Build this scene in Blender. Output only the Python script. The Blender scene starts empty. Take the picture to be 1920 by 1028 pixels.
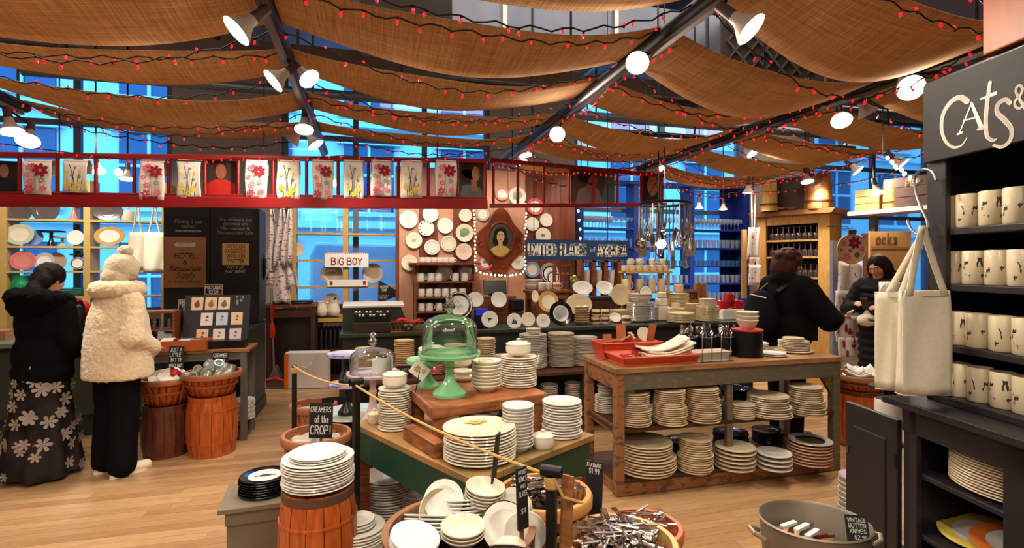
import bpy, bmesh, math, random
from math import sin, cos, pi, radians as R, sqrt, atan2
from mathutils import Vector as V, Matrix, Euler
random.seed(7)
SC = bpy.context.scene
COL = SC.collection
# ------------------------------------------------------------------ camera, world, lights, exposure
TH = R(15); CH = 1.6; FP = 1000.0; HZ = 498.0
cam = bpy.data.cameras.new('camera'); camo = bpy.data.objects.new('camera', cam); COL.objects.link(camo)
camo.location = (0, 0, CH); camo.rotation_euler = (R(90), 0, -TH)
cam.sensor_width = 36; cam.lens = 36 * FP / 1920; cam.shift_y = (HZ - 514) / 1920; cam.clip_start = .05
SC.camera = camo
SC.view_settings.view_transform = 'Standard'; SC.view_settings.look = 'None'
SC.view_settings.gamma = 1; SC.view_settings.use_curve_mapping = False
SC.view_settings.exposure = -0.2
SC.cycles.use_denoising = True
SC.cycles.max_bounces = 7; SC.cycles.diffuse_bounces = 3; SC.cycles.glossy_bounces = 3
SC.cycles.transmission_bounces = 5; SC.cycles.transparent_max_bounces = 12
SC.cycles.sample_clamp_indirect = 4; SC.cycles.caustics_reflective = False; SC.cycles.caustics_refractive = False
W = bpy.data.worlds.new('dusk_sky'); SC.world = W; W.use_nodes = True
W.node_tree.nodes['Background'].inputs[0].default_value = (0.075, 0.42, 1.0, 1)
W.node_tree.nodes['Background'].inputs[1].default_value = 8.5
WARM = (1, .86, .69)
def area_light(name, loc, rot, sx, sy, e, col=WARM):
    l = bpy.data.lights.new(name, 'AREA'); l.shape = 'RECTANGLE'; l.size = sx; l.size_y = sy; l.energy = e; l.color = col
    o = bpy.data.objects.new(name, l); COL.objects.link(o); o.location = loc; o.rotation_euler = rot; return o
area_light('fill_light', (-.8, -1.6, 3.2), (R(48), 0, 0), 4, 1.6, 62)  # large soft fills added to brighten the shop, no real fittings
area_light('fill_light', (2.0, .8, 3.7), (0, 0, 0), 3, 2, 30)
area_light('fill_light', (-2.6, 3.6, 4.6), (0, 0, 0), 3, 3, 110)
area_light('fill_light', (2.2, 5.2, 4.6), (0, 0, 0), 4, 3, 140)
area_light('fill_light', (6.0, 6.4, 4.4), (0, 0, 0), 3, 3, 100)
LAMP_W = 64
# ------------------------------------------------------------------ coordinates: pixel + depth / plane -> world
CT, ST = cos(TH), sin(TH)
def P(px, py, Y):
    X = (px - 960) / FP * Y
    return V((X * CT + Y * ST, -X * ST + Y * CT, CH - (py - HZ) / FP * Y))
def PZ(px, py, z): return P(px, py, (CH - z) * FP / (py - HZ))
def DV(px, v): return v / (CT + ST * (960 - px) / FP)
def PV(px, py, v): return P(px, py, DV(px, v))
def depth(p): return p[0] * ST + p[1] * CT
def facecam(p): return atan2(-p[0], p[1])
def proj(p):
    Y = depth(p); X = p[0] * CT - p[1] * ST
    return (960 + FP * X / Y, HZ + FP * (CH - p[2]) / Y) if Y > .05 else (-9999, -9999)
def back(p, r):
    d = sqrt(p[0] ** 2 + p[1] ** 2); return V((p[0] * (1 + r / d), p[1] * (1 + r / d), p[2]))
# ------------------------------------------------------------------ materials
MATS = {}
def srgb(c): return tuple(((x / 255) / 12.92 if x <= 10 else ((x / 255 + .055) / 1.055) ** 2.4) for x in c)
def mat(name, col=(200, 200, 200), rough=.5, metal=0, var=0, vs=8, col2=None, bump=0, bs=40, stretch=None, coat=0,
        trans=0, emit=0, alpha=1, sheen=0, sharp=0, ior=1.45, nosample=False, wave=None):
    if name in MATS: return MATS[name]
    m = bpy.data.materials.new(name); m.use_nodes = True; nt = m.node_tree; b = nt.nodes['Principled BSDF']; L = nt.links.new
    c = srgb(col) + (1,); b.inputs['Base Color'].default_value = c
    b.inputs['Roughness'].default_value = rough; b.inputs['Metallic'].default_value = metal; b.inputs['IOR'].default_value = ior
    b.inputs['Coat Weight'].default_value = coat; b.inputs['Transmission Weight'].default_value = trans
    b.inputs['Alpha'].default_value = alpha
    if sheen: b.inputs['Sheen Weight'].default_value = sheen; b.inputs['Sheen Roughness'].default_value = .6
    if emit: b.inputs['Emission Color'].default_value = c; b.inputs['Emission Strength'].default_value = emit
    if nosample: m.cycles.emission_sampling = 'NONE'
    if var or col2 or bump:
        tc = nt.nodes.new('ShaderNodeTexCoord'); mp = nt.nodes.new('ShaderNodeMapping'); L(tc.outputs['Object'], mp.inputs[0])
        if stretch: mp.inputs['Scale'].default_value = stretch
    if var or col2:
        n = nt.nodes.new('ShaderNodeTexNoise'); n.inputs['Scale'].default_value = vs; n.inputs['Detail'].default_value = 5
        L(mp.outputs[0], n.inputs['Vector']); mx = nt.nodes.new('ShaderNodeMix'); mx.data_type = 'RGBA'
        c2 = srgb(col2) + (1,) if col2 else tuple(max(0, x * (1 - var)) for x in c[:3]) + (1,)
        mx.inputs['A'].default_value = c; mx.inputs['B'].default_value = c2
        rp = nt.nodes.new('ShaderNodeMapRange'); lo, hi = (.5 - .18, .5 + .18) if not sharp else (sharp - .03, sharp + .03)
        rp.inputs['From Min'].default_value = lo; rp.inputs['From Max'].default_value = hi
        L(n.outputs['Fac'], rp.inputs['Value']); L(rp.outputs[0], mx.inputs['Factor']); L(mx.outputs['Result'], b.inputs['Base Color'])
    if bump:
        n2 = nt.nodes.new('ShaderNodeTexNoise'); n2.inputs['Scale'].default_value = bs; n2.inputs['Detail'].default_value = 6
        L(mp.outputs[0], n2.inputs['Vector']); bp = nt.nodes.new('ShaderNodeBump'); bp.inputs['Strength'].default_value = bump
        bp.inputs['Distance'].default_value = .01; L(n2.outputs['Fac'], bp.inputs['Height']); L(bp.outputs[0], b.inputs['Normal'])
    MATS[name] = m; return m
def glassmat(name, col=(235, 245, 245), f=.08, rough=.03, milk=0):
    """thin glass: straight-through transparency with a fresnel sheen"""
    if name in MATS: return MATS[name]
    m = bpy.data.materials.new(name); m.use_nodes = True; nt = m.node_tree; nt.nodes.clear(); L = nt.links.new
    o = nt.nodes.new('ShaderNodeOutputMaterial'); t = nt.nodes.new('ShaderNodeBsdfTransparent'); g = nt.nodes.new('ShaderNodeBsdfGlossy')
    t.inputs[0].default_value = srgb(col) + (1,); g.inputs['Roughness'].default_value = rough; g.inputs[0].default_value = (1, 1, 1, 1)
    lw = nt.nodes.new('ShaderNodeLayerWeight'); lw.inputs[0].default_value = .35
    ma = nt.nodes.new('ShaderNodeMath'); ma.operation = 'MULTIPLY_ADD'; ma.inputs[1].default_value = .75; ma.inputs[2].default_value = f
    L(lw.outputs['Fresnel'], ma.inputs[0]); mx = nt.nodes.new('ShaderNodeMixShader'); L(ma.outputs[0], mx.inputs[0])
    if milk:  # diffuse white mixed in, standing in for bright glints on clear glass
        df = nt.nodes.new('ShaderNodeBsdfDiffuse'); df.inputs[0].default_value = srgb(col) + (1,); tl = nt.nodes.new('ShaderNodeBsdfTranslucent'); tl.inputs[0].default_value = srgb(col) + (1,)
        m0 = nt.nodes.new('ShaderNodeMixShader'); m0.inputs[0].default_value = .5; L(df.outputs[0], m0.inputs[1]); L(tl.outputs[0], m0.inputs[2])
        m2 = nt.nodes.new('ShaderNodeMixShader'); m2.inputs[0].default_value = milk; L(g.outputs[0], m2.inputs[1]); L(m0.outputs[0], m2.inputs[2]); g = m2
    L(t.outputs[0], mx.inputs[1]); L(g.outputs[0], mx.inputs[2]); L(mx.outputs[0], o.inputs[0]); MATS[name] = m; return m
def burlapmat():
    m = bpy.data.materials.new('burlap'); m.use_nodes = True; nt = m.node_tree; L = nt.links.new
    b = nt.nodes['Principled BSDF']; b.inputs['Roughness'].default_value = 1; b.inputs['Specular IOR Level'].default_value = .05
    tc = nt.nodes.new('ShaderNodeTexCoord'); cols = []
    for ax, sc in (((1.2, 90, 1), 3.0), ((70, 1.2, 1), 3.0)):
        mp = nt.nodes.new('ShaderNodeMapping'); mp.inputs['Scale'].default_value = ax; L(tc.outputs['Object'], mp.inputs[0])
        n = nt.nodes.new('ShaderNodeTexNoise'); n.inputs['Scale'].default_value = sc; n.inputs['Detail'].default_value = 3; L(mp.outputs[0], n.inputs['Vector']); cols.append(n)
    a = nt.nodes.new('ShaderNodeMath'); a.operation = 'ADD'; L(cols[0].outputs['Fac'], a.inputs[0]); L(cols[1].outputs['Fac'], a.inputs[1])
    r = nt.nodes.new('ShaderNodeValToRGB'); L(a.outputs[0], r.inputs[0])
    mr = nt.nodes.new('ShaderNodeMapRange'); mr.inputs['From Min'].default_value = .7; mr.inputs['From Max'].default_value = 1.3; L(a.outputs[0], mr.inputs['Value']); L(mr.outputs[0], r.inputs[0])
    r.color_ramp.elements[0].color = srgb((166, 124, 84)) + (1,); r.color_ramp.elements[1].color = srgb((232, 190, 142)) + (1,)
    L(r.outputs[0], b.inputs['Base Color'])
    tr = nt.nodes.new('ShaderNodeBsdfTranslucent'); L(r.outputs[0], tr.inputs[0]); mx = nt.nodes.new('ShaderNodeMixShader'); mx.inputs[0].default_value = .42
    L(b.outputs[0], mx.inputs[1]); L(tr.outputs[0], mx.inputs[2]); L(mx.outputs[0], nt.nodes['Material Output'].inputs[0]); MATS['burlap'] = m; return m
# ------------------------------------------------------------------ mesh builder
class MB:
    def __init__(s): s.v = []; s.f = []; s.mi = []; s.sm = []; s.cur = 0
    def add(s, vs, fs, smooth=False):
        o = len(s.v); s.v += [tuple(x) for x in vs]
        for f in fs: s.f.append(tuple(i + o for i in f)); s.mi.append(s.cur); s.sm.append(smooth)
        return s
    def box(s, c, d, M=None):
        x, y, z = d[0] / 2, d[1] / 2, d[2] / 2
        vs = [V((a * x, b * y, e * z)) for a, b, e in ((-1, -1, -1), (1, -1, -1), (1, 1, -1), (-1, 1, -1), (-1, -1, 1), (1, -1, 1), (1, 1, 1), (-1, 1, 1))]
        if M is not None: vs = [M @ q for q in vs]
        c = V(c); return s.add([q + c for q in vs], [(3, 2, 1, 0), (4, 5, 6, 7), (0, 1, 5, 4), (1, 2, 6, 5), (2, 3, 7, 6), (3, 0, 4, 7)])
    def bar(s, p0, p1, w, h, up=(0, 0, 1)):
        p0, p1 = V(p0), V(p1); d = (p1 - p0); L = d.length; d.normalize(); a = V(up).cross(d)
        if a.length < 1e-4: a = V((1, 0, 0)).cross(d)
        a.normalize(); b = d.cross(a); M = Matrix((d, a, b)).transposed()
        return s.box((p0 + p1) / 2, (L, w, h), M)
    def lathe(s, prof, n=24, c=(0, 0, 0), sx=1, sy=1, M=None, smooth=True, a0=0):
        vs = []; fs = []; idx = []
        for r, z in prof:
            if r < 1e-6: idx.append([len(vs)] * n); vs.append(V((0, 0, z)))
            else:
                idx.append(list(range(len(vs), len(vs) + n)))
                vs += [V((r * cos(a0 + 2 * pi * i / n) * sx, r * sin(a0 + 2 * pi * i / n) * sy, z)) for i in range(n)]
        for k in range(len(prof) - 1):
            A, B = idx[k], idx[k + 1]
            for i in range(n):
                j = (i + 1) % n; q = []
                for t in (A[i], A[j], B[j], B[i]):
                    if t not in q: q.append(t)
                if len(q) > 2: fs.append(tuple(q))
        if M is not None: vs = [M @ q for q in vs]
        c = V(c); return s.add([q + c for q in vs], fs, smooth)
    def cyl(s, p0, p1, r0, r1=None, n=12, smooth=True):
        r1 = r0 if r1 is None else r1; p0, p1 = V(p0), V(p1); d = p1 - p0; q = d.to_track_quat('Z', 'Y').to_matrix(); L = d.length
        return s.lathe([(0, 0), (r0, 0), (r1, L), (0, L)], n, p0, M=q, smooth=smooth)
    def tube(s, pts, r, n=6, caps=True):
        pts = [V(p) for p in pts]; vs = []; fs = []; m = len(pts); up = V((0, 0, 1)); pa = None
        for i, p in enumerate(pts):
            d = (pts[min(i + 1, m - 1)] - pts[max(i - 1, 0)])
            if d.length < 1e-9: d = V((0, 0, 1))
            d.normalize()
            if pa is None:
                a = up.cross(d)
                if a.length < .05: a = V((1, 0, 0)).cross(d)
            else: a = pa - d * pa.dot(d)
            a.normalize(); pa = a; b = d.cross(a); rr = r[i] if isinstance(r, (list, tuple)) else r
            vs += [p + a * rr * cos(2 * pi * k / n) + b * rr * sin(2 * pi * k / n) for k in range(n)]
        for i in range(m - 1):
            for k in range(n): j = (k + 1) % n; fs.append((i * n + k, i * n + j, i * n + n + j, i * n + n + k))
        if caps: fs.append(tuple(range(n - 1, -1, -1))); fs.append(tuple((m - 1) * n + k for k in range(n)))
        return s.add(vs, fs, True)
    def prism(s, poly, y0, y1):
        """poly in x,z; extruded from y0 (front) to y1"""
        n = len(poly); vs = [(x, y0, z) for x, z in poly] + [(x, y1, z) for x, z in poly]
        return s.add(vs, [tuple(range(n)), tuple(range(2 * n - 1, n - 1, -1))] + [(i + n, (i + 1) % n + n, (i + 1) % n, i) for i in range(n)])
    def slab(s, poly, z0, z1):
        n = len(poly); vs = [(x, y, z0) for x, y in poly] + [(x, y, z1) for x, y in poly]
        return s.add(vs, [tuple(range(n - 1, -1, -1)), tuple(range(n, 2 * n))] + [(i, (i + 1) % n, (i + 1) % n + n, i + n) for i in range(n)])
    def sphere(s, c, r, n=10, m=6, sc=(1, 1, 1)):
        M = Matrix.Diagonal(V(sc)); return s.lathe([(r * sin(pi * i / m), -r * cos(pi * i / m)) for i in range(m + 1)], n, c, M=M)
    def grid(s, fn, nu, nv, smooth=True):
        vs = [fn(i / nu, j / nv) for j in range(nv + 1) for i in range(nu + 1)]; w = nu + 1
        return s.add(vs, [(j * w + i, j * w + i + 1, j * w + w + i + 1, j * w + w + i) for j in range(nv) for i in range(nu)], smooth)
    def flat(s, poly, y=0):
        return s.add([(x, y, z) for x, z in poly], [tuple(range(len(poly)))])
    def disc(s, cx, cz, rx, rz, y=0, n=20): return s.flat([(cx + rx * cos(2 * pi * i / n), cz + rz * sin(2 * pi * i / n)) for i in range(n)], y)
    def mesh(s, name, mats, ang=38):
        me = bpy.data.meshes.new(name); me.from_pydata(s.v, [], s.f)
        for m in (mats if isinstance(mats, (list, tuple)) else [mats]): me.materials.append(m)
        me.polygons.foreach_set('material_index', s.mi); me.polygons.foreach_set('use_smooth', s.sm)
        if any(s.sm): me.set_sharp_from_angle(angle=R(ang))
        me.update(); return me
def tag(o, label=None, cat=None, group=None, kind=None):
    if label: o['label'] = label
    if cat: o['category'] = cat
    if group: o['group'] = group
    if kind: o['kind'] = kind
    return o
def E(name, label, cat, loc, rz=0, group=None, rot=None):
    o = bpy.data.objects.new(name, None); COL.objects.link(o); o.location = loc; o.rotation_euler = rot if rot else (0, 0, rz); o.empty_display_size = .05
    return tag(o, label, cat, group)
def OB(name, me, parent=None, loc=(0, 0, 0), rot=(0, 0, 0), scale=None, **kw):
    o = bpy.data.objects.new(name, me); COL.objects.link(o); o.location = loc; o.rotation_euler = rot
    if scale: o.scale = scale
    if parent: o.parent = parent
    return tag(o, **kw)
def BLD(mb, name, mats, parent=None, loc=(0, 0, 0), rot=(0, 0, 0), ang=38, bev=0, **kw):
    o = OB(name, mb.mesh(name, mats, ang), parent, loc, rot, **kw)
    if bev:
        b = o.modifiers.new('bevel', 'BEVEL'); b.width = bev; b.segments = 2; b.limit_method = 'ANGLE'
    return o
def dup(root, loc, rz=None, label=None, rot=None, group=None):
    r = root.copy(); COL.objects.link(r); r.location = loc
    if rz is not None: r.rotation_euler = (0, 0, rz)
    if rot: r.rotation_euler = rot
    if label: r['label'] = label
    if group: r['group'] = group
    for c in list(root.children):
        k = c.copy(); COL.objects.link(k); k.parent = r
        for g in c.children: q = g.copy(); COL.objects.link(q); q.parent = k
    return r
ORD = 'zeroth first second third fourth fifth sixth seventh eighth ninth tenth eleventh twelfth thirteenth fourteenth fifteenth sixteenth seventeenth eighteenth nineteenth twentieth twenty-first twenty-second twenty-third twenty-fourth twenty-fifth twenty-sixth twenty-seventh twenty-eighth twenty-ninth thirtieth'.split()
ORD += ['thirty-' + w for w in ORD[1:10]] + ['fortieth'] + ['forty-' + w for w in ORD[1:10]]
# ------------------------------------------------------------------ hand lettering: stroke alphabet, cell .62 x 1
SF = {'A': '0,0 .3,1 .6,0|.12,.36 .48,.36', 'B': '0,0 0,1 .4,1 .52,.86 .5,.66 .36,.54 0,.54|.36,.54 .56,.42 .56,.16 .42,0 0,0', 'C': '.56,.84 .42,1 .2,1 .04,.8 0,.5 .04,.2 .2,0 .42,0 .56,.16',
 'D': '0,0 0,1 .32,1 .52,.8 .58,.5 .52,.2 .32,0 0,0', 'E': '.54,0 0,0 0,1 .54,1|0,.52 .44,.52', 'F': '0,0 0,1 .54,1|0,.52 .42,.52', 'G': '.56,.84 .4,1 .2,1 .04,.8 0,.5 .04,.2 .2,0 .42,0 .56,.14 .56,.44 .34,.44',
 'H': '0,0 0,1|.56,0 .56,1|0,.52 .56,.52', 'I': '.14,0 .14,1', 'J': '.46,1 .46,.2 .34,0 .14,0 .02,.16', 'K': '0,0 0,1|.54,1 0,.45|.18,.6 .56,0', 'L': '0,1 0,0 .5,0', 'M': '0,0 .04,1 .32,.4 .6,1 .64,0',
 'N': '0,0 0,1 .54,0 .54,1', 'O': '.3,1 .1,.88 0,.5 .1,.12 .3,0 .5,.12 .6,.5 .5,.88 .3,1', 'P': '0,0 0,1 .38,1 .54,.86 .54,.64 .38,.48 0,.48', 'Q': '.3,1 .1,.88 0,.5 .1,.12 .3,0 .5,.12 .6,.5 .5,.88 .3,1|.36,.26 .6,-.05',
 'R': '0,0 0,1 .38,1 .54,.86 .54,.66 .38,.52 0,.52|.28,.52 .58,0', 'S': '.54,.86 .38,1 .16,1 .03,.84 .06,.64 .28,.52 .5,.4 .56,.18 .4,0 .16,0 .02,.14', 'T': '0,1 .6,1|.3,1 .3,0', 'U': '0,1 0,.24 .14,0 .42,0 .56,.24 .56,1',
 'V': '0,1 .3,0 .6,1', 'W': '0,1 .14,0 .34,.7 .54,0 .68,1', 'X': '0,1 .56,0|.56,1 0,0', 'Y': '0,1 .3,.5 .6,1|.3,.5 .3,0', 'Z': '0,1 .54,1 0,0 .56,0',
 '0': '.3,1 .08,.84 .02,.5 .08,.16 .3,0 .5,.16 .56,.5 .5,.84 .3,1', '1': '.08,.8 .28,1 .28,0', '2': '.02,.8 .16,1 .42,1 .54,.8 .48,.56 0,0 .56,0', '4': '.44,0 .44,1 0,.32 .58,.32', '5': '.5,1 .06,1 .03,.56 .34,.6 .54,.4 .5,.12 .3,0 .02,.08',
 '6': '.48,.94 .24,.9 .05,.56 .05,.2 .24,0 .46,.08 .52,.36 .34,.54 .08,.42', '8': '.28,.54 .06,.7 .1,.94 .28,1 .46,.94 .5,.7 .28,.54 .02,.32 .06,.06 .28,0 .5,.06 .54,.32 .28,.54', '9': '.5,.62 .3,.46 .08,.6 .08,.86 .28,1 .48,.9 .5,.62 .46,.2 .3,0',
 '$': '.54,.8 .38,.92 .16,.92 .04,.78 .1,.58 .46,.4 .54,.22 .4,.08 .16,.08 .02,.2|.28,1.08 .28,-.08', '.': '.12,.02 .16,.06', '!': '.14,1 .14,.3|.14,.06 .14,.02', "'": '.14,1 .1,.78', '&': '.6,0 .1,.66 .1,.88 .26,1 .4,.88 .34,.66 .04,.34 .04,.1 .2,0 .4,.06 .6,.36',
 '-': '.1,.45 .46,.45', 'i': '.14,0 .14,.62|.14,.86 .14,.9', 'o': '.26,.6 .06,.5 0,.3 .06,.08 .26,0 .46,.08 .52,.3 .46,.5 .26,.6', 'f': '.44,.98 .3,1 .2,.86 .2,0|.04,.56 .4,.56', 't': '.22,.95 .22,.12 .34,0 .46,.06|.04,.62 .42,.62', 'h': '.02,1 .02,0|.02,.42 .2,.6 .4,.52 .44,0',
 'e': '.04,.32 .46,.36 .4,.56 .22,.62 .04,.48 .02,.2 .16,0 .44,.08', 'r': '.04,.6 .04,0|.04,.4 .2,.6 .4,.58', 'k': '.02,1 .02,0|.4,.62 .02,.26 .44,0', 's': '.42,.52 .22,.62 .06,.5 .16,.34 .36,.26 .4,.1 .22,0 .02,.08', 'c': '.42,.5 .22,.62 .04,.46 .02,.2 .18,0 .42,.1',
 'a': '.42,.6 .42,0|.42,.44 .22,.62 .04,.46 .02,.18 .18,0 .42,.16', 'd': '.44,1 .44,0|.44,.44 .22,.62 .04,.46 .02,.18 .2,0 .44,.16'}
def stroke(mb, pts, w, y=0):
    for k, (x, z) in enumerate(pts):
        ww = w[k] if isinstance(w, (list, tuple)) else w
        mb.disc(x, z, ww / 2, ww / 2, y, 7)
        if k:
            x0, z0 = pts[k - 1]; d = V((x - x0, z - z0)); L = d.length
            if L < 1e-7: continue
            w0 = w[k - 1] if isinstance(w, (list, tuple)) else w; nx, nz = -d.y / L, d.x / L
            mb.flat([(x0 + nx * w0 / 2, z0 + nz * w0 / 2), (x0 - nx * w0 / 2, z0 - nz * w0 / 2), (x - nx * ww / 2, z - nz * ww / 2), (x + nx * ww / 2, z + nz * ww / 2)], y)
def adv(ch): return .36 if ch in " .!'i" else (.42 if ch == 'I' else (.9 if ch in 'MW' else .78))
def lettering(mb, text, cx, cz, h, wmax, wt=.14, y=-.002, slope=0):
    tw = sum(adv(c) for c in text) - .18; sx = min(h, wmax / tw) if wmax else h; x = cx - tw * sx / 2
    for ch in text:
        if ch in SF:
            for pl in SF[ch].split('|'):
                pts = [tuple(map(float, q.split(','))) for q in pl.split()]
                stroke(mb, [(x + a * sx + slope * b * h, cz + (b - .5) * h) for a, b in pts], wt * h, y)
        x += adv(ch) * sx
    return mb
def bfont(text, size, matl, parent, loc, rot=(R(90), 0, 0), shear=0, name='lettering', wmax=None, label=None):
    cu = bpy.data.curves.new('lettering', 'FONT'); cu.body = text; cu.size = size; cu.align_x = 'CENTER'; cu.align_y = 'CENTER'; cu.shear = shear; cu.space_line = .85
    t = bpy.data.objects.new('tmp_lettering', cu); COL.objects.link(t); bpy.context.view_layer.update()
    me = bpy.data.meshes.new_from_object(t.evaluated_get(bpy.context.evaluated_depsgraph_get())); bpy.data.objects.remove(t)
    me.materials.clear(); me.materials.append(matl); o = OB(name, me, parent, loc, rot)
    if wmax:
        xs = [q.co.x for q in me.vertices]; w = max(xs) - min(xs)
        if w > wmax: o.scale = (wmax / w, 1, 1)
    return o
# ------------------------------------------------------------------ palette
cream = mat('cream_china', (236, 226, 204), .09, coat=.3)
white = mat('white_china', (238, 234, 224), .08, coat=.3)
grayw = mat('grey_china', (208, 200, 188), .1, coat=.3)
tan = mat('tan_china', (222, 200, 160), .22, coat=.2)
black = mat('black_paint', (22, 20, 22), .5)
jet = mat('jet_black', (8, 8, 9), .35)
chalk = mat('chalkboard', (26, 26, 28), .75, var=.3, vs=30)
chalkw = mat('chalk_lettering', (226, 226, 222), .9)
dgreen = mat('dark_green_paint', (46, 54, 42), .5, var=.25, vs=6)
redp = mat('red_paint', (150, 18, 22), .38, var=.2, vs=5)
bluep = mat('blue_paint', (22, 48, 130), .5, var=.15)
wood = mat('oak_wood', (176, 118, 66), .5, col2=(132, 80, 40), vs=4, stretch=(2, 14, 14), bump=.15)
dwood = mat('dark_wood', (86, 48, 30), .5, col2=(54, 30, 20), vs=5, stretch=(2, 14, 14), bump=.15)
rwood = mat('red_brown_wood', (150, 82, 44), .55, col2=(92, 44, 22), vs=4, stretch=(2, 16, 16), bump=.3)
steel = mat('polished_steel', (215, 212, 208), .13, metal=1)
brushed = mat('brushed_steel', (170, 165, 160), .3, metal=1)
iron = mat('dark_iron', (38, 36, 38), .45, metal=.6)
kraft = mat('kraft_brown', (182, 130, 88), .8, var=.12, vs=20)
canvas = mat('natural_canvas', (232, 222, 198), .95, var=.08, vs=60, bump=.2, bs=300)
paper = mat('white_paper', (238, 234, 226), .8)
yellow = mat('yellow_paint', (206, 164, 84), .5, var=.12)
glass = glassmat('clear_glass')
pane_g = glassmat('window_glass', (250, 252, 255), .03)
# ------------------------------------------------------------------ room shell
VB = 8.3; ZC = 5.0; U0, U1, V0 = -5.6, 13.0, -2.6
wallm = mat('plaster_wall', (164, 152, 146), .9, var=.15, vs=2, bump=.1)
ceilm = mat('ceiling_paint', (150, 150, 158), .9, var=.2, vs=1.5)
BLD(MB().box(((U0 + U1) / 2, (V0 + VB) / 2, -.062), (U1 - U0, VB - V0, .1)), 'floor', mat('floor_joint', (92, 60, 34), .8), kind='structure')
floor = bpy.data.objects['floor']
BLD(MB().box(((U0 + U1) / 2, (V0 + VB) / 2, ZC + .05), (U1 - U0, VB - V0, .1)), 'ceiling', ceilm, kind='structure')
BLD(MB().box((U0 - .1, (V0 + VB) / 2, ZC / 2), (.2, VB - V0, ZC)), 'wall_left', wallm, kind='structure')
BLD(MB().box((U1 + .1, (V0 + VB) / 2, ZC / 2), (.2, VB - V0, ZC)), 'wall_right', wallm, kind='structure')
BLD(MB().box(((U0 + U1) / 2, V0 - .1, ZC / 2), (U1 - U0, .2, ZC)), 'wall_front', wallm, kind='structure')
# floor planks: the nearest in view are parts, the rest one joined part
pm = [mat('plank_%s' % n, c, .34, col2=c2, vs=3, stretch=(1.2, 22, 10), bump=.05, bs=20, coat=.12) for n, c, c2 in (('honey', (194, 156, 112), (162, 126, 88)), ('pale', (204, 166, 122), (176, 140, 100)), ('amber', (182, 142, 100), (154, 116, 80)))]
cand = []; pmesh = {}
PWD = .082
v = .9; row = 0
while v < VB - .05:
    u = -5.4 - random.random() * 1.2
    while u < 8.5:
        L = random.choice((.9, 1.2, 1.5, 1.8)); k = random.randrange(3)
        if u > U0:
            inv = any(-60 < q[0] < 1980 and 600 < q[1] < 1075 for q in (proj((u + L * t, v, 0)) for t in (0, .5, 1)))
            cand.append((depth((u + L / 2, v, 0)) if inv else 99, u, v, L, k))
        u += L
    v += PWD; row += 1
cand.sort()
rest = MB()
for i, (d, u, v, L, k) in enumerate(cand):
    if i < 300 and d < 90:
        key = (L, k)
        if key not in pmesh: pmesh[key] = MB().box((L / 2 - .001, 0, -.006), (L - .002, PWD - .0022, .012)).mesh('plank', pm[k])
        OB('plank', pmesh[key], floor, (u, v, 0))
    else:
        rest.cur = k; rest.box((u + L / 2, v, -.006), (L - .002, PWD - .0022, .012))
BLD(rest, 'plank_field', pm, floor, kind='stuff')
# back wall with four tall window openings
WIN = [(-4.9, -2.62), (-1.22, 1.86), (3.3, 6.62), (8.15, 11.2)]; ZS, ZT = .95, 4.5
b = MB(); edges = [U0] + [q for w in WIN for q in w] + [U1]
for i in range(0, len(edges), 2): b.box(((edges[i] + edges[i + 1]) / 2, VB + .15, ZC / 2 - .1), (edges[i + 1] - edges[i], .3, ZC + .2))
for a, c in WIN:
    b.box(((a + c) / 2, VB + .15, ZS / 2 - .1), (c - a, .3, ZS + .2)); b.box(((a + c) / 2, VB + .15, (ZT + ZC) / 2), (c - a, .3, ZC - ZT))
BLD(b, 'wall_back', wallm, kind='structure')
wfm = mat('window_frame_paint', (96, 104, 122), .5, var=.1)
for i, (a, c) in enumerate(WIN):
    o = E('window_%d' % (i + 1), 'tall shop window with blue daylight, %s along the back wall' % ('first', 'second', 'third', 'fourth')[i], 'window', (0, VB + .1, 0)); o['kind'] = 'structure'
    fr = MB(); n = 2 if i != 1 else 3
    for k in range(n + 1):
        x = a + (c - a) * k / n; x = min(max(x, a + .04), c - .04); fr.box((x, 0, (ZS + ZT) / 2), (.08, .08, ZT - ZS))
    zs = [ZS, 2.55, 3.5, ZT]
    for z in zs: fr.box(((a + c) / 2, 0, min(max(z, ZS + .035), ZT - .035)), (c - a, .07, .07))
    BLD(fr, 'window_frame', wfm, o)
    for k in range(n):
        for z0, z1 in zip(zs, zs[1:]):
            x0, x1 = a + (c - a) * k / n, a + (c - a) * (k + 1) / n
            BLD(MB().box(((x0 + x1) / 2, .02, (z0 + z1) / 2), (x1 - x0 - .07, .006, z1 - z0 - .06)), 'pane', pane_g, o)
    pl = bpy.data.lights.new('window_portal', 'AREA'); pl.shape = 'RECTANGLE'; pl.size = c - a; pl.size_y = ZT - ZS; pl.cycles.is_portal = True
    po = bpy.data.objects.new('window_portal', pl); COL.objects.link(po); po.location = ((a + c) / 2, VB + .4, (ZS + ZT) / 2); po.rotation_euler = (R(-90), 0, 0)
# building across the street
fac = E('facade_building', 'pale masonry building across the street seen through the windows', 'building', (3, VB + 9, 0))
fw = mat('pale_masonry', (214, 214, 210), .9, var=.12, vs=.5); fg = mat('facade_glass', (52, 66, 92), .2)
BLD(MB().box((0, 1, 6), (46, 2, 14)), 'wall', fw, fac)
fwin = MB().box((0, 0, 0), (1.5, .1, 2.1)).mesh('window', fg); ffr = MB(); ffr.box((0, -.1, 1.12), (1.9, .24, .16)); ffr.box((0, -.1, -1.12), (1.9, .24, .14)); ffr.box((0, -.06, 0), (.08, .1, 2.1)); ffr.box((0, -.06, .1), (1.5, .1, .08)); ffr = ffr.mesh('window_surround', fw)
for i in range(15):
    for j in range(4):
        o = OB('window', fwin, fac, (-21 + i * 3, -.02, 1.2 + j * 3.1)); OB('window_surround', ffr, o)
cor = MB()
for j in range(4): cor.box((0, -.15, 2.85 + j * 3.1), (46, .3, .22))
BLD(cor, 'cornice', fw, fac)
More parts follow.
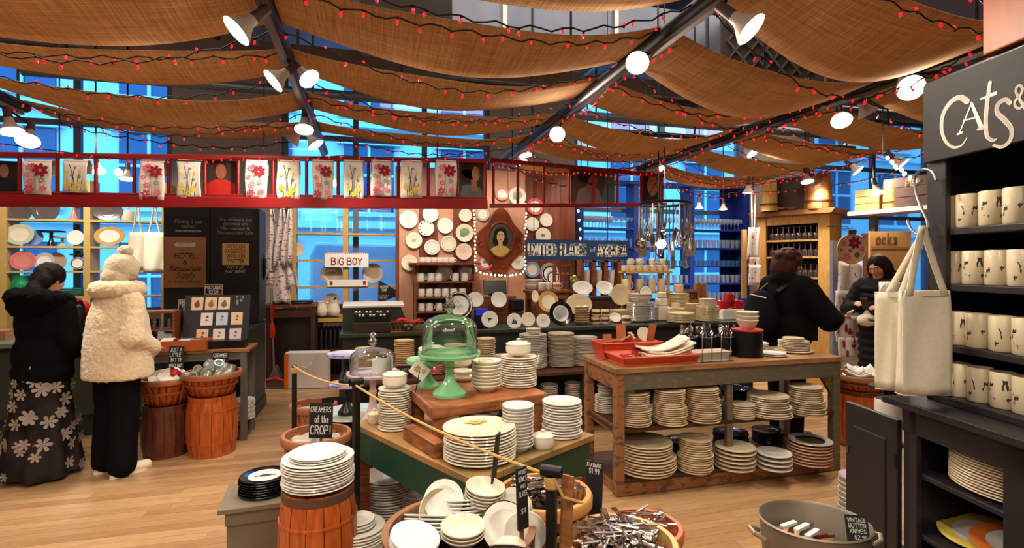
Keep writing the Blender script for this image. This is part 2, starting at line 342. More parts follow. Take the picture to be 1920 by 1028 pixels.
BLD(MB().box((3, VB + 5, -.15), (46, 9.3, .1)), 'street', mat('asphalt', (88, 90, 96), .9, var=.2), kind='structure')
vanb = E('parked_van', 'white van parked on the street outside the middle window', 'van', (1.2, VB + 3.4, -.1))
BLD(MB().prism([(-2.3, .35), (2.3, .35), (2.3, 1.1), (1.7, 1.25), (1.2, 2.1), (-2.2, 2.15), (-2.3, 1.9)], -.9, .9), 'body', mat('van_white', (200, 204, 210), .3), vanb, bev=.06)
BLD(MB().prism([(.2, 1.25), (1.55, 1.25), (1.12, 1.95), (.2, 1.98)], -.92, .92), 'window', fg, vanb)
for x in (-1.5, 1.5):
    for y in (-.85, .85): BLD(MB().cyl((x, y - .1, .34), (x, y + .1, .34), .34, n=18), 'wheel', jet, vanb)
# duct work and pipes under the ceiling
galv = mat('galvanised_duct', (112, 118, 136), .4, metal=.5, var=.2, vs=3)
d = E('air_duct', 'galvanised square air duct running under the ceiling, bolted joints', 'duct', (0, 2.7, 0))
BLD(MB().box((1.2, 3.3, 4.35), (6.0, .9, .5)), 'duct_run', galv, d)
fl = MB()
for x in (-1.2, .1, 1.4, 2.7): fl.box((x, 3.3, 4.35), (.05, .98, .58))
BLD(fl, 'flange', brushed, d)
hg = MB()
for x in (-1.6, 3.9): hg.cyl((x, 2.83, 4.1), (x, 2.83, 5.0), .012, n=6); hg.cyl((x, 3.77, 4.1), (x, 3.77, 5.0), .012, n=6); hg.box((x, 3.3, 4.09), (.05, 1, .03))
BLD(hg, 'hanger', iron, d)
vb = E('vent_box', 'dark sheet metal vent box hung under the ceiling duct', 'vent', P(760, 40, 4.6) + V((.25, 0, 0)))
BLD(MB().box((-.25, 0, 0), (.75, .45, .5)), 'housing', mat('dark_sheet', (74, 70, 68), .6, metal=.3), vb, bev=.01)
BLD(MB().cyl((-.25, 0, .25), (-.25, 0, 1.05), .02, n=6), 'hanger', iron, vb)
for i, (u, v0, z) in enumerate(((-1.4, 6.9, 3.7), (4.6, 6.3, 3.5), (7.0, 5.0, 3.4))):
    o = E('ceiling_pipe', 'thick grey ceiling pipe running across, %s' % ('above the red ladder', 'above the blue glass shelves', 'high on the right side')[i], 'pipe', (u, v0, z))
    BLD(MB().cyl((-2.2, 0, 0), (2.2, 0, 0), .06, n=12), 'pipe_run', galv, o)
    h = MB(); [h.cyl((x, 0, 0), (x, 0, ZC - z), .012, n=6) for x in (-1.8, 1.8)]; BLD(h, 'hanger', iron, o)
bk = E('lattice_screen', 'dark cabinet front with diamond lattice high above the right bay', 'screen', P(1445, 140, 5.6), -TH)
BLD(MB().box((0, .05, .55), (1.0, .06, 1.1)), 'backing', mat('lattice_back', (58, 48, 42), .8), bk)
la = MB()
for k in range(-4, 9):
    x0 = -.9 + k * .16
    for s_ in (1, -1):
        pts = [(x0 + t * .9 if s_ > 0 else x0 + .9 - t * .9, 1.1 * t) for t in (0, 1)]
        q = [(x, z) for x, z in ((pts[0][0] + (pts[1][0] - pts[0][0]) * t / 12, pts[0][1] + (pts[1][1] - pts[0][1]) * t / 12) for t in range(13)) if -.5 <= x <= .5]
        if len(q) > 1: la.bar((q[0][0], 0, q[0][1]), (q[-1][0], 0, q[-1][1]), .02, .02, (0, 1, 0))
BLD(la, 'lattice', mat('lattice_wood', (84, 76, 70), .7), bk)
h = MB(); [h.cyl((x, .05, 1.1), (x, .05, 1.55), .014, n=6) for x in (-.4, .4)]; BLD(h, 'hanger', iron, bk)
# ------------------------------------------------------------------ lighting tracks, burlap swags, fairy lights
HT = 1.3; ZTK = CH + HT
TR = {'D': -2.15 * HT, 'A': -.39 * HT, 'B': 1.26 * HT, 'C': 2.74 * HT}
TN = {'D': 'far left', 'A': 'left of centre', 'B': 'right of centre', 'C': 'right-hand'}
for k, u in TR.items():
    o = E('lighting_track', 'black pipe beam with lighting track hung from the ceiling, %s of the four' % {'D': 'leftmost', 'A': 'second from left', 'B': 'third from left', 'C': 'rightmost'}[k], 'track', (u, 0, ZTK))
    v1 = 6.6 if k != 'D' else 5.4
    BLD(MB().cyl((0, .2, .03), (0, v1, .03), .045, n=10), 'pipe', iron, o)
    BLD(MB().box((.0, (.2 + v1) / 2, -.03), (.035, v1 - .3, .03)), 'rail', mat('track_grey', (120, 112, 108), .4, metal=.5), o)
    h = MB(); [h.cyl((0, y, .06), (0, y, ZC - ZTK), .011, n=6) for y in (.8, 2.4, 4.2, 5.3)]; BLD(h, 'hanger', iron, o)
for i, (u0, u1, v_) in enumerate(((-.51, 3.6, 4.02), (1.6, 5.6, 5.1))):
    o = E('cross_pipe', 'black cross pipe tying the lighting tracks, %s' % ('nearer one' if i == 0 else 'one farther back'), 'pipe', (0, v_, ZTK + .1)); BLD(MB().cyl((u0, 0, 0), (u1, 0, 0), .03, n=8), 'pipe_run', iron, o)
burlapmat(); bur = MATS['burlap']
redg = mat('red_bulb', (255, 14, 30), .2, emit=3, nosample=True)
wire = mat('green_wire', (16, 20, 14), .6)
bulbm = MB().lathe([(0, 0), (.004, .0), (.0045, -.008), (.0068, -.014), (.0058, -.022), (0, -.029)], 6).mesh('bulb', redg)
BAYS = [(-4.9, TR['D'], 'far left bay'), (TR['D'], TR['A'], 'left bay'), (TR['A'], TR['B'], 'middle bay'), (TR['B'], TR['C'], 'right bay'), (TR['C'], 5.9, 'far right bay')]
SAG = [.22, .24, .2, .27, .3]
ri = 0
for bi, (u0, u1, bn) in enumerate(BAYS):
    w = u1 - u0; k = 0
    for j in range(8):
        v0 = .95 + .88 * j
        wd = .54 if j < 3 else .45
        if bi == 0 and v0 > 4.6 or bi == 1 and v0 > 5.6: continue
        if bi == 4 and v0 < 2.5 or bi == 2 and v0 > 5.8 or v0 > 7: continue
        k += 1; sag = SAG[bi] * (.5 if 5 < v0 < 6 and bi in (1, 2, 3) else .68 if j > 2 else .9 if j == 2 else 1) * random.uniform(.85, 1.15); ph = random.random() * 6; tw = random.uniform(-.04, .04)
        def f(a, c, u0=u0, w=w, v0=v0, sag=sag, ph=ph, tw=tw):
            s_ = 4 * a * (1 - a)
            return (u0 + w * a, v0 + wd * c + .02 * sin(5 * a + ph), ZTK + .075 - sag * s_ * (.85 + .3 * c) - .02 * sin(pi * c) + .012 * sin(9 * a + ph + 3 * c) + tw * (c - .5) * s_)
        s = BLD(MB().grid(f, 22, 6), 'burlap_swag', bur, label='brown burlap ceiling swag in the %s, %s row from the front' % (bn, ORD[k]), cat='swag', group='burlap swags under the ceiling')
        sm = s.modifiers.new('thick', 'SOLIDIFY'); sm.thickness = .004
        # string of red lights along the back hem (and a second along the front hem in some rows)
        for side in ((1,) if (j + bi) % 2 else (1, 0)):
            st = E('fairy_light_string', 'red fairy light string along the %s hem of the %s-row swag, %s' % ('back' if side else 'front', ORD[k], bn), 'light string', (0, 0, 0), group='red fairy light strings')
            pts = []; nb = 15
            for q in range(41):
                a = q / 40; x, y, z = f(a, 1.0 if side else .05)
                pts.append((x, y + (.035 if side else -.03), z - .03 - .05 * 4 * a * (1 - a) * (1 if side else .3) + .012 * sin(q * 1.9 + ph)))
            BLD(MB().tube(pts, .0045, 4, False), 'cable', wire, st)
            sk = MB()
            for q in range(nb):
                p = V(pts[min(40, int((q + .5) / nb * 40 + random.random() * 1.5))])
                tilt = random.uniform(-.5, .5) if random.random() < .85 else 3
                OB('bulb', bulbm, st, p - V((0, 0, .008)), (tilt, random.uniform(-.4, .4), 0)); sk.cyl(p, p - V((0, 0, .012)), .006, n=5)
            BLD(sk, 'socket', wire, st, kind='stuff')
# lamps
shade_w = mat('lamp_shade_white', (206, 196, 182), .35, var=.05); glow = mat('lamp_glow', (255, 240, 214), .3, emit=26)
sockm = mat('lamp_socket', (84, 72, 66), .5)
lamp_shade = MB().lathe([(.028, 0), (.034, -.05), (.045, -.07), (.085, -.13), (.082, -.132), (.04, -.07), (.03, -.05)], 20).mesh('shade', shade_w)
lamp_glow = MB().lathe([(0, -.138), (.05, -.134), (.078, -.124), (.0, -.118)], 20).mesh('bulb', glow)
lamp_sock = MB().lathe([(0, .09), (.026, .085), (.03, .0), (.03, -.03), (0, -.03)], 14).mesh('socket', sockm)
lampn = [0]
def lamp(px, py, Y, aim, label, trk=None, on=True, sc=1.0, e=1.0):
    Y *= .87 if trk and Y < 5.6 else 1; p = P(px, py, Y); d = V((aim[0] * CT + aim[1] * ST, -aim[0] * ST + aim[1] * CT, aim[2])).normalized()   # aim: right, away, up
    o = E('track_lamp', label, 'lamp', p - d * -.0, group='track lamps under the ceiling')
    rot = (-d).to_track_quat('Z', 'Y').to_euler(); kw = dict(rot=rot, scale=(sc,) * 3)
    base = -d * .13 * sc
    OB('shade', lamp_shade, o, base, **kw); OB('socket', lamp_sock, o, base, **kw)
    OB('bulb', lamp_glow if on else MB().lathe([(0, -.128), (.05, -.126), (.075, -.12), (.0, -.11)], 16).mesh('bulb', grayw), o, base, **kw)
    top = base - d * .08 * sc
    pt = V((TR[trk], (p + top).y, ZTK - .04)) - p if trk else V((0, 0, 4.98 - p.z)) + V((top.x, top.y, 0))
    if trk and (pt - top).length > .5: pt = V((top.x, top.y, ZTK + .0 - p.z + .0)) if ZTK - p.z > top.z else top + V((0, 0, .1))
    br = MB(); br.tube([top + d * .02, top + (pt - top) * .5 + V((0, 0, .01)), pt], .009, 6); BLD(br, 'bracket', iron, o)
    if on and e:
        l = bpy.data.lights.new('lamp_light', 'SPOT'); l.energy = LAMP_W * e; l.color = WARM; l.spot_size = R(125); l.spot_blend = .7; l.shadow_soft_size = .06
        q = bpy.data.objects.new('lamp_light', l); COL.objects.link(q); q.parent = o; q.location = d * .03; q.rotation_euler = (-d).to_track_quat('Z', 'Y').to_euler()
    return o
LM = [(443, 58, 2.9, (-.6, -.4, -.75), 'A', 'white lamp at top left tilted down towards the left'), (512, 152, 3.75, (-.65, -.4, -.7), 'A', 'white lamp tilted left, in the pair below the nearest left lamp'),
 (580, 148, 3.75, (.65, -.22, -.7), 'A', 'white lamp tilted right, in the pair below the nearest left lamp'), (570, 243, 5.0, (.1, -.35, -.9), 'A', 'small white lamp third down the left track, pointing down'),
 (546, 262, 5.3, (-.7, .1, -.6), 'A', 'small white lamp tilted left near the far end of the left track'), (592, 272, 5.5, (.5, 0, -.7), 'A', 'small white lamp tilted right at the far end of the left track'),
 (1195, 118, 3.5, (-.2, -.75, -.6), 'B', 'round bright lamp facing the viewer below the upper middle beam'), (1045, 252, 5.2, (-.05, -.9, -.3), 'B', 'round bright lamp facing the viewer, lower one on the middle beam'),
 (986, 291, 6.2, (.1, -.2, -1), 'B', 'bright lamp at far end of middle beam above the red ladder'), (978, 307, 6.2, (.4, 0, -.8), 'B', 'small white lamp just under the one at the far end of the middle beam'),
 (1408, 55, 2.75, (.6, -.4, -.75), 'B', 'large white lamp at upper right tilted down to the right'),
 (1708, 165, 3.7, (-.3, -.8, -.5), 'C', 'bright lamp beside the black painted sign'), (1578, 226, 4.8, (-.25, -.6, -.75), 'C', 'bright round lamp on the right beam, left of its dimmer partner'),
 (1628, 214, 4.8, (.5, 0, -.8), 'C', 'dim lamp seen from the side, beside the bright one on the right beam'), (1412, 287, 6.0, (.4, -.5, -.8), 'C', 'bright lamp low on the right beam above the glassware cabinet'),
 (1240, 316, 6.6, (0, -.5, -.8), 'C', 'bright lamp in front of the bald man portrait'), (1240, 458, 5.3, (0, -.9, -.3), None, 'small bright lamp glowing behind the hanging steel utensils'),
 (1330, 306, 6.4, (.1, .2, -1), 'C', 'unlit lamp hanging above the blue shelves'),
 (1514, 341, 6.6, (0, -.3, -1), None, 'bright lamp hanging above the wooden glassware cabinet'), (1530, 345, 6.8, (.5, 0, -.8), None, 'dim lamp just right of the one above the wooden cabinet'),
 (1403, 362, 7.2, (0, 0, -1), None, 'small lamp hanging left of the wooden cabinet top'), (1609, 321, 6.6, (.5, -.4, -.7), None, 'bright tilted lamp right of the crates above the cabinet'),
 (1646, 363, 6.4, (.1, -.3, -1), None, 'bright lamp over the white shelf of crates'), (1692, 309, 5.4, (.5, -.4, -.7), None, 'bright tilted lamp left of the black sign lower corner'),
 (1590, 276, 6.8, (0, 0, -1), None, 'dark unlit pendant lamp in front of the far right window'),
 (22, 247, 4.5, (.3, -.1, -.9), 'D', 'white lamp at far left edge, upper of the pair'), (52, 264, 4.6, (.3, -.5, -.8), 'D', 'bright lamp at far left, lower of the pair'),
 (184, 322, 6.0, (.3, -.2, -.9), None, 'small bright lamp seen behind the ladder, left one'), (238, 336, 6.1, (.1, -.2, -1), None, 'small bright lamp seen behind the ladder, right one'),
 (1311, 391, 8.3, (0, 0, -1), None, 'small pendant lamp above the stemware, left one'), (1356, 393, 8.4, (0, 0, -1), None, 'small pendant lamp above the stemware, right one'),
 (1118, 352, 7.4, (.5, -.2, -.6), None, 'white lamp behind the ladder right of the seated woman portrait')]
OFFS = {1330: 1, 1590: 1}
for px, py, Y, aim, tk, lb in LM:
    lamp(px, py, Y, aim, lb, tk, on=px not in OFFS, sc=.8 if (px in (1195, 1045, 578, 580) or Y > 8) else .6 if px == 1240 else .92)
# added spots with no lamp bodies, filling in the front of the shop
for i, (u, v) in enumerate(((-2.6, .6), (-.5, .9), (.9, .5), (.5, 2.3), (2.7, 2.7), (-1.4, 2.4))):
    l = bpy.data.lights.new('unseen_spot', 'SPOT'); l.energy = LAMP_W * 1.25; l.color = WARM; l.spot_size = R(120); l.spot_blend = .6; l.shadow_soft_size = .06
    q = bpy.data.objects.new('unseen_spot', l); COL.objects.link(q); q.location = (u, v, ZTK - .3); q.rotation_euler = (R(12), 0, 0)
# more red strings wound along the tracks and looped over the right-hand side
for i, (lab, pts) in enumerate((('red fairy light string wound along the leftmost track', [V((TR['D'] + .05 * sin(3 * q), 1.2 + .45 * q, ZTK - .05 - .03 * cos(4 * q))) for q in range(10)]), ('red fairy light string wound along the rightmost track', [V((TR['C'] + .05 * sin(3 * q), 2.0 + .45 * q, ZTK - .06 - .03 * cos(4 * q))) for q in range(10)]), ('red fairy light string wound along the third track', [V((TR['B'] + .05 * sin(3 * q), 2.6 + .42 * q, ZTK - .06 - .03 * cos(4 * q))) for q in range(9)]),
        ('red fairy light string looping over the blue shelves, upper one', [P(x, y, 6.9) for x, y in ((1245, 318), (1300, 340), (1360, 350), (1430, 345), (1500, 335), (1560, 318), (1620, 300))]), ('red fairy light string looping over the blue shelves, lower one', [P(x, y, 7.1) for x, y in ((1240, 335), (1290, 362), (1340, 372), (1400, 362), (1470, 358), (1540, 350), (1610, 340), (1680, 322))]),
        ('red fairy light string draped along the long ladder top', [PV(x, y, 5.42) for x, y in ((-10, 268), (120, 285), (240, 300), (380, 302), (440, 296), (560, 298), (640, 292), (760, 300), (880, 292))]), ('red fairy light string draped along the right ladder top', [PV(x, y, 5.5) for x, y in ((900, 300), (960, 316), (1040, 326), (1100, 322), (1160, 330), (1230, 322))]))):
    st = E('fairy_light_string', lab, 'light string', (0, 0, 0), group='red fairy light strings'); BLD(MB().tube(pts, .005, 5), 'cable', wire, st)
    for q in range(30):
        t = (q + .5) / 30 * (len(pts) - 1); j = int(t); p = pts[j] + (pts[j + 1] - pts[j]) * (t - j); OB('bulb', bulbm, st, p + V((random.uniform(-.012, .012), random.uniform(-.012, .012), 0)), (random.uniform(-.6, .6), random.uniform(-.6, .6), 0))
# unseen spots without lamp bodies, added to brighten window shelves, plate wall and counter
for u, v, z, e, tu, tv, tz in ((-3.9, 6.9, 3.1, 1.5, -3.9, 8.2, 1.6), (-3.0, 6.9, 3.1, 1.5, -3.0, 8.0, 1.7), (-.6, 6.6, 3.1, 1.3, -.5, 8.1, 1.6), (.3, 6.5, 3.1, 1.4, .2, 8.0, 1.6), (1.1, 6.3, 3.1, 1.5, 1.0, 7.6, 1.7), (1.9, 6.3, 3.1, 1.4, 1.9, 7.6, 1.7), (3.0, 6.6, 3.1, 1.2, 3.4, 7.9, 1.7), (4.4, 6.5, 3.1, 1.4, 5.0, 8.0, 1.8), (1.6, 4.4, 2.75, 1.0, 1.5, 5.3, 1.0), (2.9, 4.5, 2.75, 1.0, 3.0, 5.4, 1.0)):
    l = bpy.data.lights.new('unseen_spot', 'SPOT'); l.energy = LAMP_W * e; l.color = WARM; l.spot_size = R(95); l.spot_blend = .8; l.shadow_soft_size = .06
    q = bpy.data.objects.new('unseen_spot', l); COL.objects.link(q); q.location = (u, v, z); q.rotation_euler = (V((tu, tv, tz)) - q.location).to_track_quat('-Z', 'Y').to_euler()
# ------------------------------------------------------------------ china: plates, bowls, mugs
PLM = {}; JOIN = []
def plate_me(r, s, body=cream, rim=None, kind='plate', n=32, centre=None):
    key = (round(r, 3), round(s, 4), body.name, rim.name if rim else '', kind, n, centre.name if centre else '')
    if key in PLM: return PLM[key]
    b = MB(); t = min(.62 * s, .011)
    if kind in ('bowl', 'deep'):
        h = (.5 if kind == 'bowl' else .85) * r
        segs = [([(0, .3 * t), (.44 * r, .3 * t), (.46 * r, 0), (.54 * r, 0), (.58 * r, .3 * t), (.8 * r, .5 * h - .3 * t), (.95 * r, h - t), (r, h - .4 * t)], 0),
                ([(r, h - .4 * t), (.985 * r, h), (.95 * r, h - .1 * t)], 1 if rim else 0), ([(.95 * r, h - .1 * t), (.76 * r, .5 * h + .4 * t), (.5 * r, t), (0, t)], 0)]
    else:
        h = max(.13 * r, t * 1.5)
        segs = [([(0, .25 * t), (.5 * r, .25 * t), (.53 * r, 0), (.6 * r, 0), (.63 * r, .3 * t), (.97 * r, h - t), (r, h - .45 * t)], 1 if rim and kind == 'banded' else 0),
                ([(r, h - .45 * t), (.985 * r, h), (.95 * r, h)], 1 if rim else 0)]
        if kind == 'ring': segs += [([(.95 * r, h), (.88 * r, .8 * h + .2 * t)], 0), ([(.88 * r, .8 * h + .2 * t), (.72 * r, .33 * h + t)], 1), ([(.72 * r, .33 * h + t), (.66 * r, .2 * h + t)], 0)]
        else: segs += [([(.95 * r, h), (.66 * r, .2 * h + t)], 1 if rim and kind in ('rim', 'banded') else 0)]
        segs += [([(.66 * r, .2 * h + t), (.6 * r, t), (.3 * r, t)], 0), ([(.3 * r, t), (0, t)], 2 if centre else 0)]
    for pr, m in segs: b.cur = m; b.lathe(pr, n)
    PLM[key] = b.mesh('bowl' if kind in ('bowl', 'deep') else 'plate', [body, rim or body, centre or body]); return PLM[key]
def stack(px, py, z, r, n, s, desc, body=cream, rim=None, kind='plate', cat='plate', sx=1, top=None, nseg=32, jit=.004, base=None, rz=0, noun=None, centre=None, join=False):
    """n dishes nested on the surface z whose front foot shows at pixel (px,py); ordinal labels count from the top"""
    p = base if base is not None else back(PZ(px, py, z), r * .62)
    if join:
        for i in range(n): JOIN.append((plate_me(r, s, body, rim, kind, 18, centre), p + V((random.uniform(-jit, jit), random.uniform(-jit, jit), i * s + .0004))))
        return p + V((0, 0, n * s))
    me = plate_me(r, s, body, rim, kind, nseg, centre); noun = noun or cat
    for i in range(n):
        k = n - i; lab = '%s %s, %s' % ('topmost' if k == 1 else (ORD[k] + '-from-top' if i else 'bottom'), noun, desc)
        if n == 1: lab = '%s, %s' % (noun, desc)
        m = plate_me(r, s, *top) if (top and k == 1) else me
        OB(cat, m, None, p + V((random.uniform(-jit, jit), random.uniform(-jit, jit), i * s + .0004)), (0, 0, rz), (sx, 1, 1) if sx != 1 else None, label=lab, cat=cat, group=('dishes stacked ' + desc) if n > 1 else None)
    return p + V((0, 0, n * s))
def standplate(px, py, rpx, v, label, body=cream, rim=None, kind='plate', cat='plate', sx=1, lean=8, yaw=0, Y=None, extra=None, cz=None, centre=None):
    """a plate shown upright: hung on a wall or leaning, its centre seen at pixel (px,py)"""
    p = P(px, py, Y) if Y else PV(px, py, v); r = rpx * depth(p) / FP
    o = OB(cat, plate_me(r, .012, body, rim, kind, 32, centre), None, p, (R(90 - lean), 0, yaw), (sx, 1, 1) if sx != 1 else None, label=label, cat=cat)
    if extra: extra(o, r)
    return o
MUGM = {}
def mug(p, r, h, rz, label, body=cream, cat='mug', group=None, band=None, flare=1.0, hnd=True):
    key = (round(r, 3), round(h, 3), body.name, band.name if band else '', flare)
    if key not in MUGM:
        b = MB(); t = .08 * r
        b.lathe([(0, 0), (r * .9 / flare, 0), (r * .98 / flare, .06 * h), (r * (1 + 1 / flare) / 2, .35 * h)], 20); b.cur = 1; b.lathe([(r * (1 + 1 / flare) / 2, .35 * h), (r, .7 * h)], 20); b.cur = 0
        b.lathe([(r, .7 * h), (r, h - .03 * h), (r - t * .5, h), (r - t, h - .02 * h), (r - t, .2 * h), (0, .1 * h)], 20)
        k = MB(); k.tube([V((r * .9 + .62 * r * sin(pi * q / 8), 0, h * (.52 - .3 * cos(pi * q / 8)))) for q in range(9)], .13 * r, 6)
        MUGM[key] = (b.mesh('cup', [body, band or body]), k.mesh('handle', body))
    m = MUGM[key]; o = OB(cat, m[0], None, p, (0, 0, rz), label=label, cat=cat, group=group)
    if hnd: OB('handle', m[1], o)
    return o
def lidded(p, r, h, label, body=cream, cat='pot'):
    o = E('lidded_dish', label, cat, p)
    BLD(MB().lathe([(0, 0), (r * .8, 0), (r * .97, .15 * h), (r, .5 * h), (r * .95, .72 * h), (r * .9, .72 * h), (0, .1 * h)], 28), 'bowl', body, o)
    BLD(MB().lathe([(0, .70 * h), (r * .99, .70 * h), (r * .98, .76 * h), (r * .6, .9 * h), (.18 * r, .93 * h), (.12 * r, .97 * h), (.2 * r, 1.08 * h), (0, 1.14 * h)], 28), 'lid', body, o)
    return o
def board(name, label, cat, c, w, h, matl, rz, lines=(), col=chalkw, frame=None, lean=0, th=.008, wt=.14, slope=0):
    """a flat sign standing up at c (bottom centre); lines: (text, rel x, rel z, rel height, rel max width)"""
    o = E(name, label, cat, c, rot=(R(-lean), 0, rz))
    BLD(MB().box((0, 0, h / 2), (w, th, h)), 'panel', matl, o)
    if frame:
        f = MB(); g = .022 if w > .2 else .012; g = min(g, w * .06)
        for a in (-1, 1): f.box((a * (w / 2 - g / 2), -th / 2, h / 2), (g, .006, h)); f.box((0, -th / 2, h / 2 + a * (h / 2 - g / 2)), (w, .006, g))
        BLD(f, 'frame', frame, o)
    mb = MB()
    for t, x, z, hh, ww in lines: lettering(mb, t, x * w, z * h, hh * h, ww * w, wt, -th / 2 - .0015, slope)
    if lines: BLD(mb, 'lettering', col, o)
    return o
# ------------------------------------------------------------------ red ladder rail, towels, portraits
LV = 5.5
def ladder(label, x0, x1, yt0, yt1, yb0, yb1, rungs, v, deep):
    o = E('hanging_ladder', label, 'ladder', (0, 0, 0))
    a, b2 = PV(x0, yt0, v), PV(x1, yt1, v); c, d = PV(x0, yb0, v), PV(x1, yb1, v)
    BLD(MB().bar(a, b2, .05, .045), 'top_rail', redp, o, bev=.006)
    BLD(MB().bar(c + V((0, deep / 2 - .03, 0)), d + V((0, deep / 2 - .03, 0)), deep, .075 if deep > .1 else .045), 'bottom_rail', redp, o, bev=.006)
    if deep > .1: BLD(MB().bar(c + V((0, -.05, -.045)), d + V((0, -.05, -.045)), .03, .1), 'edge_flange', redp, o, bev=.004)
    for x in rungs:
        t = (x - x0) / (x1 - x0); BLD(MB().cyl(PV(x, yb0 + (yb1 - yb0) * t - 3, v), PV(x, yt0 + (yt1 - yt0) * t, v), .016, n=10), 'rung', redp, o)
    h = MB()
    for t in (.12, .5, .88): p = a + (b2 - a) * t; h.cyl(p, V((p.x, p.y, 4.98)), .006, n=5)
    BLD(h, 'hanging_wire', iron, o); return o
ladder('long red ladder hung sideways over the counter with tea towels on it', -25, 912, 290, 302, 368, 376, (37, 108, 180, 252, 316, 384, 447, 512, 575, 634, 691, 747, 803, 857, 910), LV, .26)
ladder('thinner red ladder section hung sideways on the right with bald man portrait', 918, 1246, 300, 330, 386, 384, (925, 971, 1020, 1067, 1113, 1158, 1202, 1240), LV + .12, .045)
linen = mat('towel_linen', (240, 232, 220), .9, var=.04, vs=30)
FL = {k: mat('print_' + k, c, .9) for k, c in dict(maroon=(150, 14, 40), pink=(226, 110, 130), rose=(206, 60, 90), yellow=(232, 200, 50), olive=(90, 96, 40), grey=(150, 140, 140), ink=(40, 40, 40)).items()}
def flower(mb, x, z, r, n=6, y=-.004, a0=0):
    for k in range(n):
        a = a0 + 2 * pi * k / n; cx, cz = x + cos(a) * r * .6, z + sin(a) * r * .6
        mb.flat([(cx + cos(a) * r * .42 * cos(q) - sin(a) * r * .27 * sin(q), cz + sin(a) * r * .42 * cos(q) + cos(a) * r * .27 * sin(q)) for q in (2 * pi * i / 9 for i in range(9))], y - .0004 * k)
def towel(x0, x1, y1, i, red):
    v = LV - .045; p0, p1 = PV(x0, 303, v), PV(x1, y1, v); w = p1.x - p0.x; h = p0.z - p1.z; ph = random.random() * 6
    lab = '%s tea towel hanging from the red ladder, %s from the left' % ('pink and maroon flowered' if red else 'yellow flowered white', ORD[i])
    o = E('tea_towel', lab, 'towel', (p0.x + w / 2, v, p0.z), group='flowered tea towels on the ladder')
    fn = lambda a, c: ((a - .5) * w * (1 - .05 * sin(c * 5 + ph)), -.012 * sin(a * 7 + ph) * c - .01 - .03 * (1 - c) * 0, -h * c)
    b = MB(); b.grid(fn, 10, 8); b.grid(lambda a, c: ((a - .5) * w, -.008 + .085 * c, .005 + .03 * sin(pi * c) - .015 * c), 4, 4); b.grid(lambda a, c: ((a - .5) * w, .077, -.01 - h * .3 * c), 4, 2)
    s = BLD(b, 'cloth', linen, o).modifiers.new('thick', 'SOLIDIFY'); s.thickness = .003
    fy = -.03
    if red:
        spec = (('pink', [(-.22, -.18, .16), (-.32, -.42, .12), (-.2, -.62, .15), (.25, -.82, .16)]), ('rose', [(-.24, -.85, .2), (-.1, -.12, .1)]), ('maroon', [(.16, -.26, .3)]), ('grey', [(.2, -.56, .14)]))
    else: spec = (('yellow', [(-.28, -.72, .16), (.2, -.76, .17), (-.3, -.36, .1), (.24, -.34, .09), (.0, -.88, .14)]), ('olive', [(.05, -.2, .07), (.2, -.5, .08), (-.1, -.46, .07)]))
    for nm, fl in spec:
        for x, z, r in fl: m = MB(); flower(m, x * w, z * h, r * w, 7 if nm == 'maroon' else 6, fy, random.random()); BLD(m, 'flower_print', FL[nm], o)
    m = MB()
    for x, z0, z1, dx in ((-.1, -.95, -.2, .12), (.1, -.95, -.3, .14), (.0, -.9, -.1, -.2), (-.2, -.98, -.6, -.1), (.25, -.95, -.6, .08)):
        stroke(m, [(w * (x + dx * t * t), h * (z0 + (z1 - z0) * t)) for t in (0, .25, .5, .75, 1)], .018 * w if red else .028 * w, fy + .002)
    BLD(m, 'stem_print', FL['grey'] if red else FL['ink'], o)
for i, (a, c, y, rd) in enumerate(((44, 97, 366, 1), (119, 165, 362, 0), (263, 309, 376, 1), (333, 377, 372, 0), (461, 501, 373, 1), (520, 562, 374, 0), (586, 625, 375, 1), (645, 682, 374, 0), (696, 734, 369, 1), (752, 791, 372, 0), (817, 856, 370, 1))): towel(a, c, y, i + 1, rd)
def portrait(x0, y0, x1, y1, v, label, bg, parts):
    p0, p1 = PV(x0, y0, v), PV(x1, y1, v); w = p1.x - p0.x; h = p0.z - p1.z
    o = E('painted_portrait', label, 'painting', ((p0.x + p1.x) / 2, v, p1.z))
    BLD(MB().box((0, .012, h / 2), (w, .024, h)), 'canvas', mat('canvas_%d' % x0, bg, .6, var=.25, vs=4), o)
    for k, (nm, col, shapes) in enumerate(parts):
        m = MB()
        for q in shapes:
            if len(q) == 4 and not isinstance(q[0], tuple): m.disc(q[0] * w, q[1] * h, q[2] * w, q[3] * h, -.001 - .0012 * k)
            else: m.flat([(a * w, c * h) for a, c in q], -.001 - .0012 * k)
        BLD(m, nm, mat('oil_%s_%d' % (nm, x0), col, .5, var=.2, vs=25), o)
    return o
PVV = LV + .06
portrait(-30, 300, 33, 366, PVV, 'painted portrait of a dark dressed person at far left of the ladder', (48, 36, 30), (('coat', (26, 26, 34), [[(-.5, 0), (.5, 0), (.45, .38), (.1, .52), (-.3, .45)]]), ('hair', (36, 26, 22), [(.1, .78, .2, .2)]), ('face', (168, 122, 96), [(.1, .7, .15, .2)])))
portrait(384, 300, 444, 366, PVV, 'painted portrait of a person in a red shirt on the ladder', (60, 40, 30), (('shirt', (196, 34, 26), [[(-.5, 0), (.5, 0), (.45, .32), (.15, .45), (-.15, .45), (-.45, .3)]]), ('hair', (48, 28, 20), [(.0, .78, .23, .2)]), ('face', (150, 92, 62), [(.0, .68, .17, .22)])))
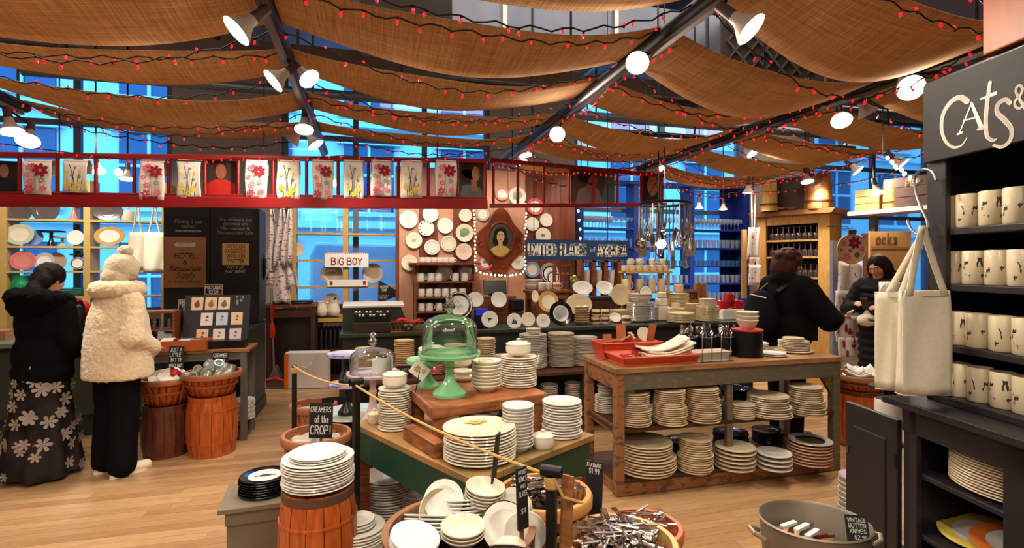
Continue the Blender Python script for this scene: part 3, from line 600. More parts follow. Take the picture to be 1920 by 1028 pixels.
portrait(861, 300, 907, 374, PVV, 'painted profile portrait of a brown haired woman facing right', (76, 66, 56), (('dress', (122, 138, 136), [[(-.5, 0), (.5, 0), (.4, .28), (.1, .38), (-.35, .36)]]), ('neck', (196, 140, 106), [[(.0, .2), (.26, .2), (.2, .5), (-.02, .5)]]), ('hair', (64, 36, 24), [(-.05, .74, .36, .22), (-.2, .6, .22, .18)]), ('face', (214, 156, 122), [(.17, .66, .16, .2), [(.28, .7), (.4, .62), (.3, .58)]])))
portrait(1070, 316, 1152, 384, PVV + .12, 'painted portrait of a seated woman in grey by a pale green curtain', (96, 84, 68), (('curtain', (110, 136, 120), [[(.2, 0), (.5, 0), (.5, 1), (.32, 1)]]), ('dress', (150, 150, 150), [[(-.4, 0), (.25, 0), (.12, .46), (-.1, .55), (-.32, .4)]]), ('hair', (32, 24, 22), [(-.14, .78, .2, .2)]), ('face', (178, 124, 92), [(.0, .66, .1, .17), [(-.2, .3), (-.1, .3), (-.02, .6), (-.1, .6)]])))
portrait(1203, 326, 1240, 384, PVV + .12, 'painted portrait of a bald old man at the ladder right end', (52, 34, 28), (('coat', (44, 36, 34), [[(-.5, 0), (.5, 0), (.4, .3), (.1, .4), (-.35, .35)]]), ('face', (206, 140, 96), [(.05, .62, .27, .34)]), ('beard', (190, 150, 120), [(.03, .36, .12, .1)])))
# ------------------------------------------------------------------ left display shelves in the window
SV = 8.05
def shelfunit(name, label, pxs, ys, v, dep, m, postw=.07, z0=0, z1=2.7, th=.025, pxref=None):
    o = E(name, label, 'shelf', (0, 0, 0)); us = [PV(x, HZ, v).x for x in pxs]
    for u in us: BLD(MB().box((u, v + dep / 2, (z0 + z1) / 2), (postw, dep, z1 - z0)), 'post', m, o)
    zs = []
    for y in ys:
        z = PV(pxref or (pxs[0] + pxs[-1]) / 2, y, v).z; zs.append(z); 
        for a, c in zip(us, us[1:]): BLD(MB().box(((a + c) / 2, v + dep / 2, z - th / 2), (c - a - postw, dep, th)), 'shelf_board', m, o)
    return zs
zl = shelfunit('window_shelves', 'yellow shelf unit of plates in the far left window', (6, 163, 308), (412, 462, 508, 556), SV, .26, mat('pale_yellow_paint', (214, 178, 104), .5, var=.1))
pk = {k: mat('glaze_' + k, c, .15, coat=.4) for k, c in dict(slate=(92, 84, 84), pink=(222, 140, 128), blue=(120, 160, 220), silver=(190, 186, 180), rose=(226, 110, 112), green=(150, 190, 140), sage=(196, 206, 180), taupe=(176, 156, 132), navy=(24, 26, 40), yellow=(230, 200, 90), orange=(226, 120, 50), red=(190, 24, 34), gold=(206, 160, 90), brownband=(90, 60, 48)).items()}
for px, py, r, lab, kw in ((37, 399, 19, 'dark oval plate upright on the top left window shelf', dict(body=pk['slate'], sx=1.1)), (87, 394, 23, 'large dark round plate upright on the top window shelf', dict(body=pk['slate'])),
    (38, 440, 20, 'cream scalloped plate on a stand, second window shelf', dict(sx=1.15, rim=pk['sage'], kind='rim')), (66, 446, 14, 'pale blue plate behind the cream one on second window shelf', dict(body=pk['blue'])),
    (142, 446, 14, 'pale pink plate at the right of the second window shelf', dict(body=white)), (203, 397, 17, 'dark oval platter on the top shelf of the right window bay', dict(body=pk['slate'], sx=1.5)),
    (206, 443, 18, 'oval platter with orange scalloped top edge in right window bay', dict(body=white, rim=pk['gold'], kind='rim', sx=1.4)), (44, 489, 18, 'copper pink scalloped plate on the third window shelf', dict(body=pk['pink'], rim=pk['rose'], kind='ring', sx=1.15)),
    (106, 491, 17, 'grey plate leaning behind the silver bowl on third window shelf', dict(body=pk['taupe'])), (84, 491, 17, 'silver edged bowl standing upright on the third window shelf', dict(body=white, rim=pk['silver'], kind='rim')), (146, 494, 12, 'small white plate with dark print on the third window shelf', dict(body=white, rim=pk['slate'], kind='ring'))):
    standplate(px, py, r, SV + (.10 if 'behind' in lab else .05), lab, **kw)
def cakestand(p, r, h, m, label, foot=.55, pm_=None, n=36, cat='cake stand'):
    o = E('cake_stand', label, cat, p)
    BLD(MB().lathe([(0, h - .02), (.3 * r, h - .018), (.95 * r, h - .01), (r, h + .004), (.99 * r, h + .012), (.93 * r, h + .006), (0, h + .004)], n), 'plate', pm_ or m, o)
    BLD(MB().lathe([(0, 0), (foot * r, 0), (foot * r, .012), (foot * r * .86, .06 * h + .012), (.2 * r, .32 * h), (.13 * r, .5 * h), (.13 * r, .62 * h), (.16 * r, .64 * h), (.16 * r, .68 * h), (.12 * r, .7 * h), (.14 * r, h - .02), (.3 * r, h - .016)], n), 'pedestal', m, o); return o
def onshelf(px, v, z): q = PV(px, HZ, v); return V((q.x, v, z))
cakestand(onshelf(96, SV + .14, zl[1]), .15, .19, pk['navy'], 'black cake stand on the second window shelf', .35)
cakestand(onshelf(117, SV + .2, zl[1]), .1, .12, pk['sage'], 'pale green small cake stand behind the black one', .5)
cakestand(onshelf(138, SV + .14, zl[0]), .1, .3, pk['pink'], 'mauve tall cake stand on the top window shelf', .55)
cakestand(onshelf(150, SV + .2, zl[2]), .11, .21, pk['slate'], 'dark cake stand behind the small plate on third window shelf', .3)
lidded(onshelf(240, SV + .12, zl[0]), .09, .16, 'white lidded teapot bowl on the right bay top window shelf', white)
def pitcher(p, r, h, m, label, rz=0, cat='pitcher'):
    o = E('pitcher', label, cat, p, rz)
    b = MB(); b.lathe([(0, 0), (r * .75, 0), (r * .95, .15 * h), (r, .35 * h), (r * .8, .68 * h), (r * .68, .85 * h), (r * .8, h), (r * .72, h), (r * .6, .85 * h), (r * .7, .6 * h), (0, .1 * h)], 20)
    BLD(b, 'body', m, o); BLD(MB().tube([V((-r * .6, 0, .9 * h)), V((-r * 1.3, 0, .92 * h)), V((-r * 1.6, 0, .7 * h)), V((-r * 1.3, 0, .4 * h)), V((-r * .9, 0, .26 * h))], .1 * r, 6), 'handle', m, o)
    BLD(MB().add([(r * .55, -.3 * r, .98 * h), (r * .55, .3 * r, .98 * h), (r * 1.15, 0, 1.05 * h), (r * .66, 0, .72 * h)], [(0, 2, 3), (2, 1, 3), (0, 1, 2)]), 'spout', m, o); return o
pitcher(onshelf(40, SV + .1, zl[3]), .12, .27, mat('green_glaze', (30, 150, 100), .15, coat=.5), 'green glass pitcher on the lowest window shelf', R(20))
stack(0, 0, 0, .17, 2, .02, 'in teal glass on the lowest window shelf', body=mat('teal_glass', (40, 160, 190), .1, coat=.5), kind='bowl', cat='bowl', base=onshelf(140, SV + .13, zl[3]), noun='teal bowl')
for px, lab, k in ((258, 'natural canvas tote bag hanging in the left window, front one', 0), (290, 'natural canvas tote bag hanging beside the dark sign board', 1)):
    p = PV(px, 418, 7.6 - k * .1); o = E('tote_bag', lab, 'bag', p); w, h = (.18, .47) if k == 0 else (.21, .5)
    BLD(MB().grid(lambda a, c: ((a - .5) * w * (1 + .15 * c), -.03 * sin(pi * a) - .015 * sin(9 * a + c * 4) * c, -.12 - h * c), 10, 8), 'bag_body', canvas, o).modifiers.new('t', 'SOLIDIFY').thickness = .01
    s = MB(); [s.tube([(x * w, 0, -.14), (x * w * .5, -.01, .0), (x * .03, 0, .24)], .012, 5) for x in (-.3, .3)]; BLD(s, 'strap', canvas, o)
    hk = MB(); hk.tube([(0, 0, .24), (0, .05, .28), (0, SV - (7.5 - k * .1) + .1, .29)], .008, 6); BLD(hk, 'hook', iron, o)
# ------------------------------------------------------------------ dark sign boards over the till
BV = 6.3
bd = E('sign_cabinet', 'tall black cabinet with painted notices behind the till', 'cabinet', (0, 0, 0))
bp = mat('black_board', (34, 33, 34), .6, var=.2)
ua, ub, uc = PV(305, HZ, BV).x, PV(393, HZ, BV).x, PV(484, HZ, BV).x; zt = 2.22
BLD(MB().box(((ua + ub) / 2, BV + .2, zt / 2 + .455), (ub - ua - .01, .38, zt - .89)), 'left_panel', bp, bd); BLD(MB().box(((ub + uc) / 2, BV + .2, zt / 2 + .49), (uc - ub - .01, .38, zt - .984)), 'right_panel', bp, bd)
BLD(MB().box((uc + .004, BV + .2, 1.6), (.012, .36, 1.22)), 'side_board', dgreen, bd)
def bt(text, px, py, hpx, m, shear=0, wpx=None, v=BV): q = PV(px, py, v - .004); k = depth(q) / FP; return bfont(text, hpx * k * 1.35, m, bd, (q.x, q.y, q.z), shear=shear, wmax=wpx * k if wpx else None)
gw = mat('faded_white', (150, 146, 142), .8)
bt('Dishing it out\nonline!', 352, 420, 8, gw, .3, 46); bt('www.fishseddy.com', 353, 433, 4, chalkw, 0, 50)
bt('Our dishware and\nglassware are', 441, 416, 6.5, gw, .2, 56); bt('Microwave &\nDishwasher-Safe', 441, 433, 7, gw, 0, 62); bt("We're on\nyour table!", 440, 505, 6.5, chalkw, .3, 36)
def signon(label, x0, y0, x1, y1, m, v=BV):
    a, c = PV(x0, y0, v - .008), PV(x1, y1, v - .008); return board('notice_board', label, 'sign', ((a.x + c.x) / 2, v - .009, c.z), c.x - a.x, a.z - c.z, m, 0)
s1 = signon('brown kraft notice with hotel supply lettering on the black cabinet', 308, 444, 386, 539, kraft); ink = mat('black_ink', (24, 18, 16), .8)
def on(o, text, rx, rz_, h, m, wmax=None, shear=0): return bfont(text, h, m, o, (rx, -.006, rz_), shear=shear, wmax=wmax)
on(s1, 'HOTEL', 0, .33, .085, ink, .2); on(s1, '&', 0, .262, .07, ink); on(s1, 'Restaurant\nSupply', 0, .165, .085, ink, .3, .35); on(s1, 'AT YOUR SERVICE!', 0, .06, .04, ink, .31)
lb = MB().prism([(-.09, .43), (.09, .43), (.1, .455), (.08, .47), (-.08, .47), (-.1, .455)], -.006, -.003); BLD(lb, 'label_plate', chalkw, s1)
on(s1, 'FISHS EDDY', 0, .448, .026, kraft, .13).location.y = -.0075
s2 = signon('tan square notice about following online on the black cabinet', 417, 456, 467, 497, mat('tan_card', (236, 196, 128), .8))
on(s2, "WE'RE ON\nFACEBOOK\nWE'RE ON\nTWITTER", 0, .118, .062, ink, .2)
# ------------------------------------------------------------------ left counter and till area
cz = .89
lc = E('service_counter', 'long dark green service counter with two customers standing at it', 'counter', (0, 0, 0))
BLD(MB().box((-3.49, 6.3, cz / 2 - .02), (3.92, .78, cz - .04)), 'counter_body', dgreen, lc); BLD(MB().box((-3.49, 6.27, cz - .02), (3.93, .86, .045)), 'worktop', mat('grey_green_top', (120, 122, 112), .4), lc, bev=.005)
BLD(MB().box((-3.49, 5.895, .07), (3.92, .03, .14)), 'plinth', mat('plinth_green', (36, 42, 36), .5), lc)
for x in (-4.8, -4.1, -3.4, -2.7, -2.0): BLD(MB().box((x, 5.9, .5), (.5, .02, .62)), 'panel', mat('panel_green', (52, 58, 48), .5), lc, bev=.006)
ke = E('counter_end', 'dark green end cabinet of the till counter beside the aisle', 'cabinet', (-1.33, 6.23, 0))
BLD(MB().box((0, 0, .47), (.34, .92, .94)), 'body', dgreen, ke); BLD(MB().box((0, 0, .955), (.37, .95, .03)), 'top', dgreen, ke, bev=.004); BLD(MB().box((0, 0, .06), (.37, .95, .12)), 'plinth', dgreen, ke, bev=.01)
for i, (x, y, z, w, d_, h, m, lab) in enumerate(((-3.75, 6.1, cz, .3, .22, .03, paper, 'low pile of white paper by the dark coated customer'), (-4.35, 6.05, cz, .34, .3, .05, paper, 'stack of wrapping paper at the far left counter end'), (-3.45, 6.2, cz, .24, .2, .09, kraft, 'small cardboard box between the two customers'),
        (-3.62, 6.35, cz, .2, .2, .07, paper, 'stack of cards on the counter behind the cardboard box'), (-4.0, 6.5, cz, .5, .2, .1, paper, 'white box on the back of the counter'))):
    o = E('paper_stack', lab, 'paper', (x, y, z + .003), R(i * 7 - 10)); n = 5
    for k in range(n): BLD(MB().box((0, 0, h * (k + .5) / n), (w - .004 * (k % 2), d_ - .006 * (k % 3), h / n - .001)), 'sheet_bundle', m, o)
wg = E('wig_head', 'red bobbed wig on a mannequin head beside the window shelf', 'mannequin', onshelf(151, 6.6, .893))
BLD(MB().lathe([(0, 0), (.09, 0), (.07, .03), (.04, .06), (.045, .12), (.07, .16), (.075, .22), (.06, .28), (0, .31)], 16), 'head', mat('mannequin_grey', (60, 56, 56), .5), wg)
BLD(MB().grid(lambda a, c: ((.1 + .012 * sin(9 * a * pi)) * (1 - .12 * (1 - c)) * sin(min(1, .02 + c * 1.6) * pi / 2) * cos(2 * pi * (a * .72 - .11)), (.1 + .008 * sin(15 * a)) * sin(min(1, .02 + c * 1.6) * pi / 2) * sin(2 * pi * (a * .72 - .11)), .34 - .33 * c ** 1.4), 24, 10), 'wig', mat('red_wig', (206, 12, 22), .45, bump=.3, bs=60), wg).modifiers.new('t', 'SOLIDIFY').thickness = .015
prn = E('receipt_till', 'black till screen with receipt printer on the counter right of fur coat', 'till', (-2.62, 6.25, cz + .002))
BLD(MB().box((0, .05, .1), (.22, .2, .2)), 'printer', mat('printer_grey', (120, 116, 118), .4), prn, bev=.02); BLD(MB().box((.08, .16, .31), (.3, .04, .2)), 'screen', jet, prn, bev=.01); BLD(MB().cyl((.05, .18, .0), (.05, .18, .25), .03), 'stand', jet, prn)
# front table with grey legs and its goods
TZ = .84
tb = E('display_table', 'grey legged wooden table with postcards behind the two barrels', 'table', (0, 0, 0)); gp = mat('grey_paint', (112, 106, 98), .6, var=.2)
t0, t1 = PZ(248, 668, TZ), PZ(452, 660, TZ); tv = 5.36
BLD(MB().box(((t0.x + t1.x) / 2, tv + .17, TZ - .015), (t1.x - t0.x + .06, .4, .03)), 'tabletop', wood, tb, bev=.004)
BLD(MB().box(((t0.x + t1.x) / 2, tv, TZ - .065), (t1.x - t0.x, .025, .07)), 'apron', gp, tb)
for x in (t0.x + .02, t1.x - .02):
    for y in (tv + .0, tv + .34): BLD(MB().box((x, y, (TZ - .03) / 2), (.05, .05, TZ - .03)), 'leg', gp, tb)
BLD(MB().box(((t0.x + t1.x) / 2, tv + .17, .14), (t1.x - t0.x - .05, .32, .02)), 'lower_shelf', gp, tb)
for i, (x, n) in enumerate(((.13, 15), (.35, 14), (.56, 13), (.75, 14))):
    stack(0, 0, 0, .12, n, .013, 'pile under the postcard table, %s from left' % ORD[i + 1], body=white, base=V((t0.x + x, tv + .17, .151)), nseg=20, jit=.003, join=True)
pc = E('postcard_rack', 'black sloped postcard rack with rows of cards on the table', 'rack', V((PV(404, HZ, tv + .2).x, tv + .16, TZ + .001)))
pw, ph_ = .56, .48
BLD(MB().box((0, .09, ph_ / 2), (pw, .02, ph_), Matrix.Rotation(R(-14), 3, 'X')), 'back_panel', bp, pc); BLD(MB().box((0, -.07, .035), (pw + .02, .14, .07)), 'tray', jet, pc)
BLD(MB().bar((.2, .13, .4), (.2, .17, .0), .02, .02), 'strut', jet, pc)
cards = [(-.62, .83, (214, 190, 170)), (-.2, .83, (220, 190, 160)), (.2, .83, (226, 206, 170)), (-.3, .52, (222, 212, 206)), (.16, .52, (190, 206, 226)), (.62, .52, (226, 194, 160)), (-.4, .2, (216, 184, 148)), (.1, .2, (226, 212, 200)), (.6, .2, (222, 200, 214))]
Rm = Matrix.Rotation(R(-14), 3, 'X')
for i, (x, z, c) in enumerate(cards):
    q = V((0, .09, ph_ / 2)) + Rm @ V((x * pw / 2, -.013, (z - .5) * ph_)); cd = BLD(MB().box((0, 0, 0), (.1, .004, .12)), 'postcard', mat('card_%d' % i, c, .8), pc, q, (R(-14), 0, 0))
    m = MB(); m.disc(0, -.01, .025 if i < 3 else .012, .03 if i < 3 else .008, -.003, 9); m.disc(.005, .022, .012, .012, -.0032, 8); BLD(m, 'picture', mat('card_ink_%d' % (i % 3), ((120, 60, 50), (150, 110, 60), (110, 100, 100))[i % 3], .8), cd)
bfont("You're\na mess", .04, chalkw, pc, V((0, .09, ph_ / 2)) + Rm @ V((.68 * pw / 2, -.012, .36 * ph_)), rot=(R(76), R(90), 0))
def csign(px, py0, py1, wpx, Y, label, lines, frame=None, lean=8, yaw=0, matl=chalk, wt=.13):
    p = P(px, py1, Y); k = Y / FP; return board('chalkboard_sign', label, 'sign', p, wpx * k, (py1 - py0) * k, matl, -TH * .6 + yaw, lines, frame=frame, lean=lean, wt=wt)
tanw = mat('light_wood_edge', (176, 136, 92), .6)
def ctrs(Y0): return Y0
csign(401, 533, 553, 33, 5.42, 'small black postcards price sign above the postcard rack', [('POSTCARDS', 0, .68, .3, .86), ('$2.00', 0, .28, .3, .5)], tanw, 0)
csign(347, 561, 622, 32, 5.06, 'tall leaning enamel pins price sign left of the postcard rack', [('ENAMEL', 0, .9, .1, .8), ('PINS', 0, .79, .1, .6), ('$12', 0, .68, .1, .4)], tanw, 10)
csign(281, 599, 640, 26, 4.95, 'black vintage juice glasses price sign beside the fur coat', [('VINTAGE', 0, .9, .12, .85), ('1960s', 0, .72, .12, .6), ('JUICE', 0, .55, .12, .6), ('GLASSES', 0, .38, .12, .85), ('$8.95', 0, .2, .12, .6)], tanw, 5)
pb = E('pin_box', 'flat orange wooden tray of cards at the table front', 'box', V((PV(333, HZ, 5.28).x, tv + .06, TZ + .001)))
bx = MB(); w_, d_ = .42, .2; bx.box((0, 0, .006), (w_, d_, .012)); [bx.box((s_ * w_ / 2, 0, .045), (.012, d_, .09)) for s_ in (-1, 1)]; [bx.box((0, s_ * d_ / 2, .045), (w_, .012, .09)) for s_ in (-1, 1)]
BLD(bx, 'tray', mat('orange_wood', (190, 92, 40), .5, var=.2), pb)
for i, (x, c) in enumerate(((-.13, (226, 216, 200)), (.02, (160, 200, 220)), (.12, (230, 222, 206)))): BLD(MB().box((x, 0, .085), (.1, .14, .004), Matrix.Rotation(R(12 - 10 * i), 3, 'X')), 'card', mat('tray_card_%d' % i, c, .8), pb)
ws = E('small_wood_shelf', 'small open wooden shelf of juice glasses on the table beside coat', 'shelf', V((PV(293, HZ, 5.5).x, tv + .22, TZ + .001)))
for x in (-.14, .14): BLD(MB().box((x, 0, .17), (.02, .18, .34)), 'side', rwood, ws)
for z in (.012, .17, .335): BLD(MB().box((0, 0, z), (.26, .18, .02)), 'board', rwood, ws)
TUM = MB().lathe([(0, 0), (.028, 0), (.033, .09), (.031, .09), (.027, .008), (0, .008)], 12).mesh('tumbler', glass)
for i in range(4): OB('juice_glass', TUM, None, ws.location + V((-.09 + .06 * i, -.03, .181)), label='small juice glass on the wooden table shelf, %s from the left' % ORD[i + 1], cat='glass', group='juice glasses on the small shelf')
# two barrels with bushel baskets
def barrel(p, r, h, m, hoop, label, name='wooden_barrel'):
    o = E(name, label, 'barrel', p); n = 14
    for k in range(n):
        st = MB(); a0, a1 = 2 * pi * k / n + .012, 2 * pi * (k + 1) / n - .012
        st.grid(lambda a, c: ((r * (.86 + .14 * sin(pi * c) ** .8)) * cos(a0 + (a1 - a0) * a), (r * (.86 + .14 * sin(pi * c) ** .8)) * sin(a0 + (a1 - a0) * a), h * c), 2, 8); BLD(st, 'stave', m, o)
    BLD(MB().lathe([(0, 0), (r * .84, 0), (r * .96, h * .5), (r * .84, h * .97), (0, h * .97)], 24), 'head', m, o)
    for c, hw in ((.03, .012), (.24, .006), (.76, .006), (.96, .018)): rr = r * (.86 + .14 * sin(pi * c) ** .8) + .004; BLD(MB().lathe([(rr - .01, h * c - hw), (rr, h * c - hw), (rr, h * c + hw), (rr - .01, h * c + hw)], 28), 'hoop', hoop if hw > .01 else m, o)
    return o
orw = mat('orange_barrel_wood', (204, 102, 40), .4, col2=(160, 72, 26), vs=4, stretch=(12, 12, 1.5), coat=.2); drw = mat('dark_barrel_wood', (112, 58, 32), .45, col2=(74, 36, 22), vs=4, stretch=(12, 12, 1.5), coat=.15)
bask = mat('basket_wood', (190, 124, 78), .5, col2=(152, 92, 54), vs=5, stretch=(10, 10, 2), bump=.1); baskd = mat('basket_rim', (164, 102, 64), .5, var=.2); basko = mat('basket_orange', (196, 92, 36), .45, col2=(160, 66, 26), vs=5, stretch=(10, 10, 2))
def basket(p, r, h, label, m=bask, n=20, rim=baskd, taper=.8, fill=None, cat='basket'):
    o = E('bushel_basket', label, cat, p)
    for k in range(n):
        s = MB(); a0, a1 = 2 * pi * k / n + .02, 2 * pi * (k + 1) / n - .02; off = .003 * (k % 2)
        s.grid(lambda a, c: ((r * (taper + (1 - taper) * c) - off) * cos(a0 + (a1 - a0) * a), (r * (taper + (1 - taper) * c) - off) * sin(a0 + (a1 - a0) * a), h * c), 2, 3)
        x = BLD(s, 'slat', m, o); x.modifiers.new('t', 'SOLIDIFY').thickness = .006
    BLD(MB().lathe([(0, .004), (r * taper * .98, .004), (r * taper * .98, .012), (0, .012)], 24), 'bottom', m, o)
    BLD(MB().lathe([(r - .012, h - .03), (r + .012, h - .03), (r + .014, h), (r + .006, h + .012), (r - .012, h + .012), (r - .012, h - .03)], 36), 'rim', rim, o)
    BLD(MB().lathe([(r * (taper + (1 - taper) * .5) - .004, h * .45), (r * (taper + (1 - taper) * .5) + .007, h * .45), (r * (taper + (1 - taper) * .58) + .007, h * .55), (r * (taper + (1 - taper) * .58) - .004, h * .55)], 36), 'hoop', rim, o)
    return o
b1 = back(PZ(312, 862, 0), .17); barrel(b1, .185, .43, drw, drw, 'dark brown wooden barrel under the left bushel basket')
b2 = back(PZ(398, 861, 0), .19); barrel(b2, .20, .5, orw, orw, 'orange wooden barrel under the basket of glass creamers')
basket(b1 + V((0, 0, .432)), .205, .21, 'orange bushel basket of small dishes on the dark barrel', basko, taper=.7)
basket(b2 + V((0, 0, .502)), .222, .18, 'orange bushel basket of glass creamers on the orange barrel', basko, taper=.72)
for i in range(11):
    a = i * 2.4; rr = .13 * sqrt(i / 11); c = b1 + V((rr * cos(a), rr * sin(a), .62 + .02 * (i % 3)))
    if i == 5:
        k = E('mini_dish', 'red spotted small dish in the basket on the dark barrel', 'dish', c); BLD(MB().sphere((0, 0, .02), .045, 12, 8), 'cup', mat('red_spotted', (170, 20, 34), .3), k); continue
    OB('mini_dish', plate_me(.06, .008, white, None, 'bowl', 16), None, c, (random.uniform(-1.0, 1.0), random.uniform(-.9, .9), 0), (1.5, 1, 1), label='small white dish in the basket on dark barrel, %s counted from the centre' % ORD[i + 1], cat='dish', group='small dishes in the basket')
CRM = MB().lathe([(0, 0), (.028, 0), (.036, .03), (.03, .06), (.034, .075), (.031, .075), (.027, .058), (.032, .03), (0, .006)], 12).mesh('creamer', glassmat('creamer_glass', (240, 244, 238), .45, .1, .6))
for i in range(30):
    a = i * 2.4; rr = .17 * sqrt((i % 20) / 20); c = b2 + V((rr * cos(a), rr * sin(a), .615 + .05 * (i // 10) * (1 - rr * 3) + random.uniform(0, .02)))
    OB('glass_creamer', CRM, None, c, (random.uniform(-1.2, 1.2), random.uniform(-1.2, 1.2), 0), label='clear glass creamer in the orange barrel basket, %s of the %s layer from the middle' % (ORD[i % 10 + 1], ('bottom', 'middle', 'top')[i // 10]), cat='creamer', group='glass creamers heaped in the basket')
def stakesign(px, py0, py1, wpx, Y, zbot, label, lines, yaw=0, lean=4, wt=.13, stake=True):
    o = csign(px, py0, py1, wpx, Y, label, lines, None, lean, yaw, wt=wt)
    if stake:
        zz = zbot - o.location.z; BLD(MB().box((0, .008, (zz + .05) / 2), (.015, .006, .05 - zz)), 'stake', wood, o)
    return o
stakesign(330, 650, 693, 26, depth(b1) + .1, .45, 'black chalk sign standing in the basket on dark barrel', [('JUST A', -.02, .86, .15, .8), ('LITTLE', -.05, .64, .15, .75), ('BIT OF', .05, .42, .15, .75), ('WHAT NOT', 0, .17, .13, .9)])
stakesign(413, 660, 690, 28, depth(b2) + .1, .52, 'black creamer price sign standing among the glass creamers', [('CREAMER', 0, .78, .22, .88), ('$9.98', 0, .4, .2, .6)])
# ------------------------------------------------------------------ middle window: yellow shelves
yz = shelfunit('window_shelves', 'yellow shelf unit in the middle window under the white painted sign', (550, 648, 757), (437, 487, 537, 590), 8.1, .18, yellow, .075, .93, 2.6, .03, 648)
def signp(px0, py0, px1, py1, v, th=.02): a, c = PV(px0, py0, v), PV(px1, py1, v); return V(((a.x + c.x) / 2, v, c.z)), c.x - a.x, a.z - c.z
redink = mat('red_sign_paint', (170, 20, 30), .7)
c, w, h = signp(609, 474, 691, 501, 8.07)
sg = board('painted_sign', 'white sign with large red hand-painted letters in middle window', 'sign', c, w, h, mat('sign_white', (240, 238, 234), .7), 0, [('BiG BOY', 0, .4, .46, .86)], redink, th=.02, wt=.16)
m = MB()
for k in range(22): m.flat([(-w / 2 + w * (k + .1) / 22, h * .93), (-w / 2 + w * (k + .5) / 22, h * .93), (-w / 2 + w * (k + .9) / 22, h), (-w / 2 + w * (k + .5) / 22, h)], -.012)
BLD(m, 'stripe_trim', redink, sg)
c, w, h = signp(614, 525, 690, 537, 8.08)
sg = board('paper_banner', 'long narrow white paper strip with red ends on middle window shelf', 'sign', c, w, h, paper, 0); m = MB(); [m.flat([(x - .02, .02), (x + .02, .02), (x + .02, h - .02), (x - .02, h - .02)], -.006) for x in (-w / 2 + .05, w / 2 - .05)]; BLD(m, 'red_mark', redink, sg)
for px, py, r, lab, kw in ((622, 514, 20, 'large taupe plate below the left side of the white painted sign', {}), (699, 513, 19, 'large taupe bowl plate below the right side of the white painted sign', dict(rim=pk['silver'], kind='rim')), (621, 566, 16, 'grey plate with a dark bird behind the sill pitchers', {}), (558, 468, 13, 'pale plate half hidden by hanging towels in the middle window', dict(body=grayw))):
    k = dict(body=pk['taupe']); k.update(kw)
    o = standplate(px, py, r, 8.2, lab, **k)
    if 'bird' in lab: m = MB(); m.disc(0, 0, .05, .025, 0, 12); stroke(m, [(.03, .01), (.06, .05)], .02, 0); b = BLD(m, 'bird_print', ink, o, (0, 0, .016), (R(-90), 0, 0))
for px, r, h, lab, col, rz in ((603, .085, .2, 'cream round pitcher on the sill, left of the bird plate', cream, R(180)), (626, .09, .21, 'cream round pitcher on the sill in front of bird plate', cream, 0), (667, .075, .19, 'grey cream pitcher on the sill right of the post', grayw, R(180)), (690, .075, .2, 'white pitcher on the sill, second right of the post', cream, R(180)), (580, .06, .11, 'small white pitcher at the left of the sill', white, 0), (564, .05, .09, 'small white cup pitcher beside the dark tablet', white, 0)):
    pitcher(onshelf(px, 8.0, yz[3]), r, h, col, lab, rz)
si = E('sill_board', 'wide cream window sill board under the middle window shelves', 'sill', (0, 0, 0)); a, c_ = PV(590, 590, 8.0), PV(760, 590, 8.0)
BLD(MB().box(((a.x + c_.x) / 2, 8.1, yz[3] - .06), (c_.x - a.x - .1, .3, .05)), 'board', yellow, si); BLD(MB().box(((a.x + c_.x) / 2, 8.17, yz[3] - .14), (c_.x - a.x - .2, .04, .1)), 'apron', white, si)
rd = E('cast_iron_radiator', 'black cast iron radiator under the middle window', 'radiator', V((PV(620, HZ, 8.1).x, 8.1, .05)))
for k in range(9):
    x = (k - 4) * .062; s = MB(); s.tube([(x, -.06, 0), (x, -.06, .62), (x, -.03, .66), (x, .03, .66), (x, .06, .62), (x, .06, 0)], .024, 8); BLD(s, 'radiator_section', iron, rd)
BLD(MB().cyl((-.27, 0, .1), (.27, 0, .1), .02), 'pipe', iron, rd)
# desk, tablet, bag, broom, hanging towels
dk = E('side_desk', 'dark brown wooden desk against the wall left of radiator', 'desk', V((PV(546, HZ, 7.8).x, 7.87, 0)))
BLD(MB().box((0, 0, 1.055), (.66, .38, .04)), 'top', rwood, dk, bev=.004); BLD(MB().box((.02, -.15, .96), (.54, .03, .12)), 'apron', dwood, dk); BLD(MB().box((.02, .02, .5), (.46, .26, .9)), 'cupboard', mat('dark_desk', (44, 28, 22), .5, var=.3), dk)
for x in (-.27, .29):
    for y in (-.15, .15): BLD(MB().box((x, y, .52), (.06, .06, 1.03)), 'leg', dwood, dk)
tl = E('laptop', 'closed black laptop lying on the dark brown desk', 'laptop', V((dk.location.x + .02, 7.84, 1.077))); BLD(MB().box((0, 0, .012), (.5, .3, .024)), 'base', iron, tl, bev=.006); BLD(MB().box((0, 0, .034), (.5, .3, .016)), 'lid', jet, tl, bev=.006); BLD(MB().box((.12, -.152, .02), (.12, .004, .012)), 'latch', brushed, tl)
st = E('low_stool', 'low brown wooden stool under the radiator right of the shopping bag', 'stool', V((PV(634, HZ, 7.7).x, 7.72, 0))); BLD(MB().box((0, 0, .41), (.5, .3, .04)), 'seat', dwood, st); [BLD(MB().box((x, y, .195), (.05, .05, .39)), 'leg', dwood, st) for x in (-.2, .2) for y in (-.1, .1)]
bgp = PZ(578, 726, 0) + V((.0, -.02, 0)); bg = E('shopping_bag', 'large white shopping bag with orange side standing on the floor', 'bag', bgp, R(-10)); bw, bh = .54, .47
bagm = mat('white_bag', (226, 220, 214), .5); ora = mat('orange_bag', (236, 110, 30), .5)
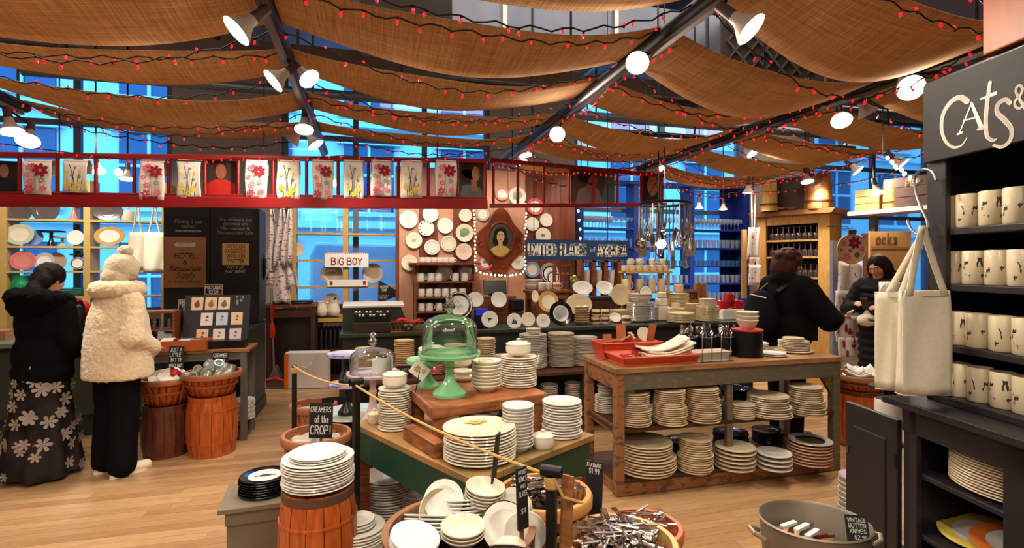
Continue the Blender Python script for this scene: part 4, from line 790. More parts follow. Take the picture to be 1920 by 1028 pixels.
b = MB(); b.box((0, 0, bh / 2 + .002), (bw, .16, bh)); BLD(b, 'bag_body', bagm, bg, bev=.012); BLD(MB().box((-bw / 2 - .003, 0, bh / 2), (.006, .15, bh - .02)), 'side_panel', ora, bg); BLD(MB().box((-bw / 2 + .02, -.083, bh / 2), (.05, .006, bh - .03)), 'front_edge', ora, bg)
BLD(MB().tube([(.1, -.09, bh - .02), (.07, -.1, bh * .7), (0, -.1, bh * .58), (-.05, -.1, bh * .62)], .01, 5), 'strap', bagm, bg)
dp = E('dustpan_broom', 'long handled grey dustpan with red edge and broom by the wall', 'dustpan', PZ(518, 729, 0), R(-10)); g_ = mat('broom_grey', (104, 100, 100), .5); rr_ = mat('dustpan_red', (206, 30, 30), .4)
BLD(MB().tube([(-.03, .02, .12), (-.1, .1, 1.3)], .016, 8), 'handle', brushed, dp); BLD(MB().prism([(-.14, 0), (.14, 0), (.12, .1), (.05, .14), (-.02, .3), (-.1, .12)], -.02, .12), 'pan', g_, dp, bev=.01); BLD(MB().tube([(-.15, -.03, .11), (0, -.04, .15), (.14, -.03, .1)], .014, 6), 'edge', rr_, dp)
for z in (.75, 1.0): BLD(MB().tube([(-.06, .04, z - .09), (-.05, .03, z), (-.07, .05, z + .09)], .028, 8), 'clip', rr_, dp)
tw = E('towel_bundle', 'bundle of red and white patterned towels hanging beside the middle window', 'towels', PV(523, 395, 7.45)); k_ = depth(tw.location) / FP
twm = mat('towel_dash', (236, 226, 220), .95, col2=(150, 44, 50), vs=22, sharp=.6, stretch=(.7, 1, 2.4))
for i, (x, z0, z1, w) in enumerate(((-12, -2, 120, 18), (4, -6, 100, 18), (18, -2, 95, 15), (-14, 75, 138, 20), (6, 95, 170, 24), (20, 90, 140, 18))):
    b = MB(); ph = i; b.grid(lambda a, c: (k_ * (x + (a - .5) * w * (.35 + .85 * sin(min(1, c * 1.3) * pi / 2)) + 3 * sin(3 * c + i)), -.03 * sin(8 * a + i) - .02 * i % .05, -k_ * (z0 + (z1 - z0) * c + 7 * c * abs(a - .5) * 2)), 10, 10); BLD(b, 'towel', twm, tw, (0, -.02 * (i % 3), 0)).modifiers.new('t', 'SOLIDIFY').thickness = .006
BLD(MB().tube([(0, 0, .03), (0, .1, .06), (0, .9, .06)], .01, 6), 'hook', iron, tw)
wp_ = E('phone_handset', 'black telephone handset on the side of the sign cabinet', 'phone', PV(490, 500, 6.55) + V((.0, 0, 0))); BLD(MB().tube([(0, 0, .12), (.03, -.02, .08), (.03, -.02, -.08), (0, 0, -.14)], [.03, .024, .024, .034], 8), 'handset', jet, wp_); BLD(MB().box((-.02, .03, 0), (.06, .06, .2)), 'cradle', jet, wp_)
pn = E('black_pennant', 'black triangular pennant sign with small white writing by middle window', 'sign', PV(709, 569, 7.75)); k_ = DV(709, 7.75) / FP
BLD(MB().prism([(0, 0), (46 * k_, 17 * k_), (2 * k_, 43 * k_)], -.004, .004), 'pennant', chalk, pn); m = MB(); lettering(m, 'MUSEUM', 11 * k_, 31 * k_, 4.5 * k_, 14 * k_, .13, -.006); lettering(m, 'TOUR', 11 * k_, 25 * k_, 4.5 * k_, 10 * k_, .13, -.006); lettering(m, 'I AUTHOR A', 11 * k_, 14 * k_, 2.6 * k_, 19 * k_, .14, -.006); lettering(m, 'HISTORY', 10 * k_, 10 * k_, 2.6 * k_, 15 * k_, .14, -.006); BLD(m, 'lettering', chalkw, pn); BLD(MB().cyl((.004, .01, -.14), (.004, .01, 43 * k_), .007, n=6), 'stick', wood, pn)
# ------------------------------------------------------------------ plate wall
PWV = 7.6
bcol = {'pink': mat('pink_plaster', (206, 152, 122), .8, var=.15, vs=5), 'brown': mat('wall_brown', (134, 70, 42), .5, col2=(96, 46, 28), vs=3, stretch=(8, 8, 1))}
xs = [(748, 786, 'pink'), (786, 820, 'brown'), (820, 850, 'pink'), (850, 888, 'brown'), (888, 925, 'pink'), (925, 952, 'pink'), (952, 985, 'pink'), (985, 1018, 'brown'), (1018, 1050, 'brown'), (1050, 1078, 'brown')]
pw_ = OB('partition_plates', MB().box((PV(913, HZ, PWV + .06).x, PWV + .07, 1.5), (PV(1078, HZ, PWV).x - PV(748, HZ, PWV).x, .06, 2.98)).mesh('partition_plates', bcol['brown']), kind='structure')
for a, c, m in xs: ua_, uc_ = PV(a, HZ, PWV + .02).x, PV(c, HZ, PWV + .02).x; BLD(MB().box(((ua_ + uc_) / 2, PWV + .026, 1.5), (uc_ - ua_ - .006, .03, 2.98)), 'plank', bcol[m], pw_)
def art(kind, col):
    def ex(o, r):
        m = MB(); z = 0
        if kind == 'ticks':
            for k in range(9): a = pi * .25 + k * pi * 1.5 / 9 + pi * .0; m.disc(cos(a) * r * .8, sin(a) * r * .8, r * .07, r * .11, z, 7)
        elif kind == 'box': m.flat([(-.25 * r, -.15 * r), (.25 * r, -.15 * r), (.25 * r, .2 * r), (-.25 * r, .2 * r)], z)
        elif kind == 'lines':
            for q in range(3): stroke(m, [(-.4 * r + .1 * r * q, .2 * r - .2 * r * q), (.4 * r - .08 * r * q, .2 * r - .2 * r * q)], .05 * r, z)
        elif kind == 'scene': m.disc(0, .1 * r, .55 * r, .45 * r, z, 14); m.disc(-.2 * r, -.25 * r, .3 * r, .25 * r, z, 10)
        elif kind == 'ring': [stroke(m, [(cos(a) * r * .78, sin(a) * r * .78), (cos(a + .26) * r * .78, sin(a + .26) * r * .78)], .04 * r, z) for a in (k * pi / 12 for k in range(24))]
        elif kind == 'flag': m.flat([(-.25 * r, .2 * r), (.35 * r, .05 * r), (-.15 * r, -.15 * r)], z); stroke(m, [(-.27 * r, .25 * r), (-.1 * r, -.3 * r)], .05 * r, z)
        elif kind == 'ship': m.flat([(-.4 * r, -.2 * r), (.4 * r, -.2 * r), (.3 * r, -.36 * r), (-.3 * r, -.36 * r)], z); m.flat([(-.3 * r, -.15 * r), (0, -.15 * r), (0, .35 * r)], z); m.flat([(.05 * r, -.15 * r), (.32 * r, -.15 * r), (.05 * r, .25 * r)], z)
        elif kind == 'script':
            for q, (x, zz) in enumerate(((-.25, .2), (.0, -.12))): stroke(m, [(r * (x + .1 * t - .25), r * (zz + .1 * sin(t * 2.2) + .02 * t)) for t in (0, .6, 1.2, 1.8, 2.4, 3, 3.6, 4.2, 4.8, 5.4)], .022 * r, z)
        BLD(m, 'print', mat('print_c%d_%d_%d' % col, col, .4), o, (0, 0, .0112 if kind not in ('ring', 'ticks') else .0165), (R(-90), 0, 0))
    return ex
WPL = [(766, 412, 17, 'white wall plate with a thin green edge, upper left corner of plate wall', dict(body=white), art('lines', (170, 180, 150))), (799, 428, 15, 'white wall plate with black ticks round the rim like a clock', dict(body=white), art('ticks', (60, 70, 60))),
 (834.5, 423.5, 15, 'plain white wall plate right of the plate with black ticks', dict(body=white), None), (807, 402, 15, 'plain white wall plate directly under the ladder, left one', dict(body=white), None), (872.5, 404, 12.5, 'small cream wall plate left of the carved portrait frame top', {}, None),
 (905, 402, 13, 'white grey-rimmed wall plate touching the carved frame top left', dict(body=white, rim=pk['silver'], kind='rim'), None), (776, 451, 15.4, 'cream wall plate with small beige label and sprigs', {}, art('box', (196, 176, 140))), (810, 464, 14.5, 'white wall plate with a pale blue ring', dict(body=white), art('ring', (130, 160, 200))),
 (841, 457.5, 15, 'cream wall plate with green ring and small label', {}, art('ring', (120, 160, 150))), (871, 437, 17, 'wall plate with a green landscape scene', {}, art('scene', (130, 160, 110))), (869.5, 472, 15.6, 'pinkish cream wall plate with grey script lettering', dict(body=mat('blush_china', (232, 208, 192), .2)), art('script', (140, 130, 130))),
 (767.5, 493, 15, 'cream wall plate with tiny red text at lower left', {}, art('box', (222, 170, 150))), (909.5, 492, 14.3, 'pink rimmed wall plate left below the carved frame', dict(body=white, rim=pk['rose'], kind='rim'), art('box', (120, 130, 130))), (971, 492.5, 13.6, 'white wall plate with script right below the carved frame', dict(body=white), art('lines', (150, 150, 150))),
 (941, 364, 13, 'pink edged wall plate seen through the ladder, left one', dict(body=white, rim=pk['pink'], kind='rim'), None), (970, 368, 17, 'wall plate with green leaf print seen through the ladder', dict(body=white), art('scene', (150, 180, 140))), (1003, 387.5, 16, 'pink wall plate overlapped by the ladder end', dict(body=white, rim=pk['rose'], kind='rim'), art('ring', (200, 90, 90))),
 (998, 420.5, 13, 'white wall plate with a thin grey ring beside the light string', dict(body=white), art('ring', (150, 160, 160))), (1024, 413, 12.6, 'plain pale wall plate at the right of the plate wall', dict(body=grayw), None), (1018, 442, 15, 'cream wall plate with small brown label above blue sign', {}, art('box', (150, 120, 90))), (998, 506, 15, 'blue rimmed cream plate below the left end of the blue sign', dict(rim=pk['blue'], kind='rim'), None)]
for px, py, r, lab, kw, ex in WPL:
    kk = dict(body=cream); kk.update(kw); standplate(px, py, r, PWV - .006, lab, lean=4, extra=ex, **kk)
# carved frame with oval portrait
fp = PV(938, 455, PWV - .04); k_ = depth(fp) / FP
cf = E('oval_portrait', 'carved wooden frame with an oval portrait of a dark haired woman', 'painting', fp, rot=(R(5), 0, 0))
cw = mat('carved_wood', (142, 66, 32), .35, col2=(96, 40, 20), vs=6, coat=.3, bump=.2, bs=40)
poly = []
for k in range(48):
    a = 2 * pi * k / 48; e_ = abs(cos(2 * a)) ** 2.2; rad = .80 + .26 * e_; poly.append((47 * k_ * rad * cos(a), 62 * k_ * rad * sin(a)))
oval = [(25 * k_ * cos(2 * pi * k / 32), 5 * k_ + 33 * k_ * sin(2 * pi * k / 32)) for k in range(32)]
BLD(MB().prism(poly, -.01, .03), 'frame', cw, cf, bev=.01)
mo = MB(); mo.tube([(x, -.014, z) for x, z in oval + oval[:2]], .016, 8, False); BLD(mo, 'oval_moulding', cw, cf)
for nm, col, sh in (('oil_ground', (92, 84, 70), [oval]), ('shoulders', (224, 190, 112), [[(-22 * k_, -14 * k_), (-8 * k_, -6 * k_), (8 * k_, -6 * k_), (21 * k_, -14 * k_), (15 * k_, -22 * k_), (6 * k_, -27 * k_), (-6 * k_, -27 * k_), (-15 * k_, -22 * k_)]]), ('hair', (22, 18, 20), [(0, 15, 13, 14), (-9, 4, 6, 10), (9, 4, 6, 10)]), ('neck', (226, 186, 120), [[(-4 * k_, -7 * k_), (4 * k_, -7 * k_), (4 * k_, 4 * k_), (-4 * k_, 4 * k_)]]), ('face', (232, 192, 134), [(0, 11, 7.5, 10.5)]), ('features', (60, 34, 28), [(-3, 13, 1.4, .7), (3, 13, 1.4, .7), (0, 5.5, 2.2, .8), (-3, 15, 1.8, .5), (3, 15, 1.8, .5)])):
    m = MB(); y = -.0105 - .001 * ['oil_ground', 'shoulders', 'hair', 'neck', 'face', 'features'].index(nm)
    for q in sh:
        if len(q) == 4 and not isinstance(q[0], tuple): m.disc(q[0] * k_, q[1] * k_, q[2] * k_, q[3] * k_, y)
        else: m.flat(q, y)
    BLD(m, nm, mat('portrait_' + nm, col, .5, var=.2, vs=30), cf)
kn = MB(); [kn.sphere((x * k_, -.015, z * k_), .025, 8, 6, (1, .5, 1)) for x, z in ((-42, 0), (42, 0), (0, -54), (-36, -6), (36, -6), (-8, -46), (8, -46))]; BLD(kn, 'carving', cw, cf, kind='stuff')
warmg = mat('warm_bulb', (255, 226, 180), .3, emit=6, nosample=True); wb = MB().lathe([(0, 0), (.012, -.005), (.016, -.02), (.01, -.035), (0, -.04)], 7).mesh('bulb', warmg)
def garland(label, pts, n, bulb, name='garland_lights', cat='light string', sc=1):
    o = E(name, label, cat, (0, 0, 0)); BLD(MB().tube(pts, .005, 4), 'cable', wire, o)
    L = [0]; 
    for a, c in zip(pts, pts[1:]): L.append(L[-1] + (c - a).length)
    for k in range(n):
        d = L[-1] * (k + .5) / n; j = max(i for i in range(len(L) - 1) if L[i] <= d); t = (d - L[j]) / max(1e-6, L[j + 1] - L[j]); p = pts[j] + (pts[j + 1] - pts[j]) * t
        OB('bulb', bulb, o, p + V((random.uniform(-.01, .01), -.012, 0)), (random.uniform(-.5, .5), random.uniform(-.5, .5), 0), (sc,) * 3)
    return o
garland('warm white light string framing the carved oval portrait', [PV(x, y, PWV - .1) for x, y in ((889, 390), (890, 440), (891, 480), (892, 505), (905, 511), (925, 514), (940, 515), (955, 515), (975, 512), (984, 505), (985, 470), (986, 430), (987, 395))], 46, wb, sc=.8)
blg = mat('cool_bulb', (170, 220, 255), .3, emit=5, nosample=True); cb = MB().lathe([(0, 0), (.014, -.005), (.02, -.025), (.012, -.042), (0, -.05)], 7).mesh('bulb', blg)
pine = mat('pine_green', (40, 62, 40), .8, var=.4, vs=40)
def pinegar(label, pts, nb):
    o = garland(label, pts, nb, cb, 'pine_garland', 'garland'); m = MB()
    for a, c in zip(pts, pts[1:]):
        for q in range(34):
            p = a + (c - a) * random.random(); d = V((random.uniform(-1, 1), random.uniform(-1, .3), random.uniform(-1, 1))).normalized() * .085; s = V((random.uniform(-1, 1), 0, random.uniform(-1, 1))).normalized() * .006; m.add([p - s, p + s, p + d], [(0, 1, 2)])
    BLD(m, 'needles', pine, o, kind='stuff'); return o
pinegar('pine garland with blue-white lights hanging across behind the red ladder', [PV(x, y, PWV + .15) for x, y in ((790, 372), (830, 366), (870, 368), (920, 362), (965, 366), (1000, 352), (1030, 362), (1060, 350))], 12)
pinegar('pine garland with lights hanging down beside the stemware shelves', [PV(x, y, PWV - .05) for x, y in ((1082, 385), (1088, 415), (1086, 445), (1090, 470))], 5)
# mug unit under the plate wall
MV = 7.25
mz = shelfunit('mug_shelves', 'brown wooden shelf unit of white mugs below the wall plates', (779, 888), (528, 557, 584), MV, .22, rwood, .03, .0, PV(833, 527, MV).z, .02)
BLD(MB().box((PV(833, HZ, MV).x, MV + .235, .6), (PV(888, HZ, MV).x - PV(779, HZ, MV).x, .02, 1.2)), 'back_board', dwood, bpy.data.objects['mug_shelves'])
us_ = E('upper_cup_shelf', 'narrow wooden shelf with six small cups on the plate wall', 'shelf', (0, 0, 0)); uz = PV(835, 493, MV).z
BLD(MB().box((PV(836, HZ, MV).x, MV + .14, uz - .012), (.95, .4, .024)), 'shelf_board', rwood, us_); [BLD(MB().box((PV(836, HZ, MV).x + x, MV + .2, uz - .09), (.02, .24, .13)), 'bracket', rwood, us_) for x in (-.4, .4)]
for i, x in enumerate((791.7, 802.6, 814, 825, 836, 847)): mug(onshelf(x, MV + .06, uz), .043, .075, R(-20), 'small white cup on the narrow upper shelf, %s from the left' % ORD[i + 1], cat='cup', group='cups on the narrow shelf', body=white)
for i, x in enumerate((789, 808, 822, 854, 871)): mug(onshelf(x, MV + .06, mz[0]), .052, .115, R((-20, 180, 10, 190, 20)[i]), 'white mug on top of the mug unit, %s from the left' % ORD[i + 1], group='mugs on the mug unit', body=white)
for j, row in enumerate(((790, 805, 820, 835, 850, 867), (790, 805, 823, 840, 858, 873))):
    for i, x in enumerate(row): mug(onshelf(x, MV + .08, mz[1 + j]), .05, .11, R(-10 if j else 170), 'white mug on the %s mug unit shelf, %s from left' % (('middle', 'bottom')[j], ORD[i + 1]), group='mugs on the mug unit', body=white)
standplate(833, 512, 15, MV + .17, 'cream plate with gold ring behind the mugs on the unit', rim=pk['gold'], kind='ring'); standplate(873, 511, 16, MV + .16, 'pink rimmed plate behind the mugs on the unit', body=white, rim=pk['rose'], kind='rim')
# ------------------------------------------------------------------ hanging blue sign
c, w, h = signp(985, 449, 1176, 488, 5.5)
sg = board('hanging_sign', 'long dark blue hanging sign with white hand-painted capitals', 'sign', c, w, h, mat('sign_blue', (28, 62, 104), .5, var=.12, vs=6), 0, [('UNITED', -.343, .5, .52, .262), ('PLATES', -.045, .5, .52, .245), ('of', .148, .52, .24, .05), ('AMERICA', .338, .48, .52, .285)], mat('sign_letter_white', (240, 236, 224), .7), th=.025, wt=.2)
wr = MB(); [wr.cyl((x, 0, h), (x * 1.0, 0, 4.98 - c.z), .004, n=5) for x in (-w * .42, w * .3)]; BLD(wr, 'wire', iron, sg)
# ------------------------------------------------------------------ blue glass shelves in the right windows
BLV = 8.0; bls = mat('blue_shelf_paint', (26, 50, 140), .45, var=.15, vs=3)
bz = shelfunit('glass_shelves', 'tall dark blue shelf unit of glassware in front of right windows', (1090, 1193, 1298, 1398), (431, 465, 498, 531, 564, 600), BLV, .3, bls, .08, 0, 2.95, .03, 1345)
a, c_ = PV(1090, HZ, BLV).x, PV(1398, HZ, BLV).x; bso = bpy.data.objects['glass_shelves']
BLD(MB().box(((a + c_) / 2, BLV + .15, 2.97), (c_ - a + .1, .34, .05)), 'top_board', bls, bso); BLD(MB().box((PV(1378, HZ, BLV + .28).x, BLV + .29, 1.5), (.62, .02, 2.9)), 'back_board', bls, bso)
gl = glassmat('shelf_glass', (232, 242, 252), .42, .05, .75); gb = glassmat('blue_glass', (150, 210, 236), .3, .05, .6)
STEM = MB().lathe([(0, 0), (.034, 0), (.03, .004), (.005, .008), (.004, .085), (.012, .095), (.034, .125), (.036, .15), (.03, .19), (.028, .19), (.034, .15), (.03, .125), (0, .1)], 10).mesh('wine_glass', gl)
MART = MB().lathe([(0, 0), (.04, 0), (.005, .01), (.004, .1), (.06, .17), (.057, .17), (0, .105)], 10).mesh('martini_glass', gl)
HIGH = MB().lathe([(0, 0), (.03, 0), (.036, .14), (.034, .14), (.028, .012), (0, .012)], 10).mesh('highball', gl)
LOWB = MB().lathe([(0, 0), (.036, 0), (.042, .085), (.039, .085), (.033, .012), (0, .012)], 10).mesh('tumbler', gb)
gcount = {}
def glassrow(me, name, x0, x1, n, rows, v, z, desc, cat='glass', sp=.1, kind_='glass'):
    u0, u1 = PV(x0, HZ, v).x, PV(x1, HZ, v).x
    for r_ in range(rows):
        for i in range(n):
            OB(name, me, None, V((u0 + (u1 - u0) * (i + .5) / n + random.uniform(-.005, .005), v + r_ * sp, z + .001)), label='%s %s, %s from the left%s' % (kind_, desc, ORD[i + 1], ', back row' if r_ else ''), cat=cat, group=kind_ + ' ' + desc)
glassrow(STEM, 'wine_glass', 1300, 1394, 14, 2, BLV + .07, bz[0], 'on the top right blue shelf', kind_='wine glass'); glassrow(STEM, 'wine_glass', 1094, 1150, 9, 2, BLV + .07, bz[0], 'on the top left blue shelf', kind_='wine glass'); glassrow(MART, 'martini_glass', 1150, 1190, 4, 1, BLV + .08, bz[0], 'on the top left blue shelf', kind_='martini glass', cat='glass')
glassrow(STEM, 'wine_glass', 1198, 1292, 9, 1, BLV + .07, bz[0], 'on the top middle blue shelf', kind_='wine glass')
for j in range(1, 6):
    for (x0, x1, nm, n) in ((1300, 1394, 'right', 11), (1197, 1294, 'middle', 8), (1094, 1190, 'left', 8)):
        if j in (4, 5) and nm != 'right': continue
        me, kd = ((HIGH, 'tall clear tumbler'), (LOWB, 'short blue tumbler'), (HIGH, 'tall clear tumbler'), (HIGH, 'tall clear tumbler'), (LOWB, 'short blue tumbler'))[j - 1]
        glassrow(me, 'tumbler', x0, x1, n, 1, BLV + .1, bz[j], 'on the %s %s blue shelf' % (ORD[j + 1], nm), kind_=kd)
# ------------------------------------------------------------------ glassware cabinet
cL, cR = P(1420, HZ, 7.6), P(1556, HZ, 6.9); cw_ = (cR - cL).length; crz = atan2(cR.y - cL.y, cR.x - cL.x); pinew = mat('pine_wood', (214, 168, 92), .5, col2=(188, 140, 72), vs=4, stretch=(10, 10, 1.4))
ca = E('glassware_cabinet', 'tall pine cabinet with shelves of dark wine glasses', 'cabinet', V((cL.x, cL.y, 0)), crz)
dpt = .42; zt_ = 2.28
def cb_(nm, c, d, m=pinew): BLD(MB().box(c, d), nm, m, ca)
cb_('face_stile', (.06, .02, zt_ / 2), (.12, .04, zt_)); cb_('face_stile', (cw_ - .07, .02, zt_ / 2), (.14, .04, zt_)); cb_('side', (.012, dpt / 2 + .02, zt_ / 2), (.024, dpt, zt_)); cb_('side', (cw_ - .012, dpt / 2 + .02, zt_ / 2), (.024, dpt, zt_)); cb_('back_board', (cw_ / 2, dpt, zt_ / 2), (cw_, .02, zt_), mat('cab_dark', (58, 26, 20), .7))
cb_('face_rail', (cw_ / 2, .021, zt_ - .06), (cw_ - .26, .038, .12)); cb_('face_rail', (cw_ / 2, .021, .3), (cw_ - .26, .038, .6))
BLD(MB().prism([(-.09, .06), (cw_ + .09, .06), (cw_ + .05, 0), (-.05, 0)], -.1, dpt + .05), 'cornice', wood, ca, (0, 0, zt_))
wineg = glassmat('wine_red_glass', (206, 176, 172), .25, .05, .4)
WG = MB().lathe([(0, 0), (.04, 0), (.045, .05), (.04, .09), (.01, .1), (.006, .17), (.03, .175), (.03, .18), (0, .18)], 12).mesh('wine_glass', wineg)
SMK = mat('dark_liquid', (52, 16, 16), .2); WL = MB().lathe([(0, .004), (.037, .004), (.041, .05), (.038, .075), (0, .08)], 12).mesh('bowl_tint', SMK)
for j, y in enumerate((452, 482, 519, 556, 594)):
    z = P(1424, y, 7.6).z; cb_('shelf_board', (cw_ / 2, dpt / 2, z - .012), (cw_ - .05, dpt - .04, .024))
    for i in range(9):
        loc = V((cL.x, cL.y, z + .001)) + Matrix.Rotation(crz, 3, 'Z') @ V((.17 + (cw_ - .36) * i / 8, .1, 0))
        o = OB('wine_glass', WG, None, loc, label='dark upturned wine glass on the %s pine cabinet shelf, %s from left' % (ORD[j + 1], ORD[i + 1]), cat='glass', group='upturned glasses in the pine cabinet')
        if j < 3: OB('bowl_tint', WL, o)
def tub(p, r, h, label, m=pinew, rz=0):
    o = E('wooden_tub', label, 'tub', p, rz); n = 12
    for k in range(n): s = MB(); s.grid(lambda a, c: ((r * (1 - .12 * c)) * cos(2 * pi * (k + .02 + .96 * a) / n), (r * (1 - .12 * c)) * sin(2 * pi * (k + .02 + .96 * a) / n), h * c), 2, 2); BLD(s, 'stave', m, o)
    BLD(MB().lathe([(r + .004, h * .2), (r + .004, h * .25), (r - .01, h * .25), (r - .01, h * .2)], 24), 'hoop', dwood, o); BLD(MB().lathe([(0, .01), (r * .97, .01), (r * .86, h * .96), (0, h * .96)], 24), 'core', dwood, o); return o
ctop = zt_ + .062
def cabp(px, Y): q = P(px, HZ, Y); q.z = ctop; return q
tub(cabp(1442, 7.35), .11, .42, 'wooden tub on the left of the pine cabinet top'); tub(cabp(1534, 7.05), .17, .46, 'large wooden tub on the right of the pine cabinet top', wood)
fo = board('framed_picture', 'large dark framed picture leaning on top of the pine cabinet', 'picture', cabp(1487, 7.25), .44, .46, mat('dark_picture', (64, 56, 52), .4, var=.5, vs=5), crz, frame=dwood, th=.03)
for i, (px, r) in enumerate(((1464, .05), (1482, .055))): OB('wooden_bowl', plate_me(r, .01, pk['rose'] if 0 else wood, None, 'bowl', 18), None, cabp(px, 7.05) + V((0, -.01, .001)), label='small wooden bowl on the pine cabinet edge, %s' % ('left' if i == 0 else 'right'), cat='bowl')
# ------------------------------------------------------------------ right back: shelf, crates, socks sign, hanging towels
rsL, rsR = P(1596, HZ, 6.9), P(1760, HZ, 6.0); rl = (rsR - rsL).length; rz_ = atan2(rsR.y - rsL.y, rsR.x - rsL.x); rz0 = P(1596, 401, 6.9).z
rs = E('crate_shelf', 'white shelf plank on blue-grey posts carrying crates at right', 'shelf', V((rsL.x, rsL.y, 0)), rz_)
BLD(MB().box((rl / 2, .2, rz0), (rl + .1, .4, .05)), 'shelf_board', mat('white_shelf', (226, 216, 200), .5), rs); bgp_ = mat('blue_grey_post', (120, 126, 146), .5, var=.15)
for x in (.1, rl - .1): BLD(MB().box((x, .3, rz0 / 2 - .014), (.07, .07, rz0 - .03)), 'post', bgp_, rs)
def rsp(t, z=0): return V((rsL.x, rsL.y, 0)) + Matrix.Rotation(rz_, 3, 'Z') @ V((t * rl, .16, rz0 + .026 + z))
def crate(p, w, d, h, m, label, rz):
    o = E('wooden_crate', label, 'crate', p, rz); n = 3
    for s_ in (-1, 1):
        for k in range(n): BLD(MB().box((0, s_ * (d / 2 - .008), h * (k + .5) / n), (w, .014, h / n - .008)), 'slat', m, o); BLD(MB().box((s_ * (w / 2 - .008), 0, h * (k + .5) / n), (.014, d - .034, h / n - .008)), 'slat', m, o)
    BLD(MB().box((0, 0, .008), (w - .04, d - .04, .014)), 'bottom', m, o); return o
crate(rsp(.18), .3, .26, .27, mat('crate_pale', (206, 158, 84), .6, var=.2), 'pale low crate at the left of the white shelf', rz_); tub(rsp(.44), .13, .36, 'pale wooden tub between the crates on white shelf', pinew)
cr = crate(rsp(.72), .42, .26, .36, dwood, 'dark crate with stencilled letters on the white shelf', rz_); lm = MB(); lettering(lm, 'PEP', .0, .28, .07, .22, .2, -.14); BLD(lm, 'lettering', tanw, cr)
so = board('socks_sign', 'brown cardboard socks sign below the white shelf at right', 'sign', P(1668, 545, 6.5), .5, .72, mat('cardboard', (190, 140, 80), .7, var=.1), -TH, th=.03)
lm = MB(); lettering(lm, 'ocks', -.04, .63, .13, .26, .18, -.018); BLD(lm, 'lettering', mat('faded_ink', (120, 80, 44), .8), so); BLD(MB().box((0, -.016, .52), (.46, .006, .03)), 'dark_line', mat('line_brown', (150, 104, 56), .8), so); BLD(MB().box((0, .02, -.3), (.06, .03, .62)), 'post', dwood, so)  # includes a thin darker brown strip across the card
dbx = E('dark_pillar', 'reddish brown wooden post beside the embroidery hoop', 'post', P(1634, HZ, 6.7)); dbx.location.z = 0; BLD(MB().box((0, 0, 1.0), (.13, .13, 1.98)), 'post', dwood, dbx); BLD(MB().box((0, 0, 1.99), (.15, .15, .03)), 'cap', dwood, dbx)
tcp = P(1595, HZ, 6.3); tcp.z = 0
tr = E('towel_stand', 'blue-grey post hung with white towels printed in red rows', 'stand', tcp, -TH); kk = 6.3 / FP
BLD(MB().box((-.17, .05, .95), (.06, .06, 1.9)), 'post', bgp_, tr); BLD(MB().box((-.02, .05, 1.5), (.3, .03, .04)), 'rail', bgp_, tr)
dash = mat('towel_rows', (238, 228, 222), .95, col2=(150, 30, 50), vs=9, sharp=.63, stretch=(5.2, 1, 1.6)); dash2 = mat('towel_leaves', (238, 228, 222), .95, col2=(150, 30, 40), vs=6, sharp=.58, stretch=(3, 1, 1.2))
for i, (x, y0, y1, w, m) in enumerate(((-2, 490, 552, 44, dash), (-8, 545, 600, 48, dash), (-10, 592, 640, 46, dash2), (-6, 632, 668, 46, dash2))):
    z0, z1 = P(1595, y0, 6.3).z, P(1595, y1, 6.3).z; b = MB(); b.grid(lambda a, c: (kk * (x + (a - .5) * w) + .006 * sin(5 * c + i), -.05 * i * .4 - .012 * sin(9 * a + i), z0 + (z1 - z0) * c), 8, 6); BLD(b, 'towel', m, tr).modifiers.new('t', 'SOLIDIFY').thickness = .006
hp = P(1597, 467, 6.15); ho = E('embroidery_hoop', 'round embroidery hoop with maroon and pink flowers', 'hoop', hp, rot=(R(2), 0, -TH))
r = 27 * 6.15 / FP; ring = [(r * cos(2 * pi * k / 36), 0, r * sin(2 * pi * k / 36)) for k in range(38)]
BLD(MB().tube(ring, .01, 8, False), 'hoop_ring', pinew, ho); BLD(MB().prism([(x, z) for x, _, z in ring[:36]], .0, .006), 'fabric', mat('hoop_linen', (226, 200, 170), .9), ho)
BLD(MB().box((0, 0, r + .03), (.09, .02, .05)), 'screw', brushed, ho); BLD(MB().tube([(0, .01, r + .04), (0, .1, r + .1), (-.17, .2, r + .1)], .006, 5), 'hook', iron, ho)
for nm, fl in (('maroon', [(.03, .07, .075)]), ('pink', [(-.09, .06, .035), (-.06, -.09, .05), (.12, .0, .03)]), ('rose', [(.03, .07, .025)]), ('olive', [(.06, -.07, .035), (-.02, -.02, .02), (-.12, -.01, .02)])):
    for x, z, q in fl: m = MB(); flower(m, x, z, q, 7, -.002 - (.003 if nm == 'rose' else 0)); BLD(m, 'flower_stitching', FL[nm], ho)
# towel strip left of the cabinet
ts = E('hanging_towels', 'strip of printed towels on rope left of the pine cabinet', 'towels', P(1412, 365, 7.3), -TH); k_ = 7.3 / FP
BLD(MB().tube([(-.02, 0, .0), (-.01, 0, -k_ * 65)], .008, 5), 'rope', canvas, ts); BLD(MB().tube([(.03, 0, .0), (.02, 0, -k_ * 65)], .008, 5), 'rope', canvas, ts); BLD(MB().cyl((0, 0, 0), (0, 0, 2.4), .006, n=5), 'hanger', iron, ts)
for i, (y0, y1) in enumerate(((62, 122), (118, 135), (132, 170))): b = MB(); b.grid(lambda a, c: (k_ * ((a - .5) * 22 + 2 - 3 * c), -.01 * sin(7 * a), -k_ * (y0 + (y1 - y0) * c)), 8, 6); BLD(b, 'towel', dash if i != 1 else dash2, ts, (0, -.015 * i, 0)).modifiers.new('t', 'SOLIDIFY').thickness = .006
BLD(MB().box((-.09, .08, -k_ * 130), (.06, .05, k_ * 130)), 'board', pinew, ts)
